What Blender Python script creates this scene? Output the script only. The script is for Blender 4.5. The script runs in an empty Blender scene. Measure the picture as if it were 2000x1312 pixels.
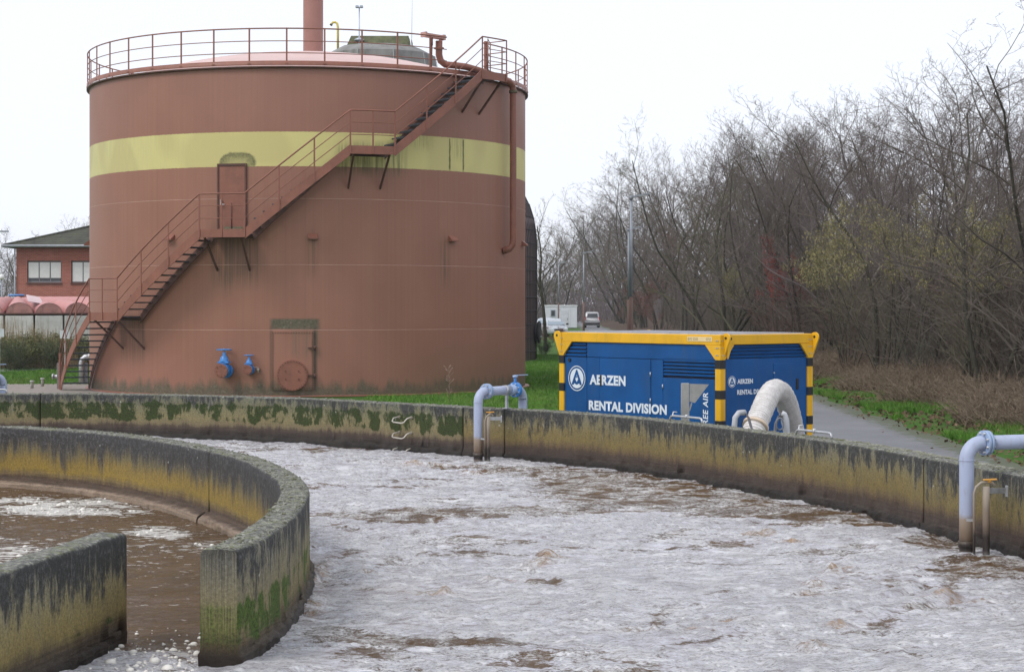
import bpy, bmesh, math, random
import numpy as np
from mathutils import Vector, Matrix, geometry as mgeo

# ------------------------------------------------------------------ camera, world, sun, exposure
scene = bpy.context.scene
COL = scene.collection
CAMH = 2.54          # camera height above the plant ground (z = 0)
FPX = 3500.0         # focal length in photograph pixels (photograph is 2000 wide)
HOR = 597.0          # horizon row in the photograph
cam = bpy.data.cameras.new('camera')
cam_ob = bpy.data.objects.new('camera', cam)
COL.objects.link(cam_ob)
cam_ob.location = (0, 0, CAMH)
cam_ob.rotation_euler = (math.radians(90), 0, 0)
cam.sensor_width = 36.0
cam.lens = 36.0 * FPX / 2000.0
cam.shift_y = -(656.0 - HOR) / 2000.0
cam.clip_start = 0.2
cam.clip_end = 3000
scene.camera = cam_ob

world = bpy.data.worlds.new('World')
scene.world = world
world.use_nodes = True
wt = world.node_tree
for n in list(wt.nodes):
    wt.nodes.remove(n)
SUN_EL, SUN_AZ = math.radians(48), math.radians(232)      # azimuth clockwise from +Y
sky = wt.nodes.new('ShaderNodeTexSky')
sky.sky_type = 'NISHITA'
sky.sun_disc = False
sky.sun_elevation = SUN_EL
sky.sun_rotation = SUN_AZ
sky.dust_density = 3.0
mixw = wt.nodes.new('ShaderNodeMixRGB')
mixw.inputs['Fac'].default_value = 0.88                    # closed cloud deck over the clear sky
mixw.inputs['Color2'].default_value = (8.9, 9.25, 10.1, 1)
bgw = wt.nodes.new('ShaderNodeBackground')
bgw.inputs['Strength'].default_value = 0.123
outw = wt.nodes.new('ShaderNodeOutputWorld')
wt.links.new(sky.outputs['Color'], mixw.inputs['Color1'])
wt.links.new(mixw.outputs['Color'], bgw.inputs['Color'])
wt.links.new(bgw.outputs['Background'], outw.inputs['Surface'])

sl = bpy.data.lights.new('sun', 'SUN')
sl.energy = 1.5
sl.angle = math.radians(20)
sl.color = (1.0, 0.97, 0.93)
sun = bpy.data.objects.new('sun', sl)
COL.objects.link(sun)
sd = Vector((math.sin(SUN_AZ) * math.cos(SUN_EL), math.cos(SUN_AZ) * math.cos(SUN_EL), math.sin(SUN_EL)))
sun.rotation_euler = sd.to_track_quat('Z', 'Y').to_euler()
sun.location = (-20, -20, 40)

vs = scene.view_settings
vs.view_transform = 'Standard'
vs.look = 'None'
vs.exposure = 0.0
vs.gamma = 1.0
vs.use_curve_mapping = False
scene.cycles.max_bounces = 5
scene.cycles.diffuse_bounces = 2
scene.cycles.glossy_bounces = 2
scene.cycles.transparent_max_bounces = 4

# ------------------------------------------------------------------ helpers
rng = np.random.default_rng(7)
random.seed(7)
R = math.radians


def at(px, py, Y):
    """world point on the depth plane Y for a photograph pixel"""
    return ((px - 1000.0) / FPX * Y, Y, CAMH - (py - HOR) / FPX * Y)


def tag(o, label=None, cat=None, group=None, kind=None):
    if label: o['label'] = label
    if cat: o['category'] = cat
    if group: o['group'] = group
    if kind: o['kind'] = kind
    return o


def thing(name, label, cat, loc=(0, 0, 0), rz=0.0, group=None):
    o = bpy.data.objects.new(name, None)
    COL.objects.link(o)
    o.location = loc
    o.rotation_euler = (0, 0, rz)
    o.empty_display_size = 0.2
    return tag(o, label, cat, group)


def link_mesh(name, me, parent=None, mat=None):
    o = bpy.data.objects.new(name, me)
    COL.objects.link(o)
    if parent is not None: o.parent = parent
    if mat is not None: me.materials.append(mat)
    return o


def copy_tree(o, parent=None):
    c = o.copy()
    COL.objects.link(c)
    c.parent = parent
    for ch in list(o.children):
        copy_tree(ch, c)
    return c


class MB:
    """collects shapes into one mesh"""
    def __init__(s):
        s.v = []; s.f = []; s.sm = []

    def add(s, vs, fs, smooth=False):
        b = len(s.v)
        s.v.extend([tuple(p) for p in vs])
        s.f.extend([tuple(i + b for i in f) for f in fs])
        s.sm.extend([smooth] * len(fs))
        return s

    def box(s, c, d, rz=0.0, bev=0.0):
        x, y, z = d[0] / 2, d[1] / 2, d[2] / 2
        ca, sa = math.cos(rz), math.sin(rz)
        b = min(bev, x * .9, y * .9, z * .9)
        if b <= 0:
            pts = [(sx * x, sy * y, sz * z) for sz in (-1, 1) for sx, sy in ((-1, -1), (1, -1), (1, 1), (-1, 1))]
            fs = [(0, 3, 2, 1), (4, 5, 6, 7), (0, 1, 5, 4), (1, 2, 6, 5), (2, 3, 7, 6), (3, 0, 4, 7)]
        else:
            lv = [(-z, b), (-z + b, 0), (z - b, 0), (z, b)]
            pts = []
            for zz, ins in lv:
                xx, yy = x - ins, y - ins
                k = b if ins == 0 else b * .5
                pts += [(-xx + k, -yy, zz), (xx - k, -yy, zz), (xx, -yy + k, zz), (xx, yy - k, zz),
                        (xx - k, yy, zz), (-xx + k, yy, zz), (-xx, yy - k, zz), (-xx, -yy + k, zz)]
            fs = [tuple(range(7, -1, -1)), tuple(range(24, 32))]
            for l in range(3):
                for i in range(8):
                    j = (i + 1) % 8
                    fs.append((l * 8 + i, l * 8 + j, l * 8 + 8 + j, l * 8 + 8 + i))
        pts = [(c[0] + p[0] * ca - p[1] * sa, c[1] + p[0] * sa + p[1] * ca, c[2] + p[2]) for p in pts]
        return s.add(pts, fs)

    def bar(s, a, b, w, h, up=(0, 0, 1)):
        """rectangular bar from a to b, width w (sideways), height h (along up)"""
        a, b = Vector(a), Vector(b)
        t = (b - a).normalized()
        u = Vector(up)
        sd_ = t.cross(u)
        if sd_.length < 1e-4: sd_ = t.cross(Vector((1, 0, 0)))
        sd_.normalize()
        u = sd_.cross(t).normalized()
        pts = []
        for p in (a, b):
            for i, j in ((-1, -1), (1, -1), (1, 1), (-1, 1)):
                pts.append(p + sd_ * (w / 2 * i) + u * (h / 2 * j))
        return s.add(pts, [(0, 1, 2, 3), (7, 6, 5, 4), (0, 4, 5, 1), (1, 5, 6, 2), (2, 6, 7, 3), (3, 7, 4, 0)])

    def tube(s, path, r, n=8, caps=True, closed=False, smooth=True):
        P = [Vector(p) for p in path]
        m = len(P)
        rs = r if isinstance(r, (list, tuple)) else [r] * m
        T = []
        for i in range(m):
            if closed: t = P[(i + 1) % m] - P[i - 1]
            else: t = P[min(i + 1, m - 1)] - P[max(i - 1, 0)]
            T.append(t.normalized() if t.length > 1e-9 else Vector((0, 0, 1)))
        ref = Vector((0, 0, 1)) if abs(T[0].z) < .9 else Vector((1, 0, 0))
        nrm = (ref - T[0] * ref.dot(T[0])).normalized()
        pts = []
        for i in range(m):
            nrm = nrm - T[i] * nrm.dot(T[i])
            if nrm.length < 1e-6: nrm = T[i].orthogonal()
            nrm.normalize()
            bn = T[i].cross(nrm)
            for k in range(n):
                a = 2 * math.pi * k / n
                pts.append(P[i] + (nrm * math.cos(a) + bn * math.sin(a)) * rs[i])
        fs = []
        for i in range(m if closed else m - 1):
            j = (i + 1) % m
            for k in range(n):
                l = (k + 1) % n
                fs.append((i * n + k, i * n + l, j * n + l, j * n + k))
        b = len(s.v)
        s.add(pts, fs, smooth)
        if caps and not closed:
            s.f.append(tuple(b + k for k in range(n - 1, -1, -1))); s.sm.append(False)
            s.f.append(tuple(b + (m - 1) * n + k for k in range(n))); s.sm.append(False)
        return s

    def cyl(s, a, b, r, n=12, r2=None, smooth=True):
        return s.tube([a, b], [r, r if r2 is None else r2], n, smooth=smooth)

    def lathe(s, prof, n=32, a0=0.0, a1=2 * math.pi, c=(0, 0, 0), smooth=True):
        full = abs((a1 - a0) - 2 * math.pi) < 1e-6
        m = n if full else n + 1
        pts = []
        for (r, z) in prof:
            for k in range(m):
                a = a0 + (a1 - a0) * k / n
                pts.append((c[0] + r * math.sin(a), c[1] - r * math.cos(a), c[2] + z))
        fs = []
        for i in range(len(prof) - 1):
            for k in range(n):
                l = (k + 1) % m if full else k + 1
                fs.append((i * m + k, i * m + l, (i + 1) * m + l, (i + 1) * m + k))
        return s.add(pts, fs, smooth)

    def prism(s, poly, ax, lo, hi):
        """extrude a 2D polygon; ax = axis of extrusion (0 x, 1 y, 2 z)"""
        n = len(poly)
        def p3(p, t):
            return (t, p[0], p[1]) if ax == 0 else ((p[0], t, p[1]) if ax == 1 else (p[0], p[1], t))
        pts = [p3(p, lo) for p in poly] + [p3(p, hi) for p in poly]
        fs = [tuple(range(n - 1, -1, -1)), tuple(range(n, 2 * n))]
        for i in range(n):
            j = (i + 1) % n
            fs.append((i, j, n + j, n + i))
        return s.add(pts, fs)

    def mesh(s, name, fix=True):
        me = bpy.data.meshes.new(name)
        me.from_pydata(s.v, [], s.f)
        me.polygons.foreach_set('use_smooth', s.sm)
        if fix:
            bm = bmesh.new(); bm.from_mesh(me)
            bmesh.ops.recalc_face_normals(bm, faces=bm.faces)
            bm.to_mesh(me); bm.free()
        me.update()
        return me

    def build(s, name, mat, parent=None, fix=True):
        return link_mesh(name, s.mesh(name, fix), parent, mat)


def np_mesh(name, V, F, smooth=False):
    """fast mesh from arrays: V (n,3); F (m,3) or (m,4)"""
    me = bpy.data.meshes.new(name)
    V = np.asarray(V, dtype=np.float32); F = np.asarray(F, dtype=np.int32)
    m, k = F.shape
    me.vertices.add(len(V)); me.vertices.foreach_set('co', V.ravel())
    me.loops.add(m * k); me.loops.foreach_set('vertex_index', F.ravel())
    me.polygons.add(m)
    me.polygons.foreach_set('loop_start', np.arange(m, dtype=np.int32) * k)
    me.polygons.foreach_set('use_smooth', np.full(m, smooth))
    me.update(calc_edges=True)
    return me


def segs_arrays(p0, p1, r0, r1, n=3):
    p0 = np.asarray(p0, float); p1 = np.asarray(p1, float)
    r0 = np.asarray(r0, float)[:, None]; r1 = np.asarray(r1, float)[:, None]
    t = p1 - p0
    t /= np.maximum(np.linalg.norm(t, axis=1, keepdims=True), 1e-9)
    ref = np.where(np.abs(t[:, 2:3]) < .9, np.array([[0, 0, 1.0]]), np.array([[1.0, 0, 0]]))
    a = np.cross(t, ref); a /= np.linalg.norm(a, axis=1, keepdims=True)
    b = np.cross(t, a)
    m = len(p0)
    V = np.zeros((m, 2 * n, 3))
    for k in range(n):
        c, s_ = math.cos(2 * math.pi * k / n), math.sin(2 * math.pi * k / n)
        d = a * c + b * s_
        V[:, k] = p0 + d * r0
        V[:, n + k] = p1 + d * r1
    F = np.zeros((m, n, 4), dtype=np.int64)
    base = np.arange(m) * 2 * n
    for k in range(n):
        l = (k + 1) % n
        F[:, k, 0] = base + k; F[:, k, 1] = base + l; F[:, k, 2] = base + n + l; F[:, k, 3] = base + n + k
    return V.reshape(-1, 3), F.reshape(-1, 4)


# value noise in numpy -------------------------------------------------
def _hash(ix, iy, seed):
    h = (ix.astype(np.int64) * 374761393 + iy.astype(np.int64) * 668265263 + seed * 1442695041) & 0xFFFFFFFF
    h = ((h ^ (h >> 13)) * 1274126177) & 0xFFFFFFFF
    return ((h ^ (h >> 16)) & 0xFFFF) / 65535.0


def vnoise(x, y, seed=0):
    ix, iy = np.floor(x), np.floor(y)
    fx, fy = x - ix, y - iy
    fx = fx * fx * fx * (fx * (fx * 6 - 15) + 10); fy = fy * fy * fy * (fy * (fy * 6 - 15) + 10)
    a = _hash(ix, iy, seed); b = _hash(ix + 1, iy, seed); c = _hash(ix, iy + 1, seed); d = _hash(ix + 1, iy + 1, seed)
    return (a + (b - a) * fx) * (1 - fy) + (c + (d - c) * fx) * fy


def fbm(x, y, oct=4, seed=0, gain=.5):
    s_ = 0; a = 1; t = 0
    for o in range(oct):
        s_ = s_ + a * vnoise(x * 2 ** o + 17.3 * o, y * 2 ** o - 9.1 * o, seed + o); t += a; a *= gain
    return s_ / t


def spline(pts, step):
    """Catmull-Rom through 2D points, resampled at about `step` metres"""
    P = [np.array(p, float) for p in pts]
    P = [2 * P[0] - P[1]] + P + [2 * P[-1] - P[-2]]
    out = []
    for i in range(1, len(P) - 2):
        p0, p1, p2, p3 = P[i - 1:i + 3]
        n = max(4, int(np.linalg.norm(p2 - p1) / step * 2))
        for k in range(n):
            t = k / n
            out.append(.5 * ((2 * p1) + (-p0 + p2) * t + (2 * p0 - 5 * p1 + 4 * p2 - p3) * t * t + (-p0 + 3 * p1 - 3 * p2 + p3) * t ** 3))
    out.append(P[-2])
    out = np.array(out)
    d = np.concatenate([[0], np.cumsum(np.linalg.norm(np.diff(out, axis=0), axis=1))])
    m = max(2, int(d[-1] / step) + 1)
    s_ = np.linspace(0, d[-1], m)
    return np.stack([np.interp(s_, d, out[:, 0]), np.interp(s_, d, out[:, 1])], 1), s_


def in_poly(x, y, poly):
    x = np.asarray(x); y = np.asarray(y)
    inside = np.zeros(x.shape, bool)
    n = len(poly)
    for i in range(n):
        x0, y0 = poly[i]; x1, y1 = poly[(i + 1) % n]
        c = ((y0 > y) != (y1 > y)) & (x < (x1 - x0) * (y - y0) / ((y1 - y0) + 1e-12) + x0)
        inside ^= c
    return inside


# ------------------------------------------------------------------ materials
class NT:
    def __init__(s, name):
        s.mat = bpy.data.materials.new(name)
        s.mat.use_nodes = True
        s.t = s.mat.node_tree
        for n in list(s.t.nodes): s.t.nodes.remove(n)
        s.o = s.t.nodes.new('ShaderNodeOutputMaterial')
        s.b = s.t.nodes.new('ShaderNodeBsdfPrincipled')
        s.t.links.new(s.b.outputs[0], s.o.inputs['Surface'])

    def put(s, sock, v):
        if hasattr(v, 'is_output'): s.t.links.new(v, sock)
        elif isinstance(v, (tuple, list)):
            sock.default_value = tuple(v) + ((1,) if len(v) == 3 and len(sock.default_value) == 4 else ())
        else: sock.default_value = v

    def coord(s, which='Object'):
        return s.t.nodes.new('ShaderNodeTexCoord').outputs[which]

    def attr(s, name, out='Fac'):
        n = s.t.nodes.new('ShaderNodeAttribute'); n.attribute_name = name
        return n.outputs[out]

    def normal_z(s):
        g = s.t.nodes.new('ShaderNodeNewGeometry')
        return s.xyz(g.outputs['Normal'])[2]

    def scale(s, v, sc, loc=(0, 0, 0)):
        n = s.t.nodes.new('ShaderNodeMapping'); n.inputs['Scale'].default_value = sc; n.inputs['Location'].default_value = loc
        s.t.links.new(v, n.inputs['Vector']); return n.outputs[0]

    def xyz(s, v):
        n = s.t.nodes.new('ShaderNodeSeparateXYZ'); s.t.links.new(v, n.inputs[0]); return n.outputs

    def noise(s, v, sc=5, detail=4, rough=.55, dist=0.0):
        n = s.t.nodes.new('ShaderNodeTexNoise')
        n.inputs['Scale'].default_value = sc; n.inputs['Detail'].default_value = detail
        n.inputs['Roughness'].default_value = rough; n.inputs['Distortion'].default_value = dist
        s.t.links.new(v, n.inputs['Vector']); return n.outputs['Fac']

    def voro(s, v, sc=5, feat='F1', out='Distance'):
        n = s.t.nodes.new('ShaderNodeTexVoronoi'); n.feature = feat; n.inputs['Scale'].default_value = sc
        s.t.links.new(v, n.inputs['Vector']); return n.outputs[out]

    def brick(s, v, sc, c1, c2, mortar, bw=.5, rh=.25, ms=.02):
        n = s.t.nodes.new('ShaderNodeTexBrick')
        n.inputs['Scale'].default_value = sc
        for k, c in (('Color1', c1), ('Color2', c2), ('Mortar', mortar)): n.inputs[k].default_value = (*c, 1)
        n.inputs['Brick Width'].default_value = bw; n.inputs['Row Height'].default_value = rh; n.inputs['Mortar Size'].default_value = ms
        s.t.links.new(v, n.inputs['Vector']); return n.outputs['Color'], n.outputs['Fac']

    def math(s, op, a, b=0.0, clamp=False):
        n = s.t.nodes.new('ShaderNodeMath'); n.operation = op; n.use_clamp = clamp
        s.put(n.inputs[0], a); s.put(n.inputs[1], b); return n.outputs[0]

    def lin(s, v, a0, a1, b0=0.0, b1=1.0):
        n = s.t.nodes.new('ShaderNodeMapRange'); n.clamp = True
        s.put(n.inputs['Value'], v)
        for k, q in (('From Min', a0), ('From Max', a1), ('To Min', b0), ('To Max', b1)): s.put(n.inputs[k], q)
        return n.outputs[0]

    def ramp(s, f, stops, interp='LINEAR'):
        n = s.t.nodes.new('ShaderNodeValToRGB'); cr = n.color_ramp; cr.interpolation = interp
        while len(cr.elements) < len(stops): cr.elements.new(.5)
        for e, (p, c) in zip(cr.elements, stops):
            e.position = p; e.color = (*c, 1) if len(c) == 3 else c
        s.put(n.inputs[0], f); return n.outputs[0]

    def mix(s, f, a, b, mode='MIX'):
        n = s.t.nodes.new('ShaderNodeMixRGB'); n.blend_type = mode
        s.put(n.inputs[0], f); s.put(n.inputs[1], a); s.put(n.inputs[2], b); return n.outputs[0]

    def bump(s, h, strength=.3, dist=.01, normal=None):
        n = s.t.nodes.new('ShaderNodeBump'); n.inputs['Strength'].default_value = strength; n.inputs['Distance'].default_value = dist
        s.t.links.new(h, n.inputs['Height'])
        if normal is not None: s.t.links.new(normal, n.inputs['Normal'])
        return n.outputs[0]

    def out(s, base, rough=.6, metal=0.0, normal=None, spec=.5, **kw):
        s.put(s.b.inputs['Base Color'], base); s.put(s.b.inputs['Roughness'], rough); s.put(s.b.inputs['Metallic'], metal)
        s.put(s.b.inputs['Specular IOR Level'], spec)
        if normal is not None: s.t.links.new(normal, s.b.inputs['Normal'])
        for k, v in kw.items(): s.put(s.b.inputs[k.replace('_', ' ')], v)
        return s.mat


def simple(name, col, rough=.5, metal=0.0, var=.15, sc=4.0, bump=0.0, spec=.5, dirt=None, dirt_amt=.5, bsc=None):
    """paint or metal with cloudy variation, fine grime and an optional bump"""
    m = NT(name); c = m.coord()
    n = m.noise(c, sc, 5, .6)
    lo = tuple(max(0, x * (1 - var)) for x in col); hi = tuple(min(1, x * (1 + var)) for x in col)
    base = m.ramp(n, [(.3, lo), (.7, hi)])
    if dirt:
        d = m.noise(m.scale(c, (1, 1, .25)), sc * 2.3, 6, .7)
        base = m.mix(m.lin(d, .52, .72, 0, dirt_amt), base, dirt)
    nr = m.bump(m.noise(c, bsc or sc * 12, 3), bump, .01) if bump else None
    return m.out(base, m.lin(n, .2, .8, max(0.03, rough - .08), min(1, rough + .1)), metal, nr, spec)

def comb(m, x, y, z):
    n = m.t.nodes.new('ShaderNodeCombineXYZ')
    m.put(n.inputs[0], x); m.put(n.inputs[1], y); m.put(n.inputs[2], z)
    return n.outputs[0]


def concrete_mat(name, stops, z0=.66, k=2.2, dark=(.034, .035, .035), moss=None, drip=.5, seed=0.0, topgreen=.5, amt=.95, soft=.045, dsc=(6.5, 1.7, 1)):
    """weathered basin concrete. stops: tide-mark and algae zones by height; a ragged black lichen crust
    thickens towards the top (half cover at z0); optional moss = (z_low, z_high, threshold, colour)"""
    m = NT(name)
    c3 = m.coord()
    z = m.xyz(c3)[2]
    al = m.math('ADD', m.attr('along'), seed)
    v = comb(m, al, z, 0.0)
    wide = m.noise(m.scale(v, (.9, .5, 1)), 1.0, 3, .5)
    streak = m.noise(m.scale(v, (8, .9, 1)), 1.0, 6, .7)
    grain = m.noise(c3, 42, 5, .8)
    lich = m.noise(c3, 20, 6, .85)
    t = m.math('ADD', z, m.math('MULTIPLY', m.math('ADD', m.math('MULTIPLY', m.math('SUBTRACT', streak, .5), .30), m.math('MULTIPLY', m.math('SUBTRACT', wide, .5), .16)), m.lin(z, .10, .34)))
    base = m.ramp(m.math('DIVIDE', t, .9), stops)
    base = m.mix(m.lin(m.noise(c3, 3.5, 5, .7), .42, .62, 0, .35), base, m.mix(.5, base, (.12, .105, .075)))
    # ragged dark crust with hanging drips
    nd = m.noise(m.scale(v, dsc, (4, 0, 0)), 1.0, 9, .78)
    nw = m.noise(m.scale(v, (1.3, .7, 1), (9, 2, 0)), 1.0, 2)
    dd = m.math('ADD', m.math('ADD', nd, m.math('MULTIPLY', m.math('SUBTRACT', nw, .5), .30)), m.math('MULTIPLY', m.math('SUBTRACT', z, z0), k * .22))
    dm_ = m.math('MULTIPLY', m.lin(dd, .515 - soft, .515 + soft, 0, amt), m.lin(z, .16, .34))
    dcol = m.mix(m.lin(lich, .50, .66, 0, .75), dark, tuple(min(1, q * 3.4 + .03) for q in dark))
    base = m.mix(dm_, base, dcol)
    # second, finer peppering
    pep = m.noise(m.scale(v, (30, 15, 1)), 1.0, 5, .8)
    base = m.mix(m.math('MULTIPLY', m.lin(pep, .56, .64, 0, .75), m.lin(z, .24, .5)), base, (.030, .029, .024))
    # pale lime run-off
    fine = m.noise(m.scale(v, (24, 2.2, 1)), 1.0, 5, .75)
    base = m.mix(m.math('MULTIPLY', m.math('MULTIPLY', m.lin(fine, .57, .66, 0, drip), m.lin(z, .36, .5)), m.lin(nw, .42, .58)), base, (.33, .32, .27))
    if moss:
        zl_, zh_, th, mc = moss
        mo = m.noise(m.scale(v, (3.0, 1.5, 1), (11, 0, 0)), 1.0, 8, .68)
        win = m.math('MINIMUM', m.lin(z, zl_, zl_ + .16), m.lin(z, zh_, zh_ - .16))
        mk_ = m.lin(m.math('ADD', mo, m.math('MULTIPLY', m.math('SUBTRACT', win, 1.0), .30)), th, th + .05)
        base = m.mix(m.math('MULTIPLY', mk_, .92), base, m.ramp(grain, [(.34, tuple(q * .28 for q in mc)), (.62, mc)]))
    # tide band near the water: level grain
    tide = m.noise(m.scale(v, (1.5, 42, 1)), 1.0, 4, .7)
    base = m.mix(m.math('MULTIPLY', m.lin(tide, .42, .6, 0, .6), m.lin(z, .34, .2)), base, m.mix(.6, base, (.012, .009, .007)))
    # top face: lichen crust, pale and green flecks
    tz = m.math('MULTIPLY', m.lin(m.normal_z(), .5, .85), m.lin(z, .7, .8))
    topc = m.ramp(lich, [(.36, (.040, .040, .038)), (.48, (.12, .12, .11)), (.56, (.26, .26, .22)), (.66, (.42, .42, .36))])
    topc = m.mix(m.lin(m.noise(c3, 6.0, 6, .75), .52, .60, 0, topgreen), topc, (.17, .19, .06))
    base = m.mix(tz, base, topc)
    vo = m.voro(m.scale(c3, (1, 1, 1.3)), 4.7)
    vg = m.noise(c3, 2.2, 2)
    base = m.mix(m.math('MULTIPLY', m.math('MULTIPLY', m.lin(m.math('ADD', vo, m.math('MULTIPLY', grain, .08)), .13, .10, 0, .8), m.lin(vg, .54, .57)), m.lin(z, .4, .5)), base, (.42, .42, .38))
    base = m.mix(.6, base, m.mix(1.0, base, m.ramp(grain, [(.3, (.35, .35, .35)), (.7, (1.6, 1.6, 1.6))]), 'MULTIPLY'))
    h = m.math('ADD', m.math('MULTIPLY', grain, .6), m.math('ADD', lich, m.math('MULTIPLY', m.math('MULTIPLY', tide, m.lin(z, .34, .2)), 1.2)))
    return m.out(base, m.lin(z, .08, .3, .55, .9), 0, m.bump(h, .8, .014), .35)


CON_OUT = concrete_mat('concrete_outer', [(0, (.012, .009, .007)), (.14, (.020, .014, .011)), (.17, (.050, .034, .027)), (.28, (.075, .050, .038)), (.36, (.15, .105, .055)), (.46, (.21, .158, .058)), (.62, (.22, .172, .070)), (.74, (.22, .19, .10)), (.9, (.19, .18, .13))], .62, 2.4, drip=.7)
CON_OUT_MOSS = concrete_mat('concrete_mossy', [(0, (.012, .009, .008)), (.16, (.020, .015, .012)), (.24, (.048, .033, .027)), (.31, (.085, .060, .045)), (.37, (.19, .15, .085)), (.50, (.24, .20, .10)), (.70, (.20, .185, .10)), (.9, (.16, .16, .11))], .70, 2.6, moss=(.26, .84, .445, (.034, .058, .011)), drip=.7, seed=5.0)
CON_RING = concrete_mat('concrete_ring', [(0, (.06, .042, .03)), (.055, (.30, .22, .155)), (.125, (.34, .25, .18)), (.15, (.10, .065, .045)), (.21, (.085, .052, .032)), (.28, (.21, .145, .055)), (.34, (.30, .205, .045)), (.50, (.28, .195, .055)), (.62, (.22, .175, .08)), (.9, (.16, .15, .12))], .50, 3.6, dark=(.040, .040, .044), drip=.4, seed=2.0, soft=.085, dsc=(9, 1.0, 1), amt=.9)
CON_RING_OUT = concrete_mat('concrete_ring_outside', [(0, (.014, .010, .008)), (.12, (.035, .024, .017)), (.22, (.12, .088, .045)), (.34, (.24, .195, .095)), (.55, (.26, .225, .125)), (.9, (.25, .235, .18))], .66, 1.5, moss=(.06, .60, .47, (.075, .14, .014)), drip=.6, seed=8.0)
CON_BAFFLE = concrete_mat('concrete_baffle', [(0, (.012, .009, .007)), (.13, (.030, .020, .015)), (.24, (.10, .072, .040)), (.34, (.26, .20, .075)), (.50, (.29, .235, .10)), (.70, (.27, .245, .15)), (.9, (.24, .23, .18))], .60, 2.6, moss=(.10, .42, .56, (.05, .085, .012)), drip=.3, seed=31.0)


def wall_sweep(name, path, s, s0, s1, thick, mat, parent, origin, ledge=.05, outside=None, side=1, top=.86, gap=.012, taper_end=False):
    """a run of basin wall: sweep of a profile along path between arclengths s0..s1.
    path is the water face, thickness goes to the left of travel (side=1) or right (-1)"""
    s0 += gap; s1 -= gap
    n = max(3, int((s1 - s0) / .05))
    ss = np.linspace(s0, s1, n)
    px, py = np.interp(ss, s, path[:, 0]), np.interp(ss, s, path[:, 1])
    tx, ty = np.gradient(px), np.gradient(py)
    l = np.hypot(tx, ty); tx /= l; ty /= l
    nx, ny = -ty * side, tx * side
    front = [(-.5 * ledge, -.6), (-ledge, -.1), (-ledge, .08), (-ledge * .9, .12), (-ledge * .35, .145), (-.004, .16), (0, .30), (0, .45), (0, .60), (0, .72), (0, .825), (.010, top - .010), (.032, top)]
    prof = front + [(thick * .35, top + .003), (thick * .65, top + .003)] + [(thick - max(o, 0) + (min(o, 0) * -.25), z_) for o, z_ in front[::-1]]
    m = len(prof)
    V = np.zeros((n, m, 3)); A = np.zeros((n, m))
    for k, (o, z) in enumerate(prof):
        q = fbm(ss * 5 + k * 3.1, ss * 0 + k * 1.7, 3, 3 + k)
        q2 = fbm(ss * 22 + k * 5.3, ss * 0 + k * 2.7, 3, 13 + k)
        jo = (q - .5) * (.012 if z > .2 else .05) + (q2 - .5) * (.004 if z > .2 else .05)
        jz = (fbm(ss * 7 + k, ss * 0 + 9, 3, 50 + k // 5) - .5) * (.016 if z > .7 else .07 if 0 < z < .2 else 0)
        oo = (o if o >= 0 else o * np.clip((ss - s0 if taper_end else ss * 0 + 9) / .5, .12, 1)) + jo * np.clip((ss - s0) / .3, .2, 1)
        V[:, k, 0] = px + nx * oo - origin[0]; V[:, k, 1] = py + ny * oo - origin[1]; V[:, k, 2] = z + jz - origin[2]
        A[:, k] = ss + (40 if k > 14 else 0)
    A[0, :] += np.abs(V[0, :, 0] - V[0, 0, 0]) * .3; A[-1, :] += np.abs(V[-1, :, 0] - V[-1, 0, 0]) * .3
    # rounded, slightly drawn-in ends
    for e, sg in ((0, 1), (n - 1, -1)):
        V[e, 10:18, 2] -= .008
    idx = np.arange(n * m).reshape(n, m)
    F = np.stack([idx[:-1, :-1], idx[1:, :-1], idx[1:, 1:], idx[:-1, 1:]], -1).reshape(-1, 4)
    if side < 0: F = F[:, ::-1]
    cap = []
    h = m // 2
    # end caps as quads across the profile
    cv = []
    extra_V = []; extra_F = []
    for e, flip in ((0, False), (n - 1, True)):
        a = idx[e]
        for k in range(h):
            q = [a[k], a[k + 1], a[m - 2 - k], a[m - 1 - k]]
            if len(set(q)) < 4: continue
            if flip != (side < 0): q = q[::-1]
            extra_F.append(q)
    F = np.concatenate([F, np.array(extra_F)], 0)
    me = np_mesh(name, V.reshape(-1, 3), F, True)
    at_ = me.attributes.new('along', 'FLOAT', 'POINT'); at_.data.foreach_set('value', A.ravel().astype(np.float32))
    # caps flat
    sm = np.ones(len(F), bool); sm[-len(extra_F):] = False
    me.polygons.foreach_set('use_smooth', sm)
    o = link_mesh(name, me, parent, mat)
    if outside is not None:
        me.materials.append(outside)
        mi = np.zeros(len(F), np.int32)
        kk = np.tile(np.arange(m - 1), n - 1)
        mi[:len(kk)][kk >= 12] = 1
        mi[len(kk):] = 1
        me.polygons.foreach_set('material_index', mi)
    return o


# ---- outer basin wall: line of the water-side face, measured on the wall top
WALL_PTS = [(-27.5, 10), (-26.5, 18), (-23.6, 25.5), (-18.5, 31.2), (-14.0, 33.3), (-9.7, 34.15), (-7.3, 34.0), (-4.7, 32.95), (-3.65, 32.3), (-2.68, 31.45), (-1.74, 30.6), (-.78, 29.7), (-.12, 29.15), (.69, 28.45),
            (1.56, 27.3), (2.24, 26.1), (2.85, 24.8), (3.85, 22.4), (4.25, 21.15), (4.56, 19.8), (4.78, 18.9), (5.05, 17.5), (5.35, 14), (5.2, 9), (4.6, 3), (2.5, -3), (-4, -8), (-14, -9), (-23, -4), (-27, 3), (-27.5, 10)]
wpath, ws = spline(WALL_PTS, .1)


def s_at_px(px, lo=5.0):
    """arclength of the outer wall where it is seen at photograph column px (far, visible side)"""
    ok = (wpath[:, 1] > 12) & (wpath[:, 0] > -14)
    col = 1000 + FPX * wpath[:, 0] / np.maximum(wpath[:, 1], 1)
    i = np.argmin(np.where(ok, np.abs(col - px), 1e9))
    return ws[i]


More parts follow.
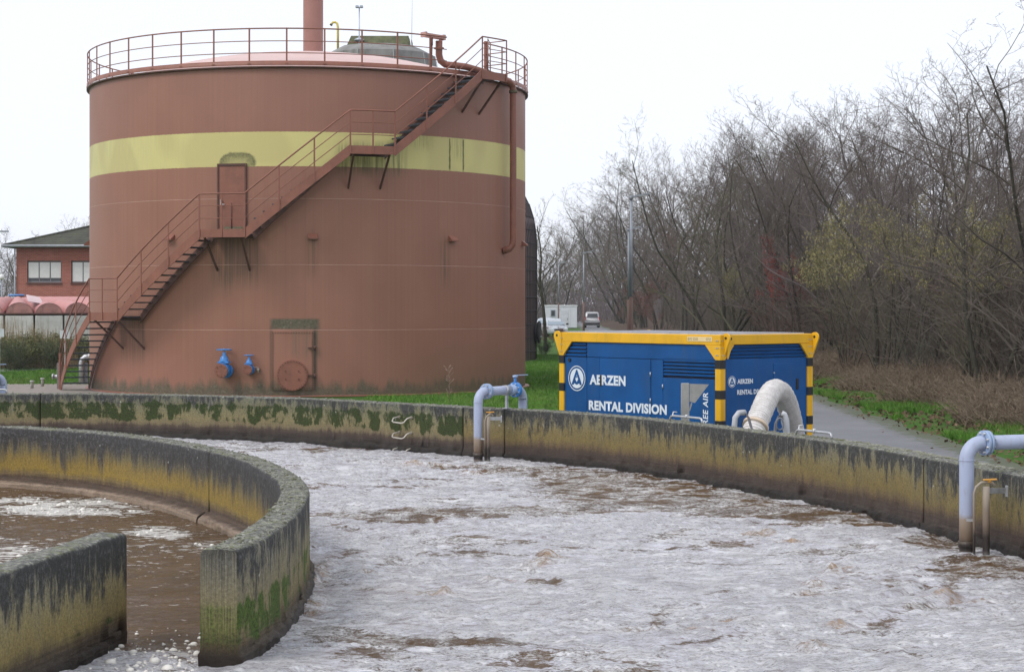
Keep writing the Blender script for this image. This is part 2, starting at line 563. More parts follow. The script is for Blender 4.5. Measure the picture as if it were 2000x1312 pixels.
outer = thing('basin_wall', 'long curved concrete outer wall of the aeration basin, stained black and ochre', 'wall', (0, 0, 0))
J = [0.0, 9.0, 18.0, s_at_px(82), s_at_px(500) - .0, s_at_px(908), s_at_px(985), s_at_px(1805), s_at_px(1985) + 5, s_at_px(1985) + 13, s_at_px(1985) + 22, s_at_px(1985) + 33, s_at_px(1985) + 44, ws[-1]]
J.remove(J[4])
for i in range(len(J) - 1):
    wall_sweep('wall_panel', wpath, ws, J[i], J[i + 1], .30, CON_OUT_MOSS if J[i + 1] <= s_at_px(908) + .01 else CON_OUT, outer, (0, 0, 0), .05)
wall_poly = [tuple(p) for p in (wpath[::6])]

# ---- inner ring wall (water face towards the left/inside), travel from the free end near the camera round to the far left
RING_OUT = [(-1.90, 12.36), (-1.80, 12.85), (-1.76, 13.4), (-1.735, 14.1), (-1.745, 14.9), (-1.77, 15.5), (-1.83, 16.2), (-1.92, 16.85), (-2.08, 17.65), (-2.34, 18.55), (-2.68, 19.6), (-3.04, 20.4), (-3.9, 22.0), (-5.05, 23.6), (-6.15, 24.6), (-7.2, 25.15), (-9.5, 25.6), (-12, 25.2), (-15, 23.8), (-17.5, 21)]
rp, rs = spline(RING_OUT, .08)
ring = thing('ring_wall', 'inner curved concrete wall with lichen-crusted top, ending free beside the channel', 'wall', (0, 0, 0))
rn = np.gradient(rp, axis=0); rn /= np.linalg.norm(rn, axis=1, keepdims=True)
rin = rp + np.stack([-rn[:, 1], rn[:, 0]], 1) * .27           # inner face line (left of travel)
rcol = 1000 + FPX * rin[:, 0] / rin[:, 1]
sj = rs[np.argmin(np.where(rin[:, 1] > 18, np.abs(rcol - 409), 1e9))]
for a, b in ((0.0, sj), (sj, rs[-1])):
    wall_sweep('wall_panel', rin, rs, a, b, .27, CON_RING, ring, (0, 0, 0), .15, CON_RING_OUT, side=-1, taper_end=(a == 0.0))
# ---- straight baffle wall across the channel, running back under the camera's left
BAF = [(-2.86, 13.32), (-3.21, 11.24), (-3.75, 8.0), (-4.4, 4.0)]
bp, bs = spline(BAF, .08)
baffle = thing('baffle_wall', 'straight concrete wall in the left foreground, black-stained top over ochre', 'wall', (0, 0, 0))
wall_sweep('wall_panel', bp, bs, 0, bs[-1], .24, CON_BAFFLE, baffle, (0, 0, 0), .03, CON_BAFFLE, side=-1, taper_end=True)

# ------------------------------------------------------------------ ground, road, paths
def road_right(Y): return np.interp(Y, [20, 30, 50, 100, 150, 220, 300], [8.0, 8.15, 8.6, 9.5, 10.2, 11.2, 12.5])
def road_left(Y): return np.interp(Y, [20, 44, 60, 80, 200, 300], [4.0, 4.4, 4.9, 5.9, 7.6, 9.5])


def ground_z(x, y):
    d = np.asarray(x) - (road_right(y) + .6)
    return np.clip(d, 0, 6) / 6 * .75 * np.clip((np.asarray(y) - 14) / 6, 0, 1)


gx = np.unique(np.concatenate([np.linspace(-1500, -60, 6), np.arange(-60, 7.6, 6.0), np.arange(7.6, 20, .8), np.arange(20, 80, 6), np.linspace(80, 1500, 6)]))
gy = np.unique(np.concatenate([np.linspace(-400, -30, 4), np.arange(-30, 90, 5.0), np.arange(90, 260, 12.0), np.linspace(260, 2600, 8)]))
GX, GY = np.meshgrid(gx, gy)
gp = np.stack([GX.ravel(), GY.ravel()], 1)
wn = np.gradient(wpath, axis=0); wn /= np.linalg.norm(wn, axis=1, keepdims=True)
hole = (wpath + np.stack([-wn[:, 1], wn[:, 0]], 1) * .2)[:-1:5]
hl = [tuple(p) for p in hole]
ins = in_poly(gp[:, 0], gp[:, 1], hl)
gp = gp[~ins]
pts2 = [Vector((float(p[0]), float(p[1]))) for p in gp] + [Vector((float(p[0]), float(p[1]))) for p in hole]
b0 = len(gp); hn = len(hole)
edges = [(b0 + i, b0 + (i + 1) % hn) for i in range(hn)]
cdt = mgeo.delaunay_2d_cdt(pts2, edges, [], 0, 1e-5)
cv = np.array([tuple(p) for p in cdt[0]]); cf = np.array([f for f in cdt[2] if len(f) == 3])
cen = cv[cf].mean(1)
cf = cf[~in_poly(cen[:, 0], cen[:, 1], hl)]
gz = ground_z(cv[:, 0], cv[:, 1])
gm = NT('ground_turf')
c = gm.coord()
X, Y_, Z_ = gm.xyz(c)
big = gm.noise(c, .35, 4); mid = gm.noise(c, 2.2, 5, .65); fin = gm.noise(c, 30, 4, .7)
grass = gm.ramp(mid, [(.3, (.036, .090, .012)), (.5, (.060, .15, .016)), (.7, (.095, .20, .026))])
grass = gm.mix(gm.lin(fin, .3, .7, 0, .5), grass, (.022, .055, .008))
dirtc = gm.ramp(gm.noise(c, 9, 5, .7), [(.3, (.030, .020, .013)), (.55, (.085, .055, .035)), (.75, (.15, .10, .065))])
g = gm.mix(gm.lin(gm.math('ADD', big, gm.math('MULTIPLY', mid, .5)), .72, .90, 0, .55), grass, (.085, .10, .030))
wood = gm.lin(gm.math('ADD', X, gm.math('MULTIPLY', gm.math('SUBTRACT', mid, .5), 5.0)), 9.6, 10.8)
wood = gm.math('MULTIPLY', wood, gm.lin(Y_, 15, 20))
g = gm.mix(wood, g, dirtc)
GROUND = gm.out(g, .95, 0, gm.bump(fin, .8, .03), .2)
me = np_mesh('ground', np.concatenate([cv, gz[:, None]], 1), cf)
tag(link_mesh('ground', me, None, GROUND), kind='structure')

rm = NT('road_paving')
c = rm.coord()
n1 = rm.noise(c, .6, 5, .6); n2 = rm.noise(c, 60, 4, .7); n3 = rm.noise(c, 4, 5, .7)
rc = rm.ramp(n1, [(.3, (.175, .175, .19)), (.7, (.24, .24, .255))])
rc = rm.mix(rm.lin(n2, .35, .7, 0, .5), rc, (.085, .085, .09))
bc, bf = rm.brick(rm.scale(c, (1, 1, 1)), 4.6, (1.04, 1.04, 1.04), (.95, .95, .96), (.72, .74, .68), .5, .25, .018)
rc = rm.mix(.8, rc, bc, 'MULTIPLY')
X, Y_, Z_ = rm.xyz(c)
rc = rm.mix(rm.lin(rm.math('ADD', n3, rm.lin(rm.attr('edge'), 0, .9, .5, 0)), .62, .8, 0, .8), rc, (.07, .085, .03))
rc = rm.mix(rm.lin(n3, .62, .72, 0, .4), rc, (.10, .085, .06))
ROAD = rm.out(rc, .75, 0, rm.bump(n2, .4, .006), .4)
ys = np.concatenate([np.arange(12, 60, 1.5), np.arange(60, 300, 6)])
nx_ = 9
RV = []; RE = []
for y in ys:
    l, r_ = road_left(y), road_right(y)
    if y < 46: l = np.interp(y, [12, 24, 34, 40, 46], [6.2, 4.2, 2.2, 2.0, 4.3])   # paved apron under the container
    for k in range(nx_):
        t = k / (nx_ - 1)
        RV.append((l + (r_ - l) * t + (.12 * math.sin(y * 1.3) + .08 * math.sin(y * 3.1) if k in (0, nx_ - 1) else 0), y, .006 + (.004 if k == nx_ - 1 else 0)))
        RE.append(min(t, 1 - t) * (r_ - l))
idx = np.arange(len(ys) * nx_).reshape(len(ys), nx_)
F = np.stack([idx[:-1, :-1], idx[:-1, 1:], idx[1:, 1:], idx[1:, :-1]], -1).reshape(-1, 4)
me = np_mesh('road', RV, F)
a_ = me.attributes.new('edge', 'FLOAT', 'POINT'); a_.data.foreach_set('value', np.array(RE, np.float32))
tag(link_mesh('road', me, None, ROAD), kind='structure')

SAND = simple('paving_sand', (.27, .24, .21), .9, var=.2, sc=3, bump=.3, dirt=(.12, .11, .07), dirt_amt=.6)
mb = MB(); mb.prism([(-22, 50.5), (-9.5, 49.0), (-9.6, 54.5), (-11.5, 57.2), (-13.6, 58.2), (-22, 57.5)], 2, -.05, .014)
tag(mb.build('tank_apron_paving', SAND), kind='structure')
GREYPATH = simple('path_grey', (.23, .23, .24), .9, var=.15, sc=3, bump=.3)
mb = MB(); mb.prism([(-27, 64.8), (-19.8, 67.5), (-16.3, 76.5), (-15.0, 83), (-16.2, 83), (-17.8, 77), (-21.2, 69.2), (-27, 66.5)], 2, -.05, .03)
tag(mb.build('path', GREYPATH), kind='structure')

# ------------------------------------------------------------------ water
def soft(x, a, b): 
    t = np.clip((x - a) / (b - a), 0, 1); return t * t * (3 - 2 * t)


def blob(x, y, cx, cy, rx, ry, rot=0.0):
    dx, dy = x - cx, y - cy
    c_, s_ = math.cos(rot), math.sin(rot)
    u, v = (dx * c_ + dy * s_) / rx, (-dx * s_ + dy * c_) / ry
    return np.exp(-(u * u + v * v))


WL = .04
ring_poly = [tuple(p) for p in rp[::4]] + [(-17.5, 6), (-6, 4.2), (-4.4, 4.0)] + [tuple(p) for p in bp[::-6]] + [(-2.5, 12.9)]


def water_fields(x, y):
    """height, foam cover, roughness of flow"""
    calm = in_poly(x, y, ring_poly).astype(float)
    # soften the calm zone by distance through the channel mouth
    mouth = soft(y, 12.0, 13.6)
    cm = calm * np.where(x > -3.6, mouth, 1.0)
    wx = x + 1.3 * (fbm(x * .35, y * .35, 2, 21) - .5) * 2
    wy = y + 1.3 * (fbm(x * .35 + 9, y * .35, 2, 22) - .5) * 2
    rid = 1 - np.abs(2 * fbm(wx * .55, wy * .75, 3, 31) - 1)
    rid = np.clip(rid, 0, 1) ** 5
    sw = fbm(wx * .5, wy * .7, 2, 41) - .5
    ch = fbm(wx * 2.2, wy * 3.0, 3, 51) - .5
    fi = 1 - np.abs(2 * fbm(wx * 5.5 + 2 * sw, wy * 8.0, 2, 61) - 1)
    sm = fbm(wx * 11, wy * 17, 2, 71) - .5
    boil = 0
    for (px, py, rx, ry) in BOILS:
        Yw = (CAMH - WL) * FPX / (py - HOR); xw = (px - 1000) / FPX * Yw
        boil = boil + blob(x, y, xw, Yw, rx, ry)
    h_out = .050 * sw + .035 * rid + .044 * ch + .034 * (fi - .6) + .028 * sm + .06 * np.clip(boil, 0, 1.2) * (.3 + 1.2 * ch + 2.6 * sm)
    h_in = .014 * ch + .012 * (fi - .6) + .010 * sw + .008 * sm
    h = h_out * (1 - cm) + h_in * cm
    # foam
    f_out = .74 + .40 * (fbm(wx * .45 + 3, wy * .6, 3, 81) - .5) + .5 * rid + .55 * (fbm(wx * 2.0, wy * 3.4, 3, 91) - .5) + .35 * ch
    gaps = 0
    for (px, py, rx, ry, rot) in GAPS:
        Yw = (CAMH - WL) * FPX / (py - HOR); xw = (px - 1000) / FPX * Yw
        gaps = gaps + blob(x, y, xw, Yw, rx, ry, rot)
    f_out = f_out - 1.15 * np.clip(gaps, 0, 1) + .10 * np.clip(boil, 0, 1)
    f_in = -.30 + .95 * np.clip(fbm(x * .8 + 5, y * 1.3, 4, 101) - .42, 0, 1) * 2
    for (px, py, rx, ry, a) in INFOAM:
        Yw = (CAMH - WL) * FPX / (py - HOR); xw = (px - 1000) / FPX * Yw
        f_in = f_in + a * blob(x, y, xw, Yw, rx, ry) * (.35 + 1.3 * fbm(x * 2.5, y * 3.5, 3, 111))
    f = f_out * (1 - cm) + f_in * cm
    crest = np.clip(h_out * 8, -.6, .8) * (1 - cm)
    qx = x + 2.4 * (fbm(x * .22, y * .22, 3, 121) - .5) * 2; qy = y + 2.4 * (fbm(x * .22 + 7, y * .22, 3, 122) - .5) * 2
    vn = np.clip(1 - np.abs(2 * fbm(qx * .42, qy * .62, 4, 131) - 1) * 1.0, 0, 1) ** 5
    bn = np.clip(1 - np.abs(2 * fbm(qx * .50 + 31, qy * .85, 4, 141) - 1) * 1.0, 0, 1) ** 10
    return h, np.clip(f + .35 * crest, 0, 1.2), cm, np.clip(boil, 0, 1) * (1 - cm), vn * (1 - cm), bn * (1 - cm)


BOILS = [(1078, 1096, .16, .12), (1055, 1106, .14, .10), (1032, 1114, .10, .16), (1588, 1146, .10, .22), (1575, 1164, .13, .12), (1648, 1112, .10, .22), (1634, 1124, .12, .14), (930, 925, .28, .25), (840, 912, .5, .22), (800, 908, .3, .2), (1840, 1174, .16, .08), (1895, 1178, .18, .07), (1480, 1050, .3, .10), (1530, 1062, .25, .08),
         (820, 1166, .22, .07), (870, 1170, .2, .06), (1590, 1268, .12, .12), (1640, 1225, .1, .1), (618, 1130, .14, .7), (604, 1190, .12, .6), (985, 1138, .16, .10), (1290, 1235, .3, .05), (1430, 1215, .3, .05), (720, 1128, .1, .05)]
GAPS = [(1280, 975, 1.2, 1.1, .2), (1420, 985, 1.0, 1.0, 0), (1160, 950, .9, .8, 0), (850, 1005, 1.2, .55, 0), (760, 1015, .5, .3, 0), (1050, 1000, .7, .4, 0), (1700, 1020, .4, .5, 0), (1850, 1060, .5, .8, 0), (1960, 1120, .6, .6, 0), (1900, 1100, .5, .4, 0),
        (880, 1255, .6, .14, .1), (700, 1255, .3, .12, 0), (1100, 925, 1.2, .7, -.5), (1000, 915, .8, .3, 0), (1240, 945, 1.2, .6, -.6), (1500, 1005, .9, .6, -.8), (640, 1235, .18, .3, 0), (1290, 935, .8, .5, -.7), (1600, 1010, .8, .6, -.9), (1820, 1190, .3, .1, 0), (740, 1155, .25, .1, 0), (1060, 1140, .2, .15, 0)]
INFOAM = [(170, 985, .9, .9, 1.1), (110, 1000, .4, .5, .6), (330, 1045, .35, .55, 1.2), (400, 1065, .25, .5, 1.2), (280, 1035, .3, .5, .9), (60, 995, .4, .5, .7), (300, 1290, .5, .28, 1.5), (380, 1280, .25, .2, 1.3), (20, 1075, .7, .6, 1.0), (345, 1182, .05, .07, 1.0), (30, 975, .4, .5, .9), (240, 1000, .5, .5, .6)]
cell = .04
fxs = np.arange(-11.2, 6.2, cell); fys = np.arange(6.4, 35.2, cell)
FX, FY = np.meshgrid(fxs, fys)
nc, nr = len(fxs), len(fys)
wall_in = [tuple(p) for p in (wpath + np.stack([-wn[:, 1], wn[:, 0]], 1) * .1)[:-1:5]]
H, FO, CM, BO, VN, BN = water_fields(FX.ravel(), FY.ravel())
ccx = (FX[:-1, :-1] + cell / 2).ravel(); ccy = (FY[:-1, :-1] + cell / 2).ravel()
keep = in_poly(ccx, ccy, wall_in)
# nothing of the pool left of the frame beyond the near ring is needed at this density
idx = np.arange(nc * nr).reshape(nr, nc)
F = np.stack([idx[:-1, :-1], idx[:-1, 1:], idx[1:, 1:], idx[1:, :-1]], -1).reshape(-1, 4)[keep]
V = np.stack([FX.ravel(), FY.ravel(), WL + H], 1)
# coarse continuation of the pool out of view
cxs = np.arange(-28.2, 6.2, .6); cys = np.arange(-9.6, 35.4, .6)
CX, CY = np.meshgrid(cxs, cys)
i2 = np.arange(CX.size).reshape(CX.shape)
F2 = np.stack([i2[:-1, :-1], i2[:-1, 1:], i2[1:, 1:], i2[1:, :-1]], -1).reshape(-1, 4)
c2 = np.stack([CX.ravel(), CY.ravel()], 1)[F2].mean(1)
k2 = in_poly(c2[:, 0], c2[:, 1], wall_in) & ~((c2[:, 0] > -11.0) & (c2[:, 0] < 6) & (c2[:, 1] > 6.7) & (c2[:, 1] < 35))
h2, f2, m2, o2, v2, n2_ = water_fields(CX.ravel(), CY.ravel())
V2 = np.stack([CX.ravel(), CY.ravel(), WL - .03 + 0 * h2], 1)
F2 = F2[k2] + len(V)
V = np.concatenate([V, V2]); F = np.concatenate([F, F2])
used = np.unique(F); remap = np.full(len(V), -1); remap[used] = np.arange(len(used))
allf = [np.concatenate(p)[used].astype(np.float32) for p in ((FO, f2), (CM, m2), (BO, o2), (VN, v2), (BN, n2_))]
me = np_mesh('water', V[used], remap[F], True)
for nm, arr in zip(('foam', 'calm', 'boil', 'vein', 'brown'), allf):
    a_ = me.attributes.new(nm, 'FLOAT', 'POINT'); a_.data.foreach_set('value', arr)
wm = NT('basin_water')
c = wm.coord()
foam, calm, boil = wm.attr('foam'), wm.attr('calm'), wm.attr('boil')
warp = wm.noise(c, 1.3, 3, .5)
cw = comb(wm, wm.math('ADD', wm.xyz(c)[0], wm.math('MULTIPLY', warp, .35)), wm.math('ADD', wm.xyz(c)[1], wm.math('MULTIPLY', wm.noise(wm.scale(c, (1, 1, 1), (5, 3, 0)), 1.1, 3), .35)), 0.0)
rip = wm.noise(wm.scale(cw, (5, 12, 6)), 1.0, 7, .74, .2)
rip2 = wm.noise(wm.scale(cw, (26, 58, 22)), 1.0, 5, .72, .1)
dash = wm.noise(wm.scale(cw, (9, 46, 9)), 1.0, 4, .6, .5)
lace = wm.noise(wm.scale(c, (4, 7, 5)), 1.0, 8, .78, .8)
vein = wm.math('ABSOLUTE', wm.math('SUBTRACT', wm.noise(wm.scale(c, (.9, 1.3, 1)), 1.0, 7, .62, .9), .5))
vein = wm.math('ADD', vein, wm.math('MULTIPLY', wm.math('SUBTRACT', lace, .5), .10))
cov = wm.math('ADD', foam, wm.math('MULTIPLY', wm.math('SUBTRACT', lace, .5), 1.3))
cov = wm.math('ADD', cov, wm.math('MULTIPLY', wm.math('SUBTRACT', rip, .5), 1.3))
cov = wm.math('ADD', cov, wm.math('MULTIPLY', wm.math('SUBTRACT', rip2, .5), 1.1))
cov = wm.math('SUBTRACT', cov, wm.math('MULTIPLY', wm.attr('brown'), .62))
mask = wm.lin(cov, .30, .48)                                     # aerated, milky water, sky reflection included in its colour
white = wm.math('MULTIPLY', wm.lin(vein, .085, .015), wm.lin(wm.math('ADD', rip2, lace), .86, 1.06))   # froth drawn out in veins
white = wm.math('MAXIMUM', wm.math('MULTIPLY', white, .75), wm.math('MULTIPLY', wm.lin(cov, 1.05, 1.45), .9))
white = wm.math('MAXIMUM', white, wm.math('MULTIPLY', wm.lin(wm.math('ADD', wm.math('MULTIPLY', wm.attr('vein'), .8), wm.math('ADD', wm.math('MULTIPLY', wm.math('SUBTRACT', lace, .5), 2.2), wm.math('MULTIPLY', wm.math('SUBTRACT', rip2, .5), 1.8))), .55, 1.0), .85))
flk = wm.noise(wm.scale(c, (7, 13, 7), (2, 8, 0)), 1.0, 5, .62)
fleck = wm.math('MULTIPLY', wm.lin(wm.math('ADD', flk, wm.math('MULTIPLY', foam, .14)), .63, .655), wm.lin(wm.xyz(c)[0], -2.9, -3.6, .25, 1))
scum = wm.math('MAXIMUM', wm.math('MULTIPLY', wm.lin(wm.math('ADD', wm.math('MULTIPLY', foam, .55), wm.math('MULTIPLY', wm.math('SUBTRACT', lace, .5), 3.0)), .42, .60), 1.0), fleck)
white = wm.mix(calm, white, scum)
wcol = wm.mix(wm.math('MULTIPLY', boil, wm.lin(lace, .42, .55)), wm.ramp(wm.noise(c, 1.1, 4), [(.3, (.085, .048, .020)), (.7, (.15, .085, .036))]), (.34, .19, .06))
fcol = wm.ramp(rip, [(.31, (.24, .19, .17)), (.45, (.50, .485, .515)), (.60, (.70, .70, .755))])  # lavender of reflected sky painted into the foam colour along the ripples
fcol = wm.mix(wm.lin(dash, .44, .36, 0, .85), fcol, (.17, .12, .10))  # darker ripple facets painted in as thin lines, here and below
fcol = wm.mix(wm.lin(rip2, .43, .33, 0, .8), fcol, (.17, .13, .115))
fcol = wm.mix(wm.math('MULTIPLY', boil, wm.lin(lace, .56, .44, 0, .95)), fcol, (.36, .205, .07))
wcol = wm.mix(wm.math('MULTIPLY', calm, .5), wcol, (.11, .060, .022))
col = wm.mix(wm.math('MULTIPLY', mask, wm.lin(calm, 0, 1, 1, .0)), wcol, fcol)
col = wm.mix(white, col, wm.mix(calm, (.93, .92, .92), (.68, .65, .60)))
h = wm.math('ADD', wm.math('MULTIPLY', rip, 1.0), wm.math('MULTIPLY', rip2, .45))
h = wm.math('ADD', h, wm.math('MULTIPLY', dash, .5))
h = wm.math('ADD', h, wm.math('MULTIPLY', white, .25))
WATER = wm.out(col, wm.math('ADD', wm.lin(white, 0, 1, .10, .5), wm.math('MULTIPLY', mask, .08)), 0, wm.bump(h, 1.0, .040), .5, IOR=1.33)
tag(link_mesh('water', me, None, WATER), kind='structure')

# froth bubbles: lumps of foam on the quieter water and along the ring
def ico(sub_):
    bm = bmesh.new(); bmesh.ops.create_icosphere(bm, subdivisions=sub_, radius=1)
    v = np.array([tuple(q.co) for q in bm.verts]); f = np.array([[q.index for q in p.verts] for p in bm.faces]); bm.free()
    return v, f


IV, IF = ico(1)
IV2, IF2 = ico(2)
cand = []
for k in range(60000):
    x = rng.uniform(-8.5, -.8); y = rng.uniform(7.5, 25)
    cand.append((x, y))
cand = np.array(cand)
ch_, cf_, ccm, cbo, _v, _b = water_fields(cand[:, 0], cand[:, 1])
pr = np.where(ccm > .5, np.clip(cf_ - .45, 0, 1) ** 1.5 * .5, .0)
near_mouth = blob(cand[:, 0], cand[:, 1], -2.4, 12.6, .45, .9) * (cand[:, 0] < -2.15) * (cand[:, 0] > -3.0)
pr = np.maximum(pr, near_mouth * .8)
sel = rng.uniform(0, 1, len(cand)) < pr
cand, ch_ = cand[sel], ch_[sel]
rad = np.clip(rng.lognormal(-4.75, .65, len(cand)), .005, .045)
cpt = np.stack([cand[:, 0], cand[:, 1], WL + ch_ + rad * .05], 1)
BVs, BFs, nb_ = [], [], 0
for sel_, (iv_, if_) in ((rad > .013, (IV2, IF2)), (rad <= .013, (IV, IF))):
    q_ = (iv_[None] * rad[sel_][:, None, None] * np.array([1, 1, .7])) + cpt[sel_][:, None]
    BVs.append(q_.reshape(-1, 3)); BFs.append((if_[None] + (np.arange(int(sel_.sum())) * len(iv_))[:, None, None]).reshape(-1, 3) + nb_)
    nb_ += len(BVs[-1])
BV = np.concatenate(BVs); BF = np.concatenate(BFs)
me = np_mesh('foam', BV.reshape(-1, 3), BF, True)
FOAM = simple('foam_bubbles', (.74, .71, .65), .35, var=.15, sc=3, bump=.3, bsc=60)
tag(link_mesh('foam', me, None, FOAM), 'off-white froth bubbles floating on the brown channel water', 'foam', kind='stuff')
print('water', len(F), 'bubbles', len(cand))

# ------------------------------------------------------------------ sludge tank
TC = (-6.374, 56.64, 0.0); TR = 6.795; TOPZ = 9.18
RS_OUT = 7.70                      # outer stair stringer radius


def pol(r, phi, z):
    """tank-local point; phi in degrees, 0 towards the camera, positive to the right"""
    a = R(phi)
    return (r * math.sin(a), -r * math.cos(a), z)


def phi_px(px, r):
    """angle at which radius r on the visible side appears at photograph column px"""
    lo, hi = -80.0, 75.0
    for _ in range(50):
        mid_ = (lo + hi) / 2
        x, y, _z = pol(r, mid_, 0)
        if 1000 + FPX * (TC[0] + x) / (TC[1] + y) < px: lo = mid_
        else: hi = mid_
    return lo


def z_px(py, r, phi):
    y = TC[1] + pol(r, phi, 0)[1]
    return CAMH - (py - HOR) / FPX * y


RED = (.335, .150, .112)
tm = NT('tank_paint')
c = tm.coord()
z = tm.xyz(c)[2]; ph = tm.attr('phi')
cloud = tm.noise(c, .5, 5, .55); fine = tm.noise(c, 9, 5, .6)
pv = comb(tm, ph, z, 0.0)
run = tm.noise(tm.scale(pv, (.9, .06, 1)), 1.0, 4, .6)
red = tm.ramp(cloud, [(.3, (.288, .124, .080)), (.7, (.33, .147, .100))])
red = tm.mix(tm.lin(run, .45, .68, 0, .25), red, (.36, .19, .11))
red = tm.mix(tm.lin(tm.noise(tm.scale(pv, (2.2, .05, 1), (7, 0, 0)), 1.0, 3, .6), .52, .68, 0, .25), red, (.20, .09, .06))
red = tm.mix(tm.lin(z, 6, 9.2, 0, .35), red, (.33, .158, .124))            # paler, pinker upper courses
yel = tm.mix(tm.lin(tm.noise(tm.scale(pv, (2.2, 1.6, 1)), 1.0, 6, .75), .42, .75, 0, .25), (.66, .58, .23), (.58, .52, .22))
yel = tm.mix(tm.math('MULTIPLY', tm.lin(tm.noise(tm.scale(pv, (4.5, .9, 1)), 1.0, 6, .8), .42, .64, 0, .5), tm.lin(ph, -12, -55, 0, 1)), yel, (.36, .38, .25))
edge = tm.math('ADD', z, tm.math('MULTIPLY', tm.math('SUBTRACT', tm.noise(tm.scale(pv, (2, .1, 1)), 1.0, 4), .5), .03))
band = tm.math('MULTIPLY', tm.lin(edge, 6.41, 6.425), tm.lin(edge, 7.385, 7.37))
base = tm.mix(band, red, yel)
# faint vertical plate shades
base = tm.mix(tm.lin(tm.noise(tm.scale(pv, (.09, .54, 1)), 1.0, 0), .45, .55, 0, .14), base, (.22, .095, .065))


def smask(p0, p1, z0, z1, sp=2.0, sz=.2, amt=1.0, nsc=(1.2, 3.0), lo=.4, hi=.6):
    a = tm.math('MULTIPLY', tm.lin(ph, p0 - sp, p0 + .2), tm.lin(ph, p1 + sp, p1 - .2))
    b = tm.math('MULTIPLY', tm.lin(z, z0 - sz, z0 + .02), tm.lin(z, z1 + sz, z1 - .02))
    k = tm.noise(tm.scale(pv, (nsc[0], nsc[1], 1)), 1.0, 5, .7)
    return tm.math('MULTIPLY', tm.math('MULTIPLY', tm.math('MULTIPLY', a, b), tm.lin(k, lo, hi)), amt)


MOSS = tm.ramp(tm.noise(c, 16, 5, .75), [(.3, (.055, .050, .028)), (.55, (.11, .10, .062)), (.72, (.20, .19, .14))])
foot = tm.math('ADD', z, tm.math('MULTIPLY', tm.noise(tm.scale(pv, (.45, .6, 1)), 1.0, 5, .6), -1.05))
base = tm.mix(tm.lin(foot, -.06, -.34, 0, .9), base, MOSS)
base = tm.mix(tm.math('MULTIPLY', tm.lin(z, 1.6, .0, 0, .45), tm.lin(ph, 20, 40)), base, (.17, .12, .065))
base = tm.mix(smask(-2.6, 8.2, 1.9, 2.16, .8, .05, .95, (.8, 2.4), .25, .42), base, MOSS)
base = tm.mix(smask(2.5, 8.6, 1.2, 1.9, .6, .2, .7, (2.2, .5), .45, .6), base, (.17, .13, .085))
base = tm.mix(smask(7.2, 7.8, .2, 1.9, .5, .1, .8, (2, 1), .2, .4), base, (.07, .055, .035))
base = tm.mix(smask(-2.9, -2.6, .2, 1.9, .4, .1, .7, (2, 1), .2, .4), base, (.09, .06, .04))
# run-off below the landings and on the yellow band
DARKG = (.085, .085, .022)
base = tm.mix(smask(14, 28, 6.35, 6.95, 2.5, .25, .75, (1.6, .5), .38, .62), base, DARKG)
base = tm.mix(smask(27, 36, 7.1, 7.36, 2, .2, .5, (3.0, .7), .45, .65), base, DARKG)
pj = tm.math('ADD', ph, tm.math('MULTIPLY', tm.math('SUBTRACT', tm.noise(tm.scale(pv, (3, 5, 1)), 1.0, 2), .5), .5))
for p in (42.4, 46.9):
    k = tm.math('MULTIPLY', tm.lin(tm.math('ABSOLUTE', tm.math('SUBTRACT', pj, p)), .35, .12), tm.math('MULTIPLY', tm.lin(z, 6.40, 6.5), tm.lin(z, 7.37, 7.33)))
    base = tm.mix(tm.math('MULTIPLY', k, .9), base, (.07, .085, .012))
base = tm.mix(smask(44, 46.5, 6.9, 7.36, 1.4, .25, .55, (5, .6), .45, .6), base, DARKG)
for (p0, p1, z0, z1) in ((-17, -6, 3.4, 4.5), (-47, -38, 1.2, 2.2), (6.2, 7.6, 3.7, 4.35), (40, 42, 3.4, 4.3), (-14, -12.5, 3.2, 4.3)):
    base = tm.mix(smask(p0, p1, z0, z1, 1.0, .5, .75, (2.4, .35), .40, .58), base, (.14, .08, .045))
# dark lichen halo over the upper door
dx = tm.math('DIVIDE', tm.math('SUBTRACT', ph, -10.9), 4.4)
dz = tm.math('DIVIDE', tm.math('SUBTRACT', z, 6.50), .30)
rr = tm.math('SQRT', tm.math('ADD', tm.math('POWER', tm.math('ABSOLUTE', dx), 3.0), tm.math('POWER', tm.math('ABSOLUTE', dz), 2.0)))
rr = tm.math('ADD', rr, tm.math('MULTIPLY', tm.math('SUBTRACT', tm.noise(tm.scale(pv, (1.3, 5, 1)), 1.0, 4, .7), .5), .45))
halo = tm.math('MULTIPLY', tm.lin(rr, 1.12, .95), tm.lin(z, 6.38, 6.45))
base = tm.mix(tm.math('MULTIPLY', halo, tm.lin(rr, .2, .9, .45, .95)), base, tm.ramp(tm.noise(c, 20, 4, .7), [(.35, (.07, .065, .03)), (.65, (.26, .25, .09))]))
nrm = tm.bump(fine, .12, .01)
TANK = tm.out(base, tm.lin(cloud, .2, .8, .46, .62), 0, nrm, .5)

STEEL_RED = simple('red_oxide_steel', (.26, .098, .064), .5, var=.18, sc=3, dirt=(.13, .07, .04), dirt_amt=.4)
DARK_RUST = simple('dark_rust_steel', (.10, .042, .030), .6, var=.3, sc=5, dirt=(.05, .03, .02))
ROOF_PINK = simple('pale_pink_roof', (.62, .44, .41), .6, var=.08, sc=.8, dirt=(.45, .30, .26), dirt_amt=.3)  # pale pink carries the dome's highlight in its base colour
GRATE = simple('stair_grating', (.060, .070, .085), .5, .3, var=.3, sc=12)
BLACK = simple('black_rubber', (.015, .015, .016), .6, var=.2)
SEAMC = simple('weld_seam_paint', (.46, .27, .21), .6, var=.2, sc=2)

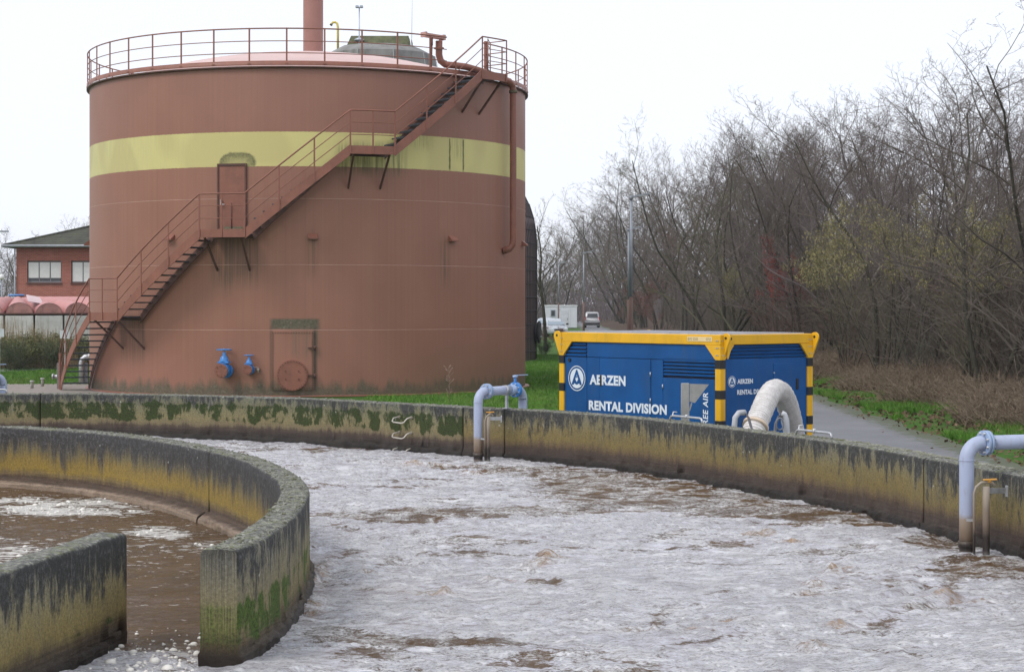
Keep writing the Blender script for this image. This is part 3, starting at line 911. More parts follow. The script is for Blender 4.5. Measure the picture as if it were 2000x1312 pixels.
tank = thing('storage_tank', 'huge red-brown cylindrical steel sludge tank with a yellow band', 'tank', TC)
mb = MB()
zs = [0.0, .1, .3, .6, 1.0, 1.86, 2.8, 3.68, 4.6, 5.52, 6.2, 6.42, 6.9, 7.38, 8.2, 8.8, TOPZ]
mb.lathe([(TR, z_) for z_ in zs], 192)
shell = mb.build('shell', TANK, tank)
n = 192
pa = np.array([((k * 360.0 / n + 180) % 360) - 180 for _ in zs for k in range(n)], np.float32)
a_ = shell.data.attributes.new('phi', 'FLOAT', 'POINT'); a_.data.foreach_set('value', pa)
for z_ in (1.86, 3.68, 5.52):
    mb = MB(); mb.lathe([(TR, z_ - .008), (TR + .006, z_), (TR, z_ + .008)], 160)
    mb.build('weld_seam', SEAMC, tank)
mb = MB(); mb.lathe([(TR, .012), (TR + .13, .012), (TR + .13, .035), (TR, .045)], 160); mb.build('base_flange', STEEL_RED, tank)
mb = MB(); prof = [(TR - .04, TOPZ - .05)] + [(TR * math.cos(t) * .99, TOPZ - .02 + 1.02 * math.sin(t)) for t in np.linspace(0.02, math.pi / 2, 14)]
prof = [(6.65 * (1 - i / 14), TOPZ - .05 + 1.28 * (1 - (1 - i / 14) ** 2)) for i in range(15)]; prof[-1] = (0.01, prof[-1][1])
mb.lathe(prof, 96); mb.build('roof', ROOF_PINK, tank)
mb = MB(); mb.lathe([(TR - .1, TOPZ - .035), (TR + .09, TOPZ - .035), (TR + .09, TOPZ + .015), (TR - .1, TOPZ + .015)], 160); mb.build('rim_walkway', DARK_RUST, tank)  # dark colour stands in for the shadow line along the walkway edge
mb = MB(); mb.lathe([(TR + .085, TOPZ + .032), (TR + .085, TOPZ + .16), (TR + .075, TOPZ + .16), (TR + .075, TOPZ + .032)], 160); mb.build('toe_board', STEEL_RED, tank)
# railing round the rim; stair gap on the right
RR = TR + .06
G0, G1 = 43.5, 53.5
post = MB(); post.box((0, 0, .54), (.045, .03, 1.02), bev=.005).box((0, 0, .05), (.09, .07, .04))
pme = post.mesh('railing_post'); pme.materials.append(STEEL_RED)
N_POST = 41
first = phi_px(560, RR)
for k in range(N_POST):
    p = first + k * 360 / N_POST
    p = (p + 180) % 360 - 180
    if G0 - 1 < p < G1 + 1: continue
    o = bpy.data.objects.new('railing_post', pme); COL.objects.link(o); o.parent = tank
    o.location = pol(RR, p, TOPZ + .03); o.rotation_euler = (0, 0, R(p))
for nm, zz, rr_ in (('top_rail', 1.06, .020), ('mid_rail', .71, .013), ('mid_rail', .38, .013)):
    mb = MB(); mb.tube([pol(RR, p, TOPZ + zz) for p in np.linspace(G1 - 360, G0 - 2.5, 140)], rr_, 6)
    mb.build(nm, STEEL_RED, tank)

# rounded vent hoods, door, hatch
def curved_plate(mb, p0, p1, z0, z1, r0, r1, n=10):
    a = np.linspace(p0, p1, n + 1)
    ptsA = [pol(r1, p, z0) for p in a] + [pol(r1, p, z1) for p in a] + [pol(r0, p, z0) for p in a] + [pol(r0, p, z1) for p in a]
    m_ = n + 1; fs = []
    for k in range(n):
        fs += [(k, k + 1, m_ + k + 1, m_ + k), (m_ + k, m_ + k + 1, 3 * m_ + k + 1, 3 * m_ + k), (2 * m_ + k, 2 * m_ + k + 1, k + 1, k)]
    fs += [(0, m_, 3 * m_, 2 * m_), (n, 2 * m_ + n, 3 * m_ + n, m_ + n)]
    mb.add(ptsA, fs)
    return mb


for px in (181, 331, 611, 886, 1021):
    p = phi_px(px, TR + .08); z_ = 4.46
    if px == 181: p = -77
    if px == 1021: p = 80
    mb = MB()
    w = 1.05
    A = [pol(TR - .01, p - w, z_ + .10), pol(TR - .01, p + w, z_ + .10), pol(TR + .17, p + w, z_ - .03), pol(TR + .17, p - w, z_ - .03),
         pol(TR - .01, p - w, z_ - .07), pol(TR - .01, p + w, z_ - .07), pol(TR + .17, p + w, z_ - .07), pol(TR + .17, p - w, z_ - .07)]
    mb.add(A, [(0, 1, 2, 3), (4, 7, 6, 5), (3, 2, 6, 7), (0, 3, 7, 4), (1, 5, 6, 2)])
    mb.build('vent_hood', STEEL_RED, tank)

p0, p1 = phi_px(428, TR + .03), phi_px(478, TR + .03)
door = curved_plate(MB(), p0, p1, 4.60, 6.43, TR - .02, TR + .030, 4).build('door', STEEL_RED, tank)
mb = MB()
for a, b, za, zb in ((p0 - .45, p0 - .05, 4.60, 6.50), (p1 + .05, p1 + .45, 4.60, 6.50), (p0 - .05, p1 + .05, 6.44, 6.50)): curved_plate(mb, a, b, za, zb, TR - .02, TR + .055, 3)
mb.build('frame', DARK_RUST, door)
mb = MB(); mb.box(pol(TR + .07, p0 + .7, 5.42), (.05, .08, .16), R(p0), .01); mb.cyl(pol(TR + .10, p0 + .6, 5.36), pol(TR + .10, p0 + 1.6, 5.36), .014, 6)
mb.build('lock', simple('brushed_metal', (.62, .62, .62), .35, .8), door)
mb = MB(); mb.tube([pol(TR + .06, -12.2, 4.6), pol(TR + .06, -12.2, 5.4)], .012, 5); mb.build('cable_conduit', DARK_RUST, door)
mb = MB(); curved_plate(mb, p0 + 1.2, p1 - .4, 4.62, 4.74, TR + .031, TR + .036, 4); mb.build('lichen_patch', simple('lichen_crust', (.16, .15, .09), .95, var=.5, sc=30, bump=.6), door)

hp0, hp1 = phi_px(530, TR + .05), phi_px(613, TR + .05)
hatch = curved_plate(MB(), hp0, hp1, .20, 1.84, TR - .02, TR + .05, 12).build('hatch_plate', TANK, tank)
hm = hatch.data
a_ = hm.attributes.new('phi', 'FLOAT', 'POINT'); a_.data.foreach_set('value', np.array([math.degrees(math.atan2(v.co.x, -v.co.y)) for v in hm.vertices], np.float32))
bolts = MB()
for k in range(26):
    zz = .27 + k * (1.50 / 25)
    for p in (hp0 + .35, hp1 - .35): bolts.box(pol(TR + .055, p, zz), (.022, .03, .022), R(p))
for k in range(16):
    p = hp0 + .35 + (hp1 - hp0 - .7) * k / 15
    for zz in (.25, 1.79): bolts.box(pol(TR + .055, p, zz), (.022, .03, .022), R(p))
tag(bolts.build('bolts', DARK_RUST, hatch), kind='stuff')
mp = phi_px(571, TR + .1); mz = z_px(733, TR + .1, mp)
cdir = Vector(pol(1, mp, 0)); ctr = Vector(pol(TR, mp, mz))
mb = MB(); mb.cyl(ctr + cdir * .02, ctr + cdir * .12, .43, 40); mb.cyl(ctr + cdir * .12, ctr + cdir * .145, .425, 40)
cover = mb.build('manhole_cover', STEEL_RED, tank)
sx = Vector((cdir.y * -1, cdir.x, 0))
bm_ = MB()
for k in range(30):
    a = 2 * math.pi * k / 30
    q = ctr + cdir * .15 + sx * (.395 * math.cos(a)) + Vector((0, 0, .395 * math.sin(a)))
    bm_.cyl(q - cdir * .01, q + cdir * .02, .014, 6)
for a, b in ((-.18, .12), (.18, .12), (-.18, -.10), (.18, -.10)):
    q = ctr + cdir * .145 + sx * a + Vector((0, 0, b)); bm_.cyl(q, q + cdir * .03, .018, 6)
tag(bm_.build('bolts', DARK_RUST, cover), kind='stuff')
for zz in (1.37, .60):
    mb = MB(); mb.bar(pol(TR + .09, hp1 - 1.4, zz), pol(TR + .09, hp1 + .35, zz), .05, .035); mb.cyl(pol(TR + .08, hp1 + .3, zz - .06), pol(TR + .08, hp1 + .3, zz + .06), .03, 8)
    mb.build('hinge', DARK_RUST, tank)

# stack on the roof
STACK = simple('stack_paint', (.34, .165, .135), .5, var=.08, sc=1.5)
mb = MB(); mb.lathe([(.315, -.1), (.315, 6.5)], 40); mb.lathe([(.42, -.02), (.42, .03), (.32, .05)], 40); mb.lathe([(.335, 3.0), (.335, 3.06)], 40)
sp = Vector(TC) + Vector((.09, 0, TOPZ + 1.20))
st = thing('vent_stack', 'tall red-brown steel pipe stack rising from the tank roof', 'chimney', sp)
mb.build('pipe', STACK, st)

# ------------------------------------------------------------------ stair round the tank
stair = thing('spiral_stair', 'red-brown steel stair with landings and handrail winding up the tank', 'staircase', TC)
R_IN = TR + .08
NODES = [(-70.0, 0.02), (phi_px(176, RS_OUT), 2.25), (phi_px(230, RS_OUT), 2.25), (phi_px(390, RS_OUT), 4.54), (phi_px(478, RS_OUT), 4.54), (phi_px(684, RS_OUT), 6.84), (phi_px(771, RS_OUT), 6.84), (phi_px(941, RS_OUT), 9.16), (phi_px(988, RS_OUT), 9.16)]
NODES[0] = (NODES[1][0] - 21.7, .02)


def stair_z(p):
    return float(np.interp(p, [a for a, b in NODES], [b for a, b in NODES]))


def strip(name, r, pa_, pb_, dz0, dz1, th=.012, zf=stair_z, mat=STEEL_RED):
    a = np.linspace(pa_, pb_, max(3, int(abs(pb_ - pa_) / 1.2)))
    pts = []
    for p in a:
        z_ = zf(p)
        pts += [pol(r - th, p, z_ + dz0), pol(r + th, p, z_ + dz0), pol(r + th, p, z_ + dz1), pol(r - th, p, z_ + dz1)]
    fs = []
    for i in range(len(a) - 1):
        for k in range(4):
            l = (k + 1) % 4
            fs.append((i * 4 + k, i * 4 + l, i * 4 + 4 + l, i * 4 + 4 + k))
    fs += [(0, 1, 2, 3), tuple(len(pts) - 4 + k for k in (3, 2, 1, 0))]
    return MB().add(pts, fs).build(name, mat, stair)


tread = MB()
tw = RS_OUT - R_IN - .03
for kk in range(6): tread.box((0, .015 + kk * .042 - .115, 0), (tw, .008, .034))
for kk in range(8): tread.box((-tw / 2 + .03 + kk * (tw - .06) / 7, -.01, .002), (.006, .225, .026))
tread.box((0, -.135, -.002), (tw, .028, .042))
tme = tread.mesh('tread'); tme.materials.append(GRATE)
for i in range(0, 8, 2):
    (pa_, za), (pb_, zb) = NODES[i], NODES[i + 1]
    strip('outer_stringer', RS_OUT, pa_, pb_, -.17, .13)
    strip('inner_stringer', R_IN, pa_, pb_, -.20, .04, mat=DARK_RUST)
    nst = 11
    for k in range(nst):
        t = (k + .55) / (nst + .4)
        p = pa_ + (pb_ - pa_) * t; z_ = za + (zb - za) * (k + 1) / (nst + 1)
        o = bpy.data.objects.new('tread', tme); COL.objects.link(o); o.parent = stair
        o.location = pol((RS_OUT + R_IN) / 2, p, z_); o.rotation_euler = (0, 0, R(p) + math.pi / 2)
        o.rotation_euler = (0, 0, R(p - 90))
    # landing
    pc, zc = NODES[i + 2]
    mb = MB(); curved_plate(mb, pb_, pc, zb - .05, zb - .02, R_IN, RS_OUT - .02, 8); mb.build('landing_floor', GRATE, stair)
    strip('toe_board', RS_OUT, pb_ - .05, pc + .05, -.13, .10)
    strip('landing_beam', R_IN, pb_, pc, -.13, .0, mat=DARK_RUST)
    if i == 6:
        mb = MB(); curved_plate(mb, pb_ + .8, pc + .4, zb - .06, zb - .015, TR - .1, R_IN + .0, 4); mb.build('landing_bridge', GRATE, stair)
    for p in (pb_ + .8, pc - .9):
        q = p + (0 if i else 0)
        mb = MB(); mb.bar(pol(RS_OUT - .08, q, zb - .12), pol(TR - .01, q + (1.5 if i < 2 else 0), zb - (1.02 if i else .95)), .05, .05); mb.build('brace', DARK_RUST, stair)
# handrail: posts and three rails outside
pr_pts = []
for i in range(0, 8, 2):
    (pa_, za), (pb_, zb), (pc, zc) = NODES[i], NODES[i + 1], NODES[i + 2]
    for t in ([.03, .36, .69] if i == 0 else [.33, .66]): pr_pts.append(pa_ + (pb_ - pa_) * t)
    pr_pts += [pb_, (pb_ + pc) / 2, pc] if i < 6 else [pb_, pc]
pm = MB(); pm.box((0, 0, .47), (.045, .02, 1.20), bev=.004)
pmm = pm.mesh('handrail_post'); pmm.materials.append(STEEL_RED)
for p in pr_pts:
    o = bpy.data.objects.new('handrail_post', pmm); COL.objects.link(o); o.parent = stair
    o.location = pol(RS_OUT + .025, p, stair_z(p)); o.rotation_euler = (0, 0, R(p))
for nm, dz, rr_ in (('top_rail', 1.07, .022), ('mid_rail', .74, .012), ('mid_rail', .40, .012)):
    mb = MB(); pp = sorted(set(list(np.arange(NODES[0][0] + .6, NODES[-1][0], 1.0)) + [a for a, b in NODES[1:]]))
    mb.tube([pol(RS_OUT + .025, p, stair_z(p) + dz) for p in pp], rr_, 6); mb.build(nm, STEEL_RED, stair)
# rails closing the top landing back to the rim, swing gate
pe = NODES[-1][0]
for dz in (1.07, .74, .40):
    mb = MB(); mb.tube([pol(RS_OUT + .02, pe, 9.16 + dz), pol(RR, pe + 1.2, 9.18 + dz)], .014, 6); mb.build('end_rail', STEEL_RED, stair)
gate = MB()
ga, gb = pol(RS_OUT - .1, pe - 5.2, 9.2), pol(RS_OUT - .55, pe - .2, 9.2)
for dz in (.15, .38, .6, .82, 1.0): gate.tube([(ga[0], ga[1], ga[2] + dz), (gb[0], gb[1], gb[2] + dz)], .011, 5)
for q in (ga, gb): gate.tube([(q[0], q[1], q[2] + .1), (q[0], q[1], q[2] + 1.02)], .016, 6)
gate.build('swing_gate', STEEL_RED, stair)
mb = MB(); mb.box(pol(RR, pe + 1.2, 9.18 + .55), (.09, .06, 1.15), R(pe)); mb.build('gate_post', STEEL_RED, stair)
mb = MB(); mb.box(pol(RS_OUT, NODES[0][0] - 1.0, .55), (.10, .06, 1.1), R(NODES[0][0])); mb.build('newel_post', STEEL_RED, stair)

# ------------------------------------------------------------------ overflow pipe down the tank side
op = thing('overflow_pipe', 'red-brown overflow pipe bending from the tank roof down its right side', 'pipe', TC)
PD = 65.0
path = [pol(6.62, 40.2, 10.15), pol(6.62, 40.2, 9.75), pol(6.64, 40.6, 9.58), pol(6.70, 41.6, 9.48), pol(6.86, 44, 9.46)]
path += [pol(7.0, p, 9.46 - (p - 44) * .012) for p in np.linspace(46, 61, 8)]
path += [pol(7.06, 63, 9.22), pol(7.07, 64.4, 9.14), pol(7.07, PD, 9.0), pol(7.07, PD, 8.6), pol(7.07, PD, 6.5), pol(7.07, PD, 4.55), pol(7.05, PD, 4.36), pol(6.97, PD - .4, 4.24), pol(6.80, PD - 1.2, 4.18)]
mb = MB(); mb.tube(path, .10, 14); mb.build('pipe', STEEL_RED, op)
mb = MB(); mb.tube([pol(7.07, PD, 8.9), pol(7.07, PD, 8.98)], .125, 14); mb.build('sleeve', simple('mossy_sleeve', (.12, .10, .06), .9, var=.3, sc=20), op)
mb = MB(); mb.tube([pol(6.62, 40.2, 9.92), pol(6.62, 40.2, 9.96)], .145, 14); mb.build('flange', STEEL_RED, op)
tdir = Vector(pol(1, 40.2 + 90, 0)); hc = Vector(pol(6.60, 40.2, 10.26))
mb = MB()
b_ = hc + tdir * .10; a__ = hc - tdir * .50
mb.bar(a__ + Vector((0, 0, .02)), b_, .22, .10)
mb.bar(b_, b_ + tdir * .08, .22, .15); mb.bar(a__ + Vector((0, 0, .03)), a__ + tdir * -.06 + Vector((0, 0, .03)), .24, .14)
mb.build('funnel_box', ROOF_PINK and simple('pink_flashing', (.50, .28, .24), .5, var=.1), op)
mb = MB(); mb.bar(pol(6.62, 37.6, 9.3), pol(6.62, 37.8, 10.18), .05, .07); mb.cyl(pol(6.62, 37.8, 10.0), pol(6.62, 37.8, 10.2), .05, 8); mb.build('support', STEEL_RED, op)
for z_ in ():
    mb = MB(); mb.bar(pol(TR - .01, PD + .3, z_), pol(7.03, PD + .3, z_), .05, .03); mb.build('bracket', STEEL_RED, op)

# ------------------------------------------------------------------ blue gate valves on the tank foot
BLUE_V = simple('valve_blue_paint', (.055, .24, .62), .35, var=.15, sc=8, dirt=(.10, .10, .10), dirt_amt=.3)


def gate_valve(px, pyc, s, label):
    p = phi_px(px, TR + .3); z_ = z_px(pyc, TR + .3, p)
    d = Vector(pol(1, p, 0)); side = Vector((-d.y, d.x, 0)); ctr = Vector(TC) + Vector(pol(TR, p, z_))
    v = thing('gate_valve', label, 'valve', ctr)
    mb = MB(); mb.cyl((0, 0, 0), d * .50 * s, .10 * s, 16); mb.lathe([(.02, -.17 * s), (.13 * s, -.12 * s), (.16 * s, 0), (.13 * s, .14 * s), (.10 * s, .20 * s)], 16, c=tuple(d * .27 * s)); mb.build('body', BLUE_V, v)
    mb = MB(); mb.cyl(d * .10 * s, d * .14 * s, .20 * s, 20); mb.build('flange', BLUE_V, v)
    f2_ = MB(); f2_.cyl(d * .42 * s, d * .47 * s, .20 * s, 20); f2 = f2_.build('flange', BLUE_V, v)
    mb = MB(); mb.cyl(d * .475 * s, d * .51 * s, .195 * s, 20)
    for k in range(8):
        a = 2 * math.pi * k / 8
        q = d * .51 * s + side * (.15 * s * math.cos(a)) + Vector((0, 0, .15 * s * math.sin(a))); mb.cyl(q, q + d * .025, .018 * s, 6)
    mb.build('blind_cover', STEEL_RED, v)
    mb = MB(); e = d * .27 * s; mb.box((e.x, e.y, .235 * s), (.32 * s, .22 * s, .05 * s), R(p), .008); mb.lathe([(.13 * s, .26 * s), (.11 * s, .36 * s), (.05 * s, .44 * s), (.035 * s, .52 * s)], 14, c=tuple(e)); mb.build('bonnet', BLUE_V, v)
    mb = MB(); mb.cyl((e.x, e.y, .5 * s), (e.x, e.y, .62 * s), .018 * s, 8); mb.build('stem', simple('stem_steel', (.5, .5, .5), .3, .9), v)
    mb = MB(); mb.tube([(e.x + .20 * s * math.cos(a), e.y + .20 * s * math.sin(a), .585 * s) for a in np.linspace(0, 2 * math.pi, 25)[:-1]], .018 * s, 6, closed=True)
    for k in range(4):
        a = math.pi / 4 + k * math.pi / 2; mb.cyl((e.x, e.y, .58 * s), (e.x + .2 * s * math.cos(a), e.y + .2 * s * math.sin(a), .585 * s), .014 * s, 5)
    mb.cyl((e.x, e.y, .56 * s), (e.x, e.y, .61 * s), .04 * s, 8)
    mb.build('handwheel', BLUE_V, v)
    return v


gate_valve(437, 724, 1.0, 'larger blue gate valve with handwheel on the tank foot')
gate_valve(484, 722, .68, 'smaller blue gate valve with handwheel, nearer the hatch plate')
p = phi_px(505, TR + .1); z_ = z_px(721, TR + .1, p)
tp = thing('sampling_tap', 'tiny metal tap on the tank between small blue valve and hatch', 'tap', Vector(TC) + Vector(pol(TR, p, z_)))
d = Vector(pol(1, p, 0)); sdv = Vector((-d.y, d.x, 0))
mb = MB(); mb.cyl((0, 0, 0), d * .16, .03, 8); mb.cyl(d * .13, d * .13 + Vector((0, 0, -.08)), .022, 8); mb.build('spout', simple('tap_metal', (.45, .42, .38), .4, .8), tp)
mb = MB(); mb.bar(d * .1 + Vector((0, 0, .05)), d * .1 - sdv * .18 + Vector((0, 0, .06)), .02, .01); mb.build('lever', simple('tap_lever', (.6, .6, .58), .4, .6), tp)

# ------------------------------------------------------------------ blower container
CN = (3.43, 29.5, 0.0); CRZ = math.atan2(.640, .769)
CL, CW, CT = 4.03, 2.31, 2.06
BLUE = simple('container_blue', (.002, .076, .26), .40, var=.16, sc=1.6, spec=.3, bump=.05, bsc=3, dirt=(.035, .085, .19), dirt_amt=.55)
YEL = simple('frame_yellow', (.80, .43, .008), .42, var=.10, sc=2, dirt=(.42, .25, .04), dirt_amt=.5)
BLK = simple('stripe_black', (.012, .012, .013), .45, var=.2)
WHT = simple('lettering_white', (.72, .78, .86), .5, var=.05)
DKBL = simple('louvre_dark', (.004, .02, .07), .6, var=.2)
GALV = simple('galvanised', (.50, .51, .52), .42, .75, var=.2, sc=14)
STAIN = simple('stainless', (.42, .41, .39), .38, .75, var=.2, sc=3, dirt=(.2, .19, .17))


def LF(px, py):
    p = (px - 1000) / FPX; b = (CN[0] - CN[1] * p) / (.640 + .769 * p)
    return b, CAMH - (py - HOR) / FPX * (CN[1] + .769 * b)


def SF(px, py):
    p = (px - 1000) / FPX; a = (CN[1] * p - CN[0]) / (.769 - .640 * p)
    return a, CAMH - (py - HOR) / FPX * (CN[1] + .640 * a)


def z6(zx, zy): return 1060 + zx / 3.448, 620 + zy / 3.448


box = thing('blower_container', 'blue blower container in a yellow frame with black striped posts', 'container', CN, CRZ)
INS = .035                                     # panels sit behind the frame
# corner posts with painted stripes
for (a, b) in ((.065, .065), (.065, CL - .065), (CW - .065, .065), (CW - .065, CL - .065)):
    mb = MB(); mb.box((a, b, CT / 2 - .1), (.13, .13, CT - .2), bev=.012); po = mb.build('corner_post', YEL, box)
    zt = CT - .405
    k = 0
    while zt > .12:
        mb = MB(); mb.box((a, b, zt - .085), (.136, .136, .165), bev=.012); mb.build('black_stripe', BLK, po)
        zt -= .50
    mb = MB(); mb.box((a, b, .03), (.2, .2, .06)); mb.build('foot_plate', BLK, po)
# top beams with corner gussets
for (ax, w) in ((0, .0), (0, CW - .10)):
    mb = MB(); mb.box((w + .05, CL / 2, CT - .085), (.10, CL - .01, .17), bev=.008); mb.build('top_beam', YEL, box)
for w in (.0, CL - .10):
    mb = MB(); mb.box((CW / 2, w + .05, CT - .083), (CW - .21, .10, .166), bev=.008); mb.build('top_beam', YEL, box)
for w in (.02, CW - .03):
    for b0_, sg in ((.13, 1), (CL - .13, -1)):
        mb = MB(); mb.prism([(b0_ - sg * .13, CT - .168), (b0_ + sg * .22, CT - .168), (b0_, CT - .40), (b0_ - sg * .13, CT - .40)], 0, w - .022, w - .002 + .012); mb.build('gusset', YEL, box)
for w in (.02, CL - .03):
    for a0_, sg in ((.13, 1), (CW - .13, -1)):
        mb = MB(); mb.prism([(a0_ - sg * .13, CT - .168), (a0_ + sg * .20, CT - .168), (a0_, CT - .40), (a0_ - sg * .13, CT - .40)], 1, w - .023, w - .002 + .012); mb.build('gusset', YEL, box)
# lifting lugs: rounded plates at the corners
for (a, b, s_) in ((.0, CL, 1), (.10, -.0, -1), (CW, .0, -1), (CW, CL, 1)):
    poly = []
    dirb = 1 if s_ > 0 else -1
    for t in np.linspace(-.3, math.pi * .75, 9): poly.append((b + dirb * (.04 + .085 * math.cos(t)), CT - .06 + .085 * math.sin(t)))
    poly += [(b - dirb * .08, CT + .0), (b - dirb * .08, CT - .36), (b + dirb * .0, CT - .36)]
    mb = MB(); mb.prism(poly, 0, a - .012, a + .018); lug = mb.build('lifting_lug', YEL, box)
    mb = MB(); mb.cyl((a - .018, b + dirb * .04, CT - .055), (a + .024, b + dirb * .04, CT - .055), .024, 12); mb.build('eye', BLK, lug)
# lug standing diagonally at the near corner, short side
poly = [(.10, CT - .36), (.02, CT - .36)] + [(.18 + .085 * math.cos(t), CT - .06 + .085 * math.sin(t)) for t in np.linspace(-.4, math.pi * .8, 9)]
poly = [(.14, CT - .40), (.26, CT - .13)] + [(.205 + .075 * math.cos(t), CT - .07 + .075 * math.sin(t)) for t in np.linspace(-.1, math.pi * .6, 7)] + [(.10, CT - .0)]
mb = MB(); mb.prism(poly, 1, -.045, -.027); lug = mb.build('lifting_lug', YEL, box)
mb = MB(); mb.cyl((.205, -.05, CT - .065), (.205, -.02, CT - .065), .024, 12); mb.build('eye', BLK, lug)
bol = MB()
for b in (.05, .09, CL - .05, CL - .09):
    for zz in (CT - .10, CT - .22, CT - .34): bol.cyl((-.012, b, zz), (.0, b, zz), .013, 6)
for a in (.04, .10, CW - .04, CW - .10):
    for zz in (CT - .10, CT - .22, CT - .34): bol.cyl((a, -.012, zz), (a, .0, zz), .013, 6)
tag(bol.build('bolts', GALV, box), kind='stuff')
# roof grating
mb = MB(); mb.box((CW / 2, CL / 2, CT - .03), (CW - .2, CL - .2, .02))
mb.build('roof_sheet', simple('roof_sheet', (.3, .3, .32), .6, var=.2), box)
mb = MB()
for k in range(52): mb.box((CW / 2, .12 + k * (CL - .24) / 51, CT + .004), (CW - .22, .012, .03))
for k in range(30): mb.box((.13 + k * (CW - .26) / 29, CL / 2, CT + .002), (.008, CL - .22, .026))
tag(mb.build('roof_grating', simple('grating_pale', (.55, .55, .58), .5, .4, var=.15), box), kind='stuff')


def panel_long(zx0, zx1, zy0, zy1, name='panel', depth=INS, mat=None, bev=.006, th=.02):
    (b0_, z0_), (b1_, z1_) = LF(*z6(zx0, zy0)), LF(*z6(zx1, zy1))
    lo, hi = min(b0_, b1_), max(b0_, b1_); zl, zh = min(z0_, z1_), max(z0_, z1_)
    mb = MB(); mb.box((depth + th / 2, (lo + hi) / 2, (zl + zh) / 2), (th, hi - lo - .006, zh - zl - .006), bev=bev)
    return mb.build(name, mat or BLUE, box), lo, hi, zl, zh


def panel_short(zx0, zx1, zy0, zy1, name='panel', depth=INS, mat=None, th=.02):
    (b0_, z0_), (b1_, z1_) = SF(*z6(zx0, zy0)), SF(*z6(zx1, zy1))
    lo, hi = min(b0_, b1_), max(b0_, b1_); zl, zh = min(z0_, z1_), max(z0_, z1_)
    mb = MB(); mb.box(((lo + hi) / 2, depth + th / 2, (zl + zh) / 2), (hi - lo - .006, th, zh - zl - .006), bev=.006)
    return mb.build(name, mat or BLUE, box), lo, hi, zl, zh


# core box behind the panels
mb = MB(); mb.box((CW / 2, CL / 2, (CT - .17) / 2 + .05), (CW - .16, CL - .16, CT - .28)); mb.build('housing', DKBL, box)
B0 = .11; B1 = CL - .11
bl = LF(*z6(287, 300))[0]; bd0 = LF(*z6(372, 300))[0]; bd1 = LF(*z6(718, 300))[0]; be = LF(*z6(800, 300))[0]
ztop = CT - .165; zmid = CT - .44; zbot = .10


def lp(b0_, b1_, z0_, z1_, name, depth=INS, parent=None, mat=None):
    mb = MB(); mb.box((depth + .01, (b0_ + b1_) / 2, (z0_ + z1_) / 2), (.02, abs(b1_ - b0_) - .008, z1_ - z0_ - .008), bev=.005)
    return mb.build(name, mat or BLUE, parent or box)


def slats_long(b0_, b1_, z0_, z1_, n):
    pn = lp(b0_, b1_, z0_, z1_, 'louvre', INS + .03, mat=DKBL)
    for k in range(n):
        zc = z1_ - (k + .5) * (z1_ - z0_) / n; h = (z1_ - z0_) / n
        mb = MB(); y0_, y1_ = min(b0_, b1_) + .01, max(b0_, b1_) - .01
        mb.add([(INS + .04, y0_, zc + h * .42), (INS - .005, y0_, zc - h * .12), (INS - .005, y0_, zc - h * .30), (INS + .03, y0_, zc + h * .25),
                (INS + .04, y1_, zc + h * .42), (INS - .005, y1_, zc - h * .12), (INS - .005, y1_, zc - h * .30), (INS + .03, y1_, zc + h * .25)],
               [(0, 1, 2, 3), (7, 6, 5, 4), (0, 4, 5, 1), (1, 5, 6, 2), (2, 6, 7, 3), (3, 7, 4, 0)])
        mb.build('slat', BLUE, pn)
    return pn


lp(bl, B1, zbot, zmid, 'panel')
slats_long(bl + .01, B1, zmid + .005, ztop, 4)
lp(B0, bl, zmid, ztop, 'panel')
lp(bd0, bl, zbot, zmid, 'panel')
dr = lp(bd1, bd0, zbot, zmid - .0, 'door', INS - .006)
for zz in (CT - .70, CT - 1.15, CT - 1.6):
    mb = MB(); mb.cyl((INS - .012, bd1 + .0, zz - .04), (INS - .012, bd1, zz + .04), .012, 8); mb.build('hinge', GALV, dr)
mb = MB(); hb, hz = LF(*z6(384, 425)); mb.box((INS - .012, hb, hz), (.02, .045, .20), bev=.008); mb.build('handle', BLK, dr)
lp(be, bd1, zbot, zmid, 'panel')
zl0, zl1 = LF(*z6(900, 395))[1], LF(*z6(900, 278))[1]
slats_long(B0, be, zl0, zl1, 5)
lp(B0, be, zl1, zmid, 'panel')
d2 = lp(B0, be, zbot, zl0 - .03, 'door', INS - .005)
for zz in (CT - .9, CT - 1.5):
    mb = MB(); mb.cyl((INS - .01, be, zz - .04), (INS - .01, be, zz + .04), .012, 8); mb.build('hinge', GALV, d2)
mb = MB(); q = LF(*z6(172, 285)); mb.cyl((INS - .02, q[0], q[1]), (INS, q[0], q[1]), .035, 10); mb.build('lock', BLK, box)
# short side
def sp_(a0_, a1_, z0_, z1_, name, depth=INS, parent=None, mat=None):
    mb = MB(); mb.box(((a0_ + a1_) / 2, depth + .01, (z0_ + z1_) / 2), (abs(a1_ - a0_) - .008, .02, z1_ - z0_ - .008), bev=.005)
    return mb.build(name, mat or BLUE, parent or box)


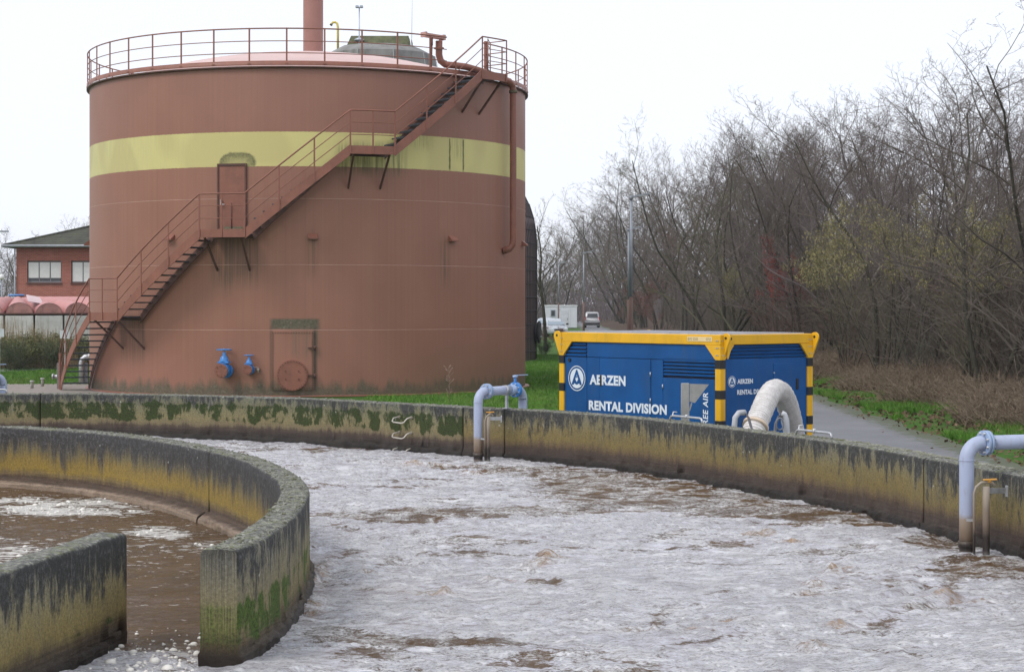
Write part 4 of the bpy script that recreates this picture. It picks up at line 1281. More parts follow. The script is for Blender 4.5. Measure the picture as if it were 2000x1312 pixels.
zs1 = CT - .27; zs2 = CT - .40
sp_(.11, CW - .11, zbot, zs2, 'panel')
pn = sp_(.11, CW - .11, zs2, ztop, 'louvre', INS + .03, mat=DKBL)
for k in range(4):
    zc = ztop - (k + .5) * (ztop - zs2) / 4; h = (ztop - zs2) / 4
    mb = MB(); mb.bar((.13, INS + .015, zc), (CW - .13, INS + .015, zc), .03, h * .55, up=(0, -.6, 1)); mb.build('slat', BLUE, pn)
a0_, a1_ = SF(*z6(1562, 400))[0], SF(*z6(1735, 400))[0]
dz1, dz0 = SF(*z6(1640, 305))[1], SF(*z6(1640, 552))[1]
sd_ = sp_(a0_, a1_, dz0, dz1, 'door', INS - .012)
mb = MB(); q = SF(*z6(1720, 447)); mb.box((q[0], INS - .02, q[1]), (.06, .02, .19), bev=.008); mb.build('handle', BLK, sd_)
mb = MB(); q = SF(*z6(1566, 372)); mb.cyl((q[0], INS - .02, q[1]), (q[0], INS + .0, q[1]), .014, 8); mb.build('hinge', GALV, sd_)


# lettering ------------------------------------------------------------
def text_mesh(s_, x0, x1, y0, y1, off=.0, shear=0.0):
    """text as a mesh in the xy plane, fitted to the given box"""
    cu = bpy.data.curves.new('txt', 'FONT'); cu.body = s_; cu.offset = off; cu.shear = shear; cu.resolution_u = 3; cu.extrude = .0
    cu.space_character = 1.05
    to = bpy.data.objects.new('txt', cu); COL.objects.link(to)
    dg = bpy.context.evaluated_depsgraph_get()
    me = bpy.data.meshes.new_from_object(to.evaluated_get(dg))
    bpy.data.objects.remove(to); bpy.data.curves.remove(cu)
    v = np.zeros(len(me.vertices) * 3, np.float32); me.vertices.foreach_get('co', v); v = v.reshape(-1, 3)
    lo, hi = v.min(0), v.max(0)
    v[:, 0] = x0 + (v[:, 0] - lo[0]) / (hi[0] - lo[0]) * (x1 - x0)
    v[:, 1] = y0 + (v[:, 1] - lo[1]) / (hi[1] - lo[1]) * (y1 - y0)
    me.vertices.foreach_set('co', v.ravel()); me.update()
    return me


def place_text(me, name, parent, fn, mat):
    """fn maps text (x, y) to container-local xyz"""
    for v in me.vertices: v.co = fn(v.co.x, v.co.y)
    me.materials.clear(); me.materials.append(mat); me.update()
    return link_mesh(name, me, parent)


LX = INS - .010
b_a, z_a1 = LF(*z6(308, 383)); b_b, z_b0 = LF(*z6(550, 462))
z_a0 = LF(*z6(308, 450))[1]
place_text(text_mesh('AERZEN', 0, b_a - b_b, z_a0, z_a1, .045), 'lettering', box, lambda x, y: (LX, b_a - x, y), WHT)
b_c, z_c1 = LF(*z6(303, 556)); b_d = LF(*z6(828, 600))[0]; z_c0 = LF(*z6(303, 622))[1]
place_text(text_mesh('RENTAL DIVISION', 0, b_c - b_d, z_c0, z_c1, .045), 'lettering', box, lambda x, y: (LX, b_c - x, y), WHT)
b_e = LF(*z6(1106, 500))[0]; b_f, z_f0 = LF(*z6(1072, 752)); z_f1 = LF(*z6(1090, 505))[1]
place_text(text_mesh('FREE AIR', 0, z_f1 - z_f0, 0, abs(b_f - b_e), .018, .12), 'lettering', box, lambda x, y: (LX, b_e + abs(b_f - b_e) * 0 + (abs(b_f - b_e) * 0 + y), z_f0 + x), WHT)
SY = INS - .010
a_a, z_g1 = SF(*z6(1318, 415)); a_b = SF(*z6(1423, 430))[0]; z_g0 = SF(*z6(1318, 447))[1]
place_text(text_mesh('AERZEN', a_a, a_b, z_g0, z_g1, .045), 'lettering', box, lambda x, y: (x, SY, y), WHT)
a_c, z_h1 = SF(*z6(1317, 487)); z_h0 = SF(*z6(1317, 521))[1]
wr = (a_b - a_a) * 2.17
place_text(text_mesh('RENTAL DIVISION', a_c, a_c + wr, z_h0, z_h1, .045), 'lettering', box, lambda x, y: (x, SY, y), WHT)


def logo(fn, parent):
    """round emblem: ring, disc and a stylised A; fn maps unit-disc coordinates (+offset) to container-local"""
    def rg(r0, r1, off, mat, name, par):
        V = []; F_ = []
        n_ = 48
        for k in range(n_):
            a = 2 * math.pi * k / n_
            V += [fn(r0 * math.cos(a), r0 * math.sin(a), off), fn(r1 * math.cos(a), r1 * math.sin(a), off)]
        for k in range(n_):
            l = (k + 1) % n_; F_.append((2 * k, 2 * l, 2 * l + 1, 2 * k + 1))
        return MB().add(V, F_).build(name, mat, par, fix=False)
    em = rg(.93, 1.0, .002, WHT, 'emblem', parent)
    rg(.0, .79, .002, WHT, 'disc', em)
    def pg(polys, name):
        mb = MB()
        for P_ in polys: mb.add([fn(x, y, .004) for x, y in P_], [tuple(range(len(P_)))])
        mb.build(name, BLUE, em, fix=False)
    pg([[(-.06, .68), (.06, .68), (.56, -.36), (.60, -.52), (.36, -.52), (0, .30)], [(-.06, .68), (0, .30), (-.36, -.52), (-.60, -.52), (-.56, -.36)],
        [(-.36, -.36), (-.20, -.02), (0, -.30), (0, -.52)], [(.36, -.36), (0, -.52), (0, -.30), (.20, -.02)], [(-.07, .10), (0, .02), (.07, .10), (0, .22)]], 'figure')


lb, lz = LF(*z6(222, 409)); lr = abs(LF(*z6(165, 409))[0] - LF(*z6(279, 409))[0]) / 2; lrz = abs(LF(*z6(222, 324))[1] - LF(*z6(222, 494))[1]) / 2
lr = (lr + lrz) / 2
logo(lambda x, y, o: (LX - o + .002, lb - x * lr, lz + y * lrz), box)
la, lz2 = SF(*z6(1282, 433)); lr2 = abs(SF(*z6(1282, 394))[1] - SF(*z6(1282, 472))[1]) / 2
logo(lambda x, y, o: (la + x * lr2, SY - o + .002, lz2 + y * lr2), box)
# type plate on the beam
(pb0, pz1), (pb1, pz0) = LF(*z6(974, 126)), LF(*z6(1142, 160))
pz0 = LF(*z6(974, 160))[1] - .0; pz1 -= .004
mb = MB(); mb.box((-.004, (pb0 + pb1) / 2, (pz0 + pz1) / 2), (.006, abs(pb0 - pb1), pz1 - pz0), bev=.002); tpz = mb.build('type_plate', simple('plate_cream', (.80, .62, .32), .5, var=.05), box)
GRYT = simple('plate_print', (.30, .22, .10), .6)
hh = pz1 - pz0; ww = abs(pb0 - pb1)
place_text(text_mesh('BVS 5500', .02, ww * .44, pz0 + hh * .22, pz0 + hh * .80), 'lettering', tpz, lambda x, y: (-.0085, pb0 - x, y), GRYT)
place_text(text_mesh('0755', ww * .76, ww - .02, pz0 + hh * .22, pz0 + hh * .80), 'lettering', tpz, lambda x, y: (-.0085, pb0 - x, y), GRYT)

# ------------------------------------------------------------------ white air hose
HOSE = NT('hose_fabric')
c = HOSE.coord('UV')
ux, uy, _ = HOSE.xyz(c)
ribs = HOSE.math('SINE', HOSE.math('MULTIPLY', uy, 150.0))
wr_ = HOSE.noise(HOSE.scale(c, (30, 6, 1)), 1.0, 4, .6)
gr = HOSE.noise(HOSE.coord(), 7, 5, .7)
hc_ = HOSE.ramp(gr, [(.3, (.52, .49, .47)), (.6, (.74, .71, .69))])
hc_ = HOSE.mix(HOSE.lin(ribs, -.4, -.95, 0, .35), hc_, (.33, .29, .26))
HOSEM = HOSE.out(hc_, .8, 0, HOSE.bump(HOSE.math('ADD', ribs, HOSE.math('MULTIPLY', wr_, 1.5)), .7, .008), .3)
hose = thing('air_hose', 'thick pale corrugated air hose arching out of the container short side', 'hose', (4.2, 28.6, 0))
hpts = [at(1460, 905, 27.2), at(1470, 850, 27.3), at(1487, 805, 27.6), at(1502, 772, 28.0), at(1515, 762, 28.4), at(1528, 770, 28.8), at(1541, 800, 29.3), at(1552, 850, 29.8), at(1556, 890, 30.0), at(1556, 920, 30.1)]
# smooth 3D path
P3 = np.array(hpts); tt = np.linspace(0, len(P3) - 1, 90)
def cr(P, t):
    i = int(min(max(math.floor(t), 0), len(P) - 2)); f = t - i
    p0_, p1_, p2_, p3_ = P[max(i - 1, 0)], P[i], P[i + 1], P[min(i + 2, len(P) - 1)]
    return .5 * ((2 * p1_) + (-p0_ + p2_) * f + (2 * p0_ - 5 * p1_ + 4 * p2_ - p3_) * f * f + (-p0_ + 3 * p1_ - 3 * p2_ + p3_) * f ** 3)
hp = np.array([cr(P3, t) for t in tt]) - np.array([4.2, 28.6, 0])
mb = MB(); NH = 28
mb.tube([tuple(p) for p in hp], [.172 + .006 * math.sin(i * 2.2) + (.012 if i < 6 else 0) for i in range(len(hp))], NH, caps=False)
me = mb.mesh('sleeve')
uvl = me.uv_layers.new(name='UVMap')
dist = np.concatenate([[0], np.cumsum(np.linalg.norm(np.diff(hp, axis=0), axis=1))])
for pl in me.polygons:
    for li in pl.loop_indices:
        vi = me.loops[li].vertex_index; uvl.data[li].uv = ((vi % NH) / NH, dist[vi // NH])
# lengthwise folds
for i, v in enumerate(me.vertices):
    k = i % NH; ring_i = i // NH
    cpt = Vector(hp[ring_i]); dv = v.co - cpt
    bend = math.exp(-((ring_i - 46) / 26.0) ** 2)
    v.co = cpt + dv * (1 + (.035 * math.sin(k * 2 * math.pi / NH * 9) + .02 * math.sin(k * 2 * math.pi / NH * 4 + ring_i * .1)) * bend)
me.update()
link_mesh('sleeve', me, hose, HOSEM)
mb = MB(); mb.tube([tuple(hp[9]), tuple(hp[10])], .205, 28); mb.tube([tuple(hp[13]), tuple(hp[14])], .203, 28); mb.build('clamp_band', simple('clamp_tan', (.62, .50, .38), .6), hose)

# curved cable conduits with cables behind the wall
PLG = simple('conduit_grey', (.46, .47, .50), .45, var=.12, sc=6)
for lab, pp, cab in (('left grey hooked cable conduit beside the foot of the white hose', [(1434, 860, 26.3), (1434, 835, 26.3), (1436, 815, 26.3), (1443, 806, 26.3), (1454, 805, 26.4)], [(1454, 805, 26.4), (1461, 815, 26.3), (1466, 834, 26.1), (1476, 845, 25.9), (1484, 860, 25.8)]),
                     ('right grey hooked cable conduit between the two legs of the white hose', [(1537, 880, 26.0), (1537, 840, 26.0), (1536, 820, 26.0), (1532, 809, 26.0), (1527, 807, 26.0)], [(1529, 808, 26.0), (1520, 813, 26.0), (1514, 826, 25.9), (1512, 842, 25.8), (1512, 860, 25.7)])):
    o0 = at(*pp[0]); o0 = (o0[0], o0[1], 0)
    cd = thing('cable_conduit', lab, 'pipe', o0, group='hooked cable conduits behind the basin wall')
    lp_ = lambda L: [tuple(np.array(at(*q)) - np.array(o0)) for q in L]
    P_ = lp_(pp); P_[0] = (P_[0][0], P_[0][1], .0)
    mb = MB(); mb.tube(P_, .042, 12); mb.build('conduit', PLG, cd)
    mb = MB(); C_ = lp_(cab); mb.tube(C_, .012, 6); mb.tube([(x + .02, y, z_ - .015) for x, y, z_ in C_], .012, 6); mb.build('cable', simple('cable_grey', (.10, .10, .11), .6), cd)
    if 'right' in lab:
        mb = MB(); cx = lp_([(1523, 828, 25.9)])[0]
        mb.tube([(cx[0] + .055 * math.cos(a), cx[1], cx[2] + .085 * math.sin(a)) for a in np.linspace(0, 2 * math.pi, 20)[:-1]], .012, 6, closed=True); mb.build('cable_coil', simple('cable_blue_grey', (.16, .18, .22), .5), cd)

# stainless bracket post behind the wall
q = at(1338, 900, 27.2)
bpst = thing('bracket_post', 'stainless steel post with triangular wing plate in front of the blue container', 'post', (q[0], q[1], 0))
zt = at(0, 748, 27.2)[2]
mb = MB(); mb.box((0, 0, zt / 2), (.125, .06, zt), bev=.008); mb.build('post', STAIN, bpst)
mb = MB(); mb.prism([(.068, zt - .01), (.36, zt - .02), (.15, zt - .30), (.068, zt - .28)], 1, -.012, .012); mb.build('wing_plate', STAIN, bpst)
mb = MB(); mb.bar((.10, 0, zt - .30), (.065, 0, zt - .42), .03, .02); mb.build('stay', STAIN, bpst)


def grab_rail(p0_, p1_, Yw, lab):
    o0 = at(*p0_, Yw[0]); o1 = at(*p1_, Yw[1])
    base = (o0[0], o0[1], .855)
    g_ = thing('grab_rail', lab, 'handrail', base, group='low metal rails on the basin wall top')
    L_ = Vector((o1[0] - o0[0], o1[1] - o0[1], 0)); t_ = L_.normalized()
    mb = MB(); h_ = .085
    mb.tube([(0, 0, .0), (0, 0, h_ * .6), tuple(t_ * .03 + Vector((0, 0, h_ * .92))), tuple(t_ * .08 + Vector((0, 0, h_))), tuple(L_ - t_ * .06 + Vector((0, 0, h_))), tuple(L_ - t_ * .015 + Vector((0, 0, h_ * .9))), tuple(L_ + Vector((0, 0, h_ * .6))), tuple(L_)], .016, 8)
    mb.build('rail', GALV, g_)
    m_ = L_ * .52
    mb = MB(); mb.tube([tuple(m_ + Vector((0, 0, h_))), tuple(m_ + Vector((0, 0, h_ + .035)))], .022, 8); mb.tube([tuple(m_ - t_ * .01 + Vector((0, 0, h_))), tuple(m_ + t_ * .02 + Vector((0, 0, h_)))], .026, 8); mb.build('lock_ring', GALV, g_)
    mb = MB(); mb.tube([tuple(t_ * .06 + Vector((0, 0, h_))), tuple(t_ * .10 + Vector((0, 0.12, h_ + .05))), tuple(t_ * .2 + Vector((0, .16, h_ + .05)))], .010, 6); mb.build('chain_hook', GALV, g_)


grab_rail((1309, 827), (1371, 833), (26.15, 25.45), 'low metal rail on the wall top in front of the stainless bracket post')
grab_rail((1555, 861), (1624, 870), (23.2, 22.5), 'low metal rail on the wall top before the right hose leg')
grab_rail((-24, 773), (13, 773), (34.3, 34.3), 'low metal rail on the wall top at the far left edge')

# ------------------------------------------------------------------ step irons
IRON = simple('step_iron_metal', (.52, .48, .42), .45, .5, var=.2, sc=8)
for k, py in enumerate((821, 851, 882)):
    lab = ('topmost', 'middle', 'lowest')[k] + ' bent metal step iron on the mossy outer wall'
    sI = s_at_px(792); X0, Y0 = np.interp(sI, ws, wpath[:, 0]), np.interp(sI, ws, wpath[:, 1])
    tX, tY = np.interp(sI + .1, ws, wpath[:, 0]) - X0, np.interp(sI + .1, ws, wpath[:, 1]) - Y0; l_ = math.hypot(tX, tY); t_ = Vector((tX / l_, tY / l_, 0)); nn = Vector((tY / l_, -tX / l_, 0))
    zc = CAMH - (py - HOR) / FPX * (Y0 - .16)
    si = thing('step_iron', lab, 'step', (X0, Y0, zc), group='step irons set in the basin wall')
    mb = MB(); mb.tube([tuple(-t_ * .13 - nn * .03 + Vector((0, 0, .045))), tuple(-t_ * .135 + nn * .05 + Vector((0, 0, .045))), tuple(-t_ * .16 + nn * .12 + Vector((0, 0, .03))), tuple(-t_ * .15 + nn * .16 + Vector((0, 0, -.02))), tuple(-t_ * .11 + nn * .165 + Vector((0, 0, -.035))),
                        tuple(t_ * .09 + nn * .165 + Vector((0, 0, -.045))), tuple(t_ * .13 + nn * .15 + Vector((0, 0, -.03))), tuple(t_ * .15 + nn * .10 + Vector((0, 0, .03))), tuple(t_ * .17 + nn * .05 + Vector((0, 0, .05))), tuple(t_ * .17 - nn * .03 + Vector((0, 0, .05)))], .012, 8)
    mb.build('rung', IRON, si)
    for s_ in (-.13, .17):
        mb = MB(); b_ = t_ * s_ + Vector((0, 0, .048)); mb.tube([tuple(b_ + nn * -.01), tuple(b_ + nn * .025)], .026, 8); mb.build('socket', simple('socket_grey', (.25, .22, .17), .7), si)

# ------------------------------------------------------------------ air pipes over the basin wall
pm_ = NT('pipe_paint')
c = pm_.coord(); z = pm_.xyz(c)[2]
nz = pm_.noise(c, 9, 4, .6)
zz = pm_.math('ADD', z, pm_.math('MULTIPLY', pm_.math('SUBTRACT', nz, .5), .06))
pc_ = pm_.ramp(pm_.math('DIVIDE', zz, .7), [(0, (.25, .26, .28)), (.10, (.16, .13, .11)), (.14, (.028, .020, .016)), (.24, (.035, .025, .018)), (.34, (.15, .10, .065)), (.58, (.30, .23, .17)), (.66, (.36, .40, .52)), (1.0, (.37, .42, .56))])
pc_ = pm_.mix(pm_.lin(pm_.noise(pm_.scale(c, (1, 1, .2)), 14, 5, .7), .56, .72, 0, .35), pc_, (.22, .20, .18))
PIPE = pm_.out(pc_, .48, 0, None, .5)
FLANGE = simple('flange_blue_grey', (.30, .40, .58), .45, var=.15, sc=9, dirt=(.2, .18, .17))
TAN_T = NT('dip_tube')
c = TAN_T.coord(); z = TAN_T.xyz(c)[2]
DIP = TAN_T.out(TAN_T.ramp(TAN_T.math('ADD', z, TAN_T.math('MULTIPLY', TAN_T.noise(c, 8, 4), .08)), [(.04, (.30, .29, .28)), (.16, (.03, .022, .018)), (.30, (.035, .026, .02)), (.42, (.20, .15, .11)), (.85, (.33, .28, .22))]), .6)
ORANGE = simple('orange_lever', (.70, .34, .05), .5)


def air_pipe(base, ang, run, label, valve=True):
    """standpipe out of the water, elbow, run over the wall with flanges and valve, elbow down to the ground"""
    pz = 1.165
    t = thing('air_pipe', label, 'pipe', (base[0], base[1], 0), ang, group='blue-grey air pipes over the basin wall')
    r_ = .073; er = .17
    P_ = [(0, 0, -.3), (0, 0, .06), (0, 0, .3), (0, 0, .5), (0, 0, .7), (0, 0, pz - er)] + [(er - er * math.cos(a), 0, pz - er + er * math.sin(a)) for a in np.linspace(.2, math.pi / 2, 8)] + [(er + .02, 0, pz)]
    mb = MB(); mb.tube(P_, r_, 20); sp__ = mb.build('standpipe', PIPE, t)
    mb = MB(); mb.tube([(0, 0, pz - er - .004), (0, 0, pz - er + .006)], r_ + .004, 20); mb.build('weld', PIPE, sp__)
    mb = MB(); mb.tube([(0, 0, .13), (0, 0, .19)], r_ + .012, 20); mb.build('collar', PIPE, sp__)
    def flange(x, nm='flange', par=t, mat=FLANGE, R_=.125):
        mb = MB(); mb.cyl((x, 0, pz), (x + .028, 0, pz), R_, 24); mb.cyl((x + .034, 0, pz), (x + .062, 0, pz), R_, 24); fo = mb.build(nm, mat, par)
        for k in range(8):
            a = 2 * math.pi * (k + .5) / 8
            q = (0, .1 * math.cos(a) * R_ / .125, pz + .1 * math.sin(a) * R_ / .125)
            b = MB(); b.cyl((x - .022, q[1], q[2]), (x + .084, q[1], q[2]), .012, 6); b.build('bolt', GALV, fo)
    flange(er + .02)
    xe = run - er
    mb = MB(); mb.tube([(er + .08, 0, pz), (xe - .18, 0, pz)], r_, 20); mb.build('crossing_pipe', PIPE, t)
    mb = MB(); mb.tube([(er + .42 * (run / .9) - .06, 0, pz), (er + .42 * (run / .9) + .02, 0, pz)], r_ + .008, 20); mb.build('clamp', GALV, t)
    if valve:
        mb = MB(); mb.cyl((xe - .2, 0, pz), (xe + .0, 0, pz), .085, 20); mb.build('valve_body', FLANGE, t)
        flange(xe - .07, mat=BLUE_V)
        mb = MB(); mb.cyl((xe - .04, 0, pz + .1), (xe - .04, 0, pz + .22), .026, 10); mb.build('valve_neck', BLUE_V, t)
        mb = MB(); mb.cyl((xe - .04, 0, pz + .20), (xe - .04, 0, pz + .235), .045, 10); mb.bar((xe - .04, 0, pz + .235), (xe + .17, -.10, pz + .24), .028, .014); mb.build('valve_lever', FLANGE, t)
    Q_ = [(xe, 0, pz)] + [(xe + er * math.sin(a), 0, pz - er + er * math.cos(a)) for a in np.linspace(.15, math.pi / 2, 8)] + [(run, 0, pz - er), (run, 0, .5), (run, 0, 0.0)]
    mb = MB(); mb.tube(Q_, r_, 20); mb.build('downpipe', PIPE, t)
    mb = MB(); xs = er + .44 * (run / .9); mb.box((xs, 0, (.86 + pz - r_) / 2), (.05, .04, pz - r_ - .86), bev=.004); mb.box((xs, 0, .87), (.12, .1, .012)); mb.build('support_post', GALV, t)
    return t


pA = (at(934, 903, 28.62)[0], 28.62)
air_pipe(pA, math.atan2(.95, .72), 1.19, 'blue-grey air pipe arching over the far wall beside the container')
pB = (at(1888, 1085, 17.92)[0], 17.92)
air_pipe(pB, R(20), 1.35, 'blue-grey air pipe rising from the froth near the right edge')
air_pipe((at(6, 760, 34.9)[0] - .72, 34.9 - .86), math.atan2(.80, .72), 1.10, 'blue-grey air pipe behind the wall at the left edge')


def dip_tube(px_post, px_thin, Yd, py_top, py_br, px_br, label):
    o0 = at(px_post, 900, Yd)
    t = thing('dip_tube', label, 'pipe', (o0[0], o0[1], 0), group='stilling tubes beside the air pipes')
    zt_ = at(0, py_top, Yd)[2]; xb = at(px_br, 0, Yd)[0] - o0[0]; xt = at(px_thin, 0, Yd)[0] - o0[0]
    mb = MB(); mb.tube([(0, 0, -.2), (0, 0, .1), (0, 0, .3), (0, 0, .5), (0, 0, zt_ - .01)], .036, 12); mb.build('guide_tube', DIP, t)
    mb = MB(); mb.tube([(xt, -.03, -.2), (xt, -.03, .2), (xt, -.03, .45), (xt, -.03, zt_ - .07), (xt + .02, -.03, zt_ - .01), (xt + .07, -.02, zt_ + .03), (xt + .12, 0, zt_ + .035), (.06, 0, zt_ + .03), (.085, 0, zt_)], .0135, 8); mb.build('thin_tube', DIP, t)
    zb = at(0, py_br, Yd)[2]
    mb = MB(); mb.bar((.03, 0, zb), (xb, .06, zb - .005), .012, .055); mb.box((xb, .07, zb - .01), (.02, .05, .11), bev=.003); mb.build('bracket', GALV, t)
    mb = MB(); mb.bar((-.03, -.01, zt_ + .06), (.10, -.01, zt_ + .065), .035, .012); mb.cyl((.03, 0, zt_ + .03), (.03, 0, zt_ + .06), .02, 8); mb.build('lever', ORANGE, t)
    mb = MB(); mb.bar((xt - .07, -.01, .42), (xt + .005, -.02, .42), .02, .025); mb.build('spacer', GALV, t)
    return t


dip_tube(953, 947.5, 28.55, 812, 817, 979, 'thin tan stilling tube with orange lever on the far wall')
dip_tube(1926, 1901, 17.75, 948, 958, 1970, 'thin tan stilling tube with orange lever near the right edge')

# ------------------------------------------------------------------ egg-shaped digester behind the tank
dm = NT('digester_cladding')
c = dm.coord(); z = dm.xyz(c)[2]; ph = dm.attr('phi')
v = comb(dm, ph, z, 0)
col_ = dm.ramp(dm.noise(dm.scale(v, (.6, .8, 1)), 1.0, 4), [(.3, (.085, .055, .055)), (.7, (.12, .085, .082))])
col_ = dm.mix(dm.lin(z, 1.2, 0, 0, .5), col_, (.16, .15, .10))
CLAD = dm.out(col_, .6, 0, None, .4)
CONC = simple('cap_concrete', (.22, .215, .205), .85, var=.25, sc=1.2, bump=.3, dirt=(.10, .10, .085), dirt_amt=.7)
DC = (-6.24, 84.3, 0)
dig = thing('sludge_digester', 'dark shingle-clad egg-shaped digester with concrete cap behind the brown tank', 'tower', DC)
prof = [(7.38, 0), (7.4, 3), (7.4, 5.6), (7.3, 6.5), (7.06, 7.27), (6.88, 7.6), (5.9, 9.7), (4.6, 11.9), (3.3, 13.2), (2.6, 13.5)]
mb = MB(); mb.lathe(prof, 96); sh = mb.build('cladding', CLAD, dig)
pa = np.array([((k * 360.0 / 96 + 180) % 360) - 180 for _ in prof for k in range(96)], np.float32)
a_ = sh.data.attributes.new('phi', 'FLOAT', 'POINT'); a_.data.foreach_set('value', pa)
# upright and level seams of the shingles, facing sector only
DS = simple('shingle_seam', (.030, .022, .024), .7)
def digr(z_): return float(np.interp(z_, [b for a, b in prof], [a for a, b in prof]))
mb = MB()
for p in np.arange(60, 125, 1.9):
    mb.tube([pol(digr(z_) + .012, p, z_) for z_ in np.linspace(.05, 9.7, 20)], .014, 3)
for k, z_ in enumerate(np.arange(.45, 9.5, .62)):
    mb.tube([pol(digr(z_) + .02, p, z_) for p in np.arange(60, 125, 3)], .022, 3)
tag(mb.build('shingle_joints', DS, sh), kind='stuff')
# octagonal concrete cap
mb = MB()
for (r0, z0_, r1, z1_) in ((2.78, 13.35, 2.62, 14.25), (2.62, 14.25, 1.9, 14.62), (1.9, 14.62, .01, 14.66)):
    mb.lathe([(r0, z0_), (r1, z1_)], 10, R(18), R(18) + 2 * math.pi, smooth=False)
cap = mb.build('cap', CONC, dig)
for k in range(10):
    a = R(18) + 2 * math.pi * k / 10
    mb = MB(); mb.bar((2.80 * math.sin(a), -2.80 * math.cos(a), 13.4), (2.64 * math.sin(a), -2.64 * math.cos(a), 14.24), .03, .02); mb.build('joint', simple('joint_pale', (.42, .42, .42), .8), cap)
HUT = simple('hut_mossy', (.10, .11, .055), .95, var=.5, sc=2.5, bump=.5, dirt=(.16, .11, .09), dirt_amt=.7)
hut = MB()
hut.add([(-1.45, -.9, 14.64), (1.48, -.9, 14.64), (1.48, .9, 14.64), (-1.45, .9, 14.64), (-1.28, -.55, 15.14), (1.40, -.55, 15.14), (1.40, .55, 15.14), (-1.28, .55, 15.14)],
        [(0, 1, 5, 4), (1, 2, 6, 5), (2, 3, 7, 6), (3, 0, 4, 7), (4, 5, 6, 7)])
hut.build('roof_hood', HUT, dig)
gq = lambda px, py: (at(px, py, DC[1])[0] - DC[0], 0, at(px, py, DC[1])[2])
YPIPE = simple('yellow_gas_pipe', (.72, .56, .12), .45)
g0 = gq(660, 95); gp_ = thing('gas_vent', 'yellow gooseneck gas pipe on top of the digester', 'pipe', (DC[0] + g0[0], DC[1], 14.6))
h0 = gq(660, 48)[2] - 14.6
mb = MB(); mb.tube([(0, 0, 0), (0, 0, h0 * .9), (-.03, 0, h0 + .03), (-.12, 0, h0 + .10), (-.24, 0, h0 + .09), (-.32, 0, h0 - .02)], .055, 10); mb.build('gooseneck', YPIPE, gp_)
mb = MB(); mb.tube([(-.30, 0, h0 + .01), (-.34, 0, h0 - .06)], .065, 10); mb.build('mouth', simple('dark_mouth', (.06, .05, .04), .6), gp_)
g0 = gq(704.5, 92); lm = thing('roof_lamp', 'slim grey lamp mast with double head on top of the digester', 'lamp', (DC[0] + g0[0], DC[1] - .8, 14.6))
h0 = gq(704, 20)[2] - 14.6
LAMPM = simple('lamp_metal', (.45, .48, .54), .4, .5, var=.1)
mb = MB(); mb.tube([(0, 0, 0), (0, 0, .35), (0, 0, h0)], [.06, .035, .028], 8); mb.build('mast', LAMPM, lm)
for s_ in (-1, 1):
    mb = MB(); mb.box((s_ * .10, 0, h0 + .02), (.15, .18, .12), bev=.02); mb.build('lamp_head', LAMPM, lm)
mb = MB(); mb.lathe([(.06, .1), (.06, .26), (.24, .28), (.22, .34), (.05, .42)], 16); mb.build('vent_cowl', LAMPM, lm)
g0 = gq(804, 97); an = thing('antenna', 'hair-thin lightning rod beside the digester hood', 'antenna', (DC[0] + g0[0], DC[1], 14.5))
mb = MB(); mb.tube([(0, 0, 0), (.04, 0, 4.0)], [.012, .006], 6); mb.build('rod', LAMPM, an)
mb = MB(); mb.tube([(0.10, 0, 0.0), (.0, 0, .55)], .012, 6); mb.tube([(.02, 0, 0), (.0, 0, .5)], .02, 6); mb.build('stay', DARK_RUST, an)
# side manhole of the digester
p_ = 82.0; dvec = Vector(pol(1, p_, 0)); q = Vector(pol(7.38, p_, 0)); q.z = at(0, 648, 84)[2]
mb = MB(); mb.cyl(q, q + dvec * .14, .46, 24); mb.cyl(q + dvec * .16, q + dvec * .24, .52, 24); mh = mb.build('manhole', BLACK, dig)
mb = MB(); mb.bar(q + dvec * .26 + Vector((0, 0, -.2)), q + dvec * .34 + Vector((0, 0, -.2)), .03, .1); mb.build('davit', GALV, mh)

# ------------------------------------------------------------------ brick office building
bm1 = NT('red_brick')
c = bm1.coord()
bc_, bf_ = bm1.brick(bm1.scale(comb(bm1, bm1.math('ADD', bm1.xyz(c)[0], bm1.xyz(c)[1]), bm1.xyz(c)[2], 0), (1, 1, 1)), 3.3, (.33, .095, .068), (.42, .135, .095), (.34, .24, .20), .8, .27, .025)
bb = bm1.mix(.35, bc_, bm1.mix(1.0, bc_, bm1.ramp(bm1.noise(c, 1.2, 4), [(.3, (.75, .75, .75)), (.7, (1.2, 1.2, 1.2))]), 'MULTIPLY'))
BRICK = bm1.out(bb, .85, 0, bm1.bump(bf_, -.3, .01), .3)
rt = NT('roof_tiles')
c = rt.coord(); x_, y_, z_ = rt.xyz(c)
rows = rt.math('SINE', rt.math('MULTIPLY', z_, 55.0)); cols = rt.math('SINE', rt.math('MULTIPLY', rt.math('ADD', x_, rt.math('MULTIPLY', y_, 1.0)), 21.0))
rcol = rt.ramp(rt.noise(c, 1.5, 5, .7), [(.3, (.040, .040, .032)), (.55, (.075, .075, .050)), (.75, (.085, .105, .040))])
rcol = rt.mix(rt.lin(rows, .3, 1, 0, .5), rcol, (.02, .02, .02))
TILES = rt.out(rcol, .85, 0, rt.bump(rt.math('ADD', rows, cols), .5, .03), .3)
BX0, BX1, BY0, BY1, EZ = -29.05, -13.0, 105.0, 117.0, 6.05
bld = thing('brick_building', 'red brick building with mossy hipped tile roof behind the brown tank', 'building', (BX0, BY0, 0))
WG = simple('frame_grey', (.20, .20, .21), .5)
BLIND = simple('blind_cream', (.80, .80, .78), .6, var=.05, sc=6)
GLASS = NT('dark_glass'); GLASSM = GLASS.out((.035, .04, .045), .06, 0, None, .8)
W_, D_ = BX1 - BX0, BY1 - BY0
wins = []
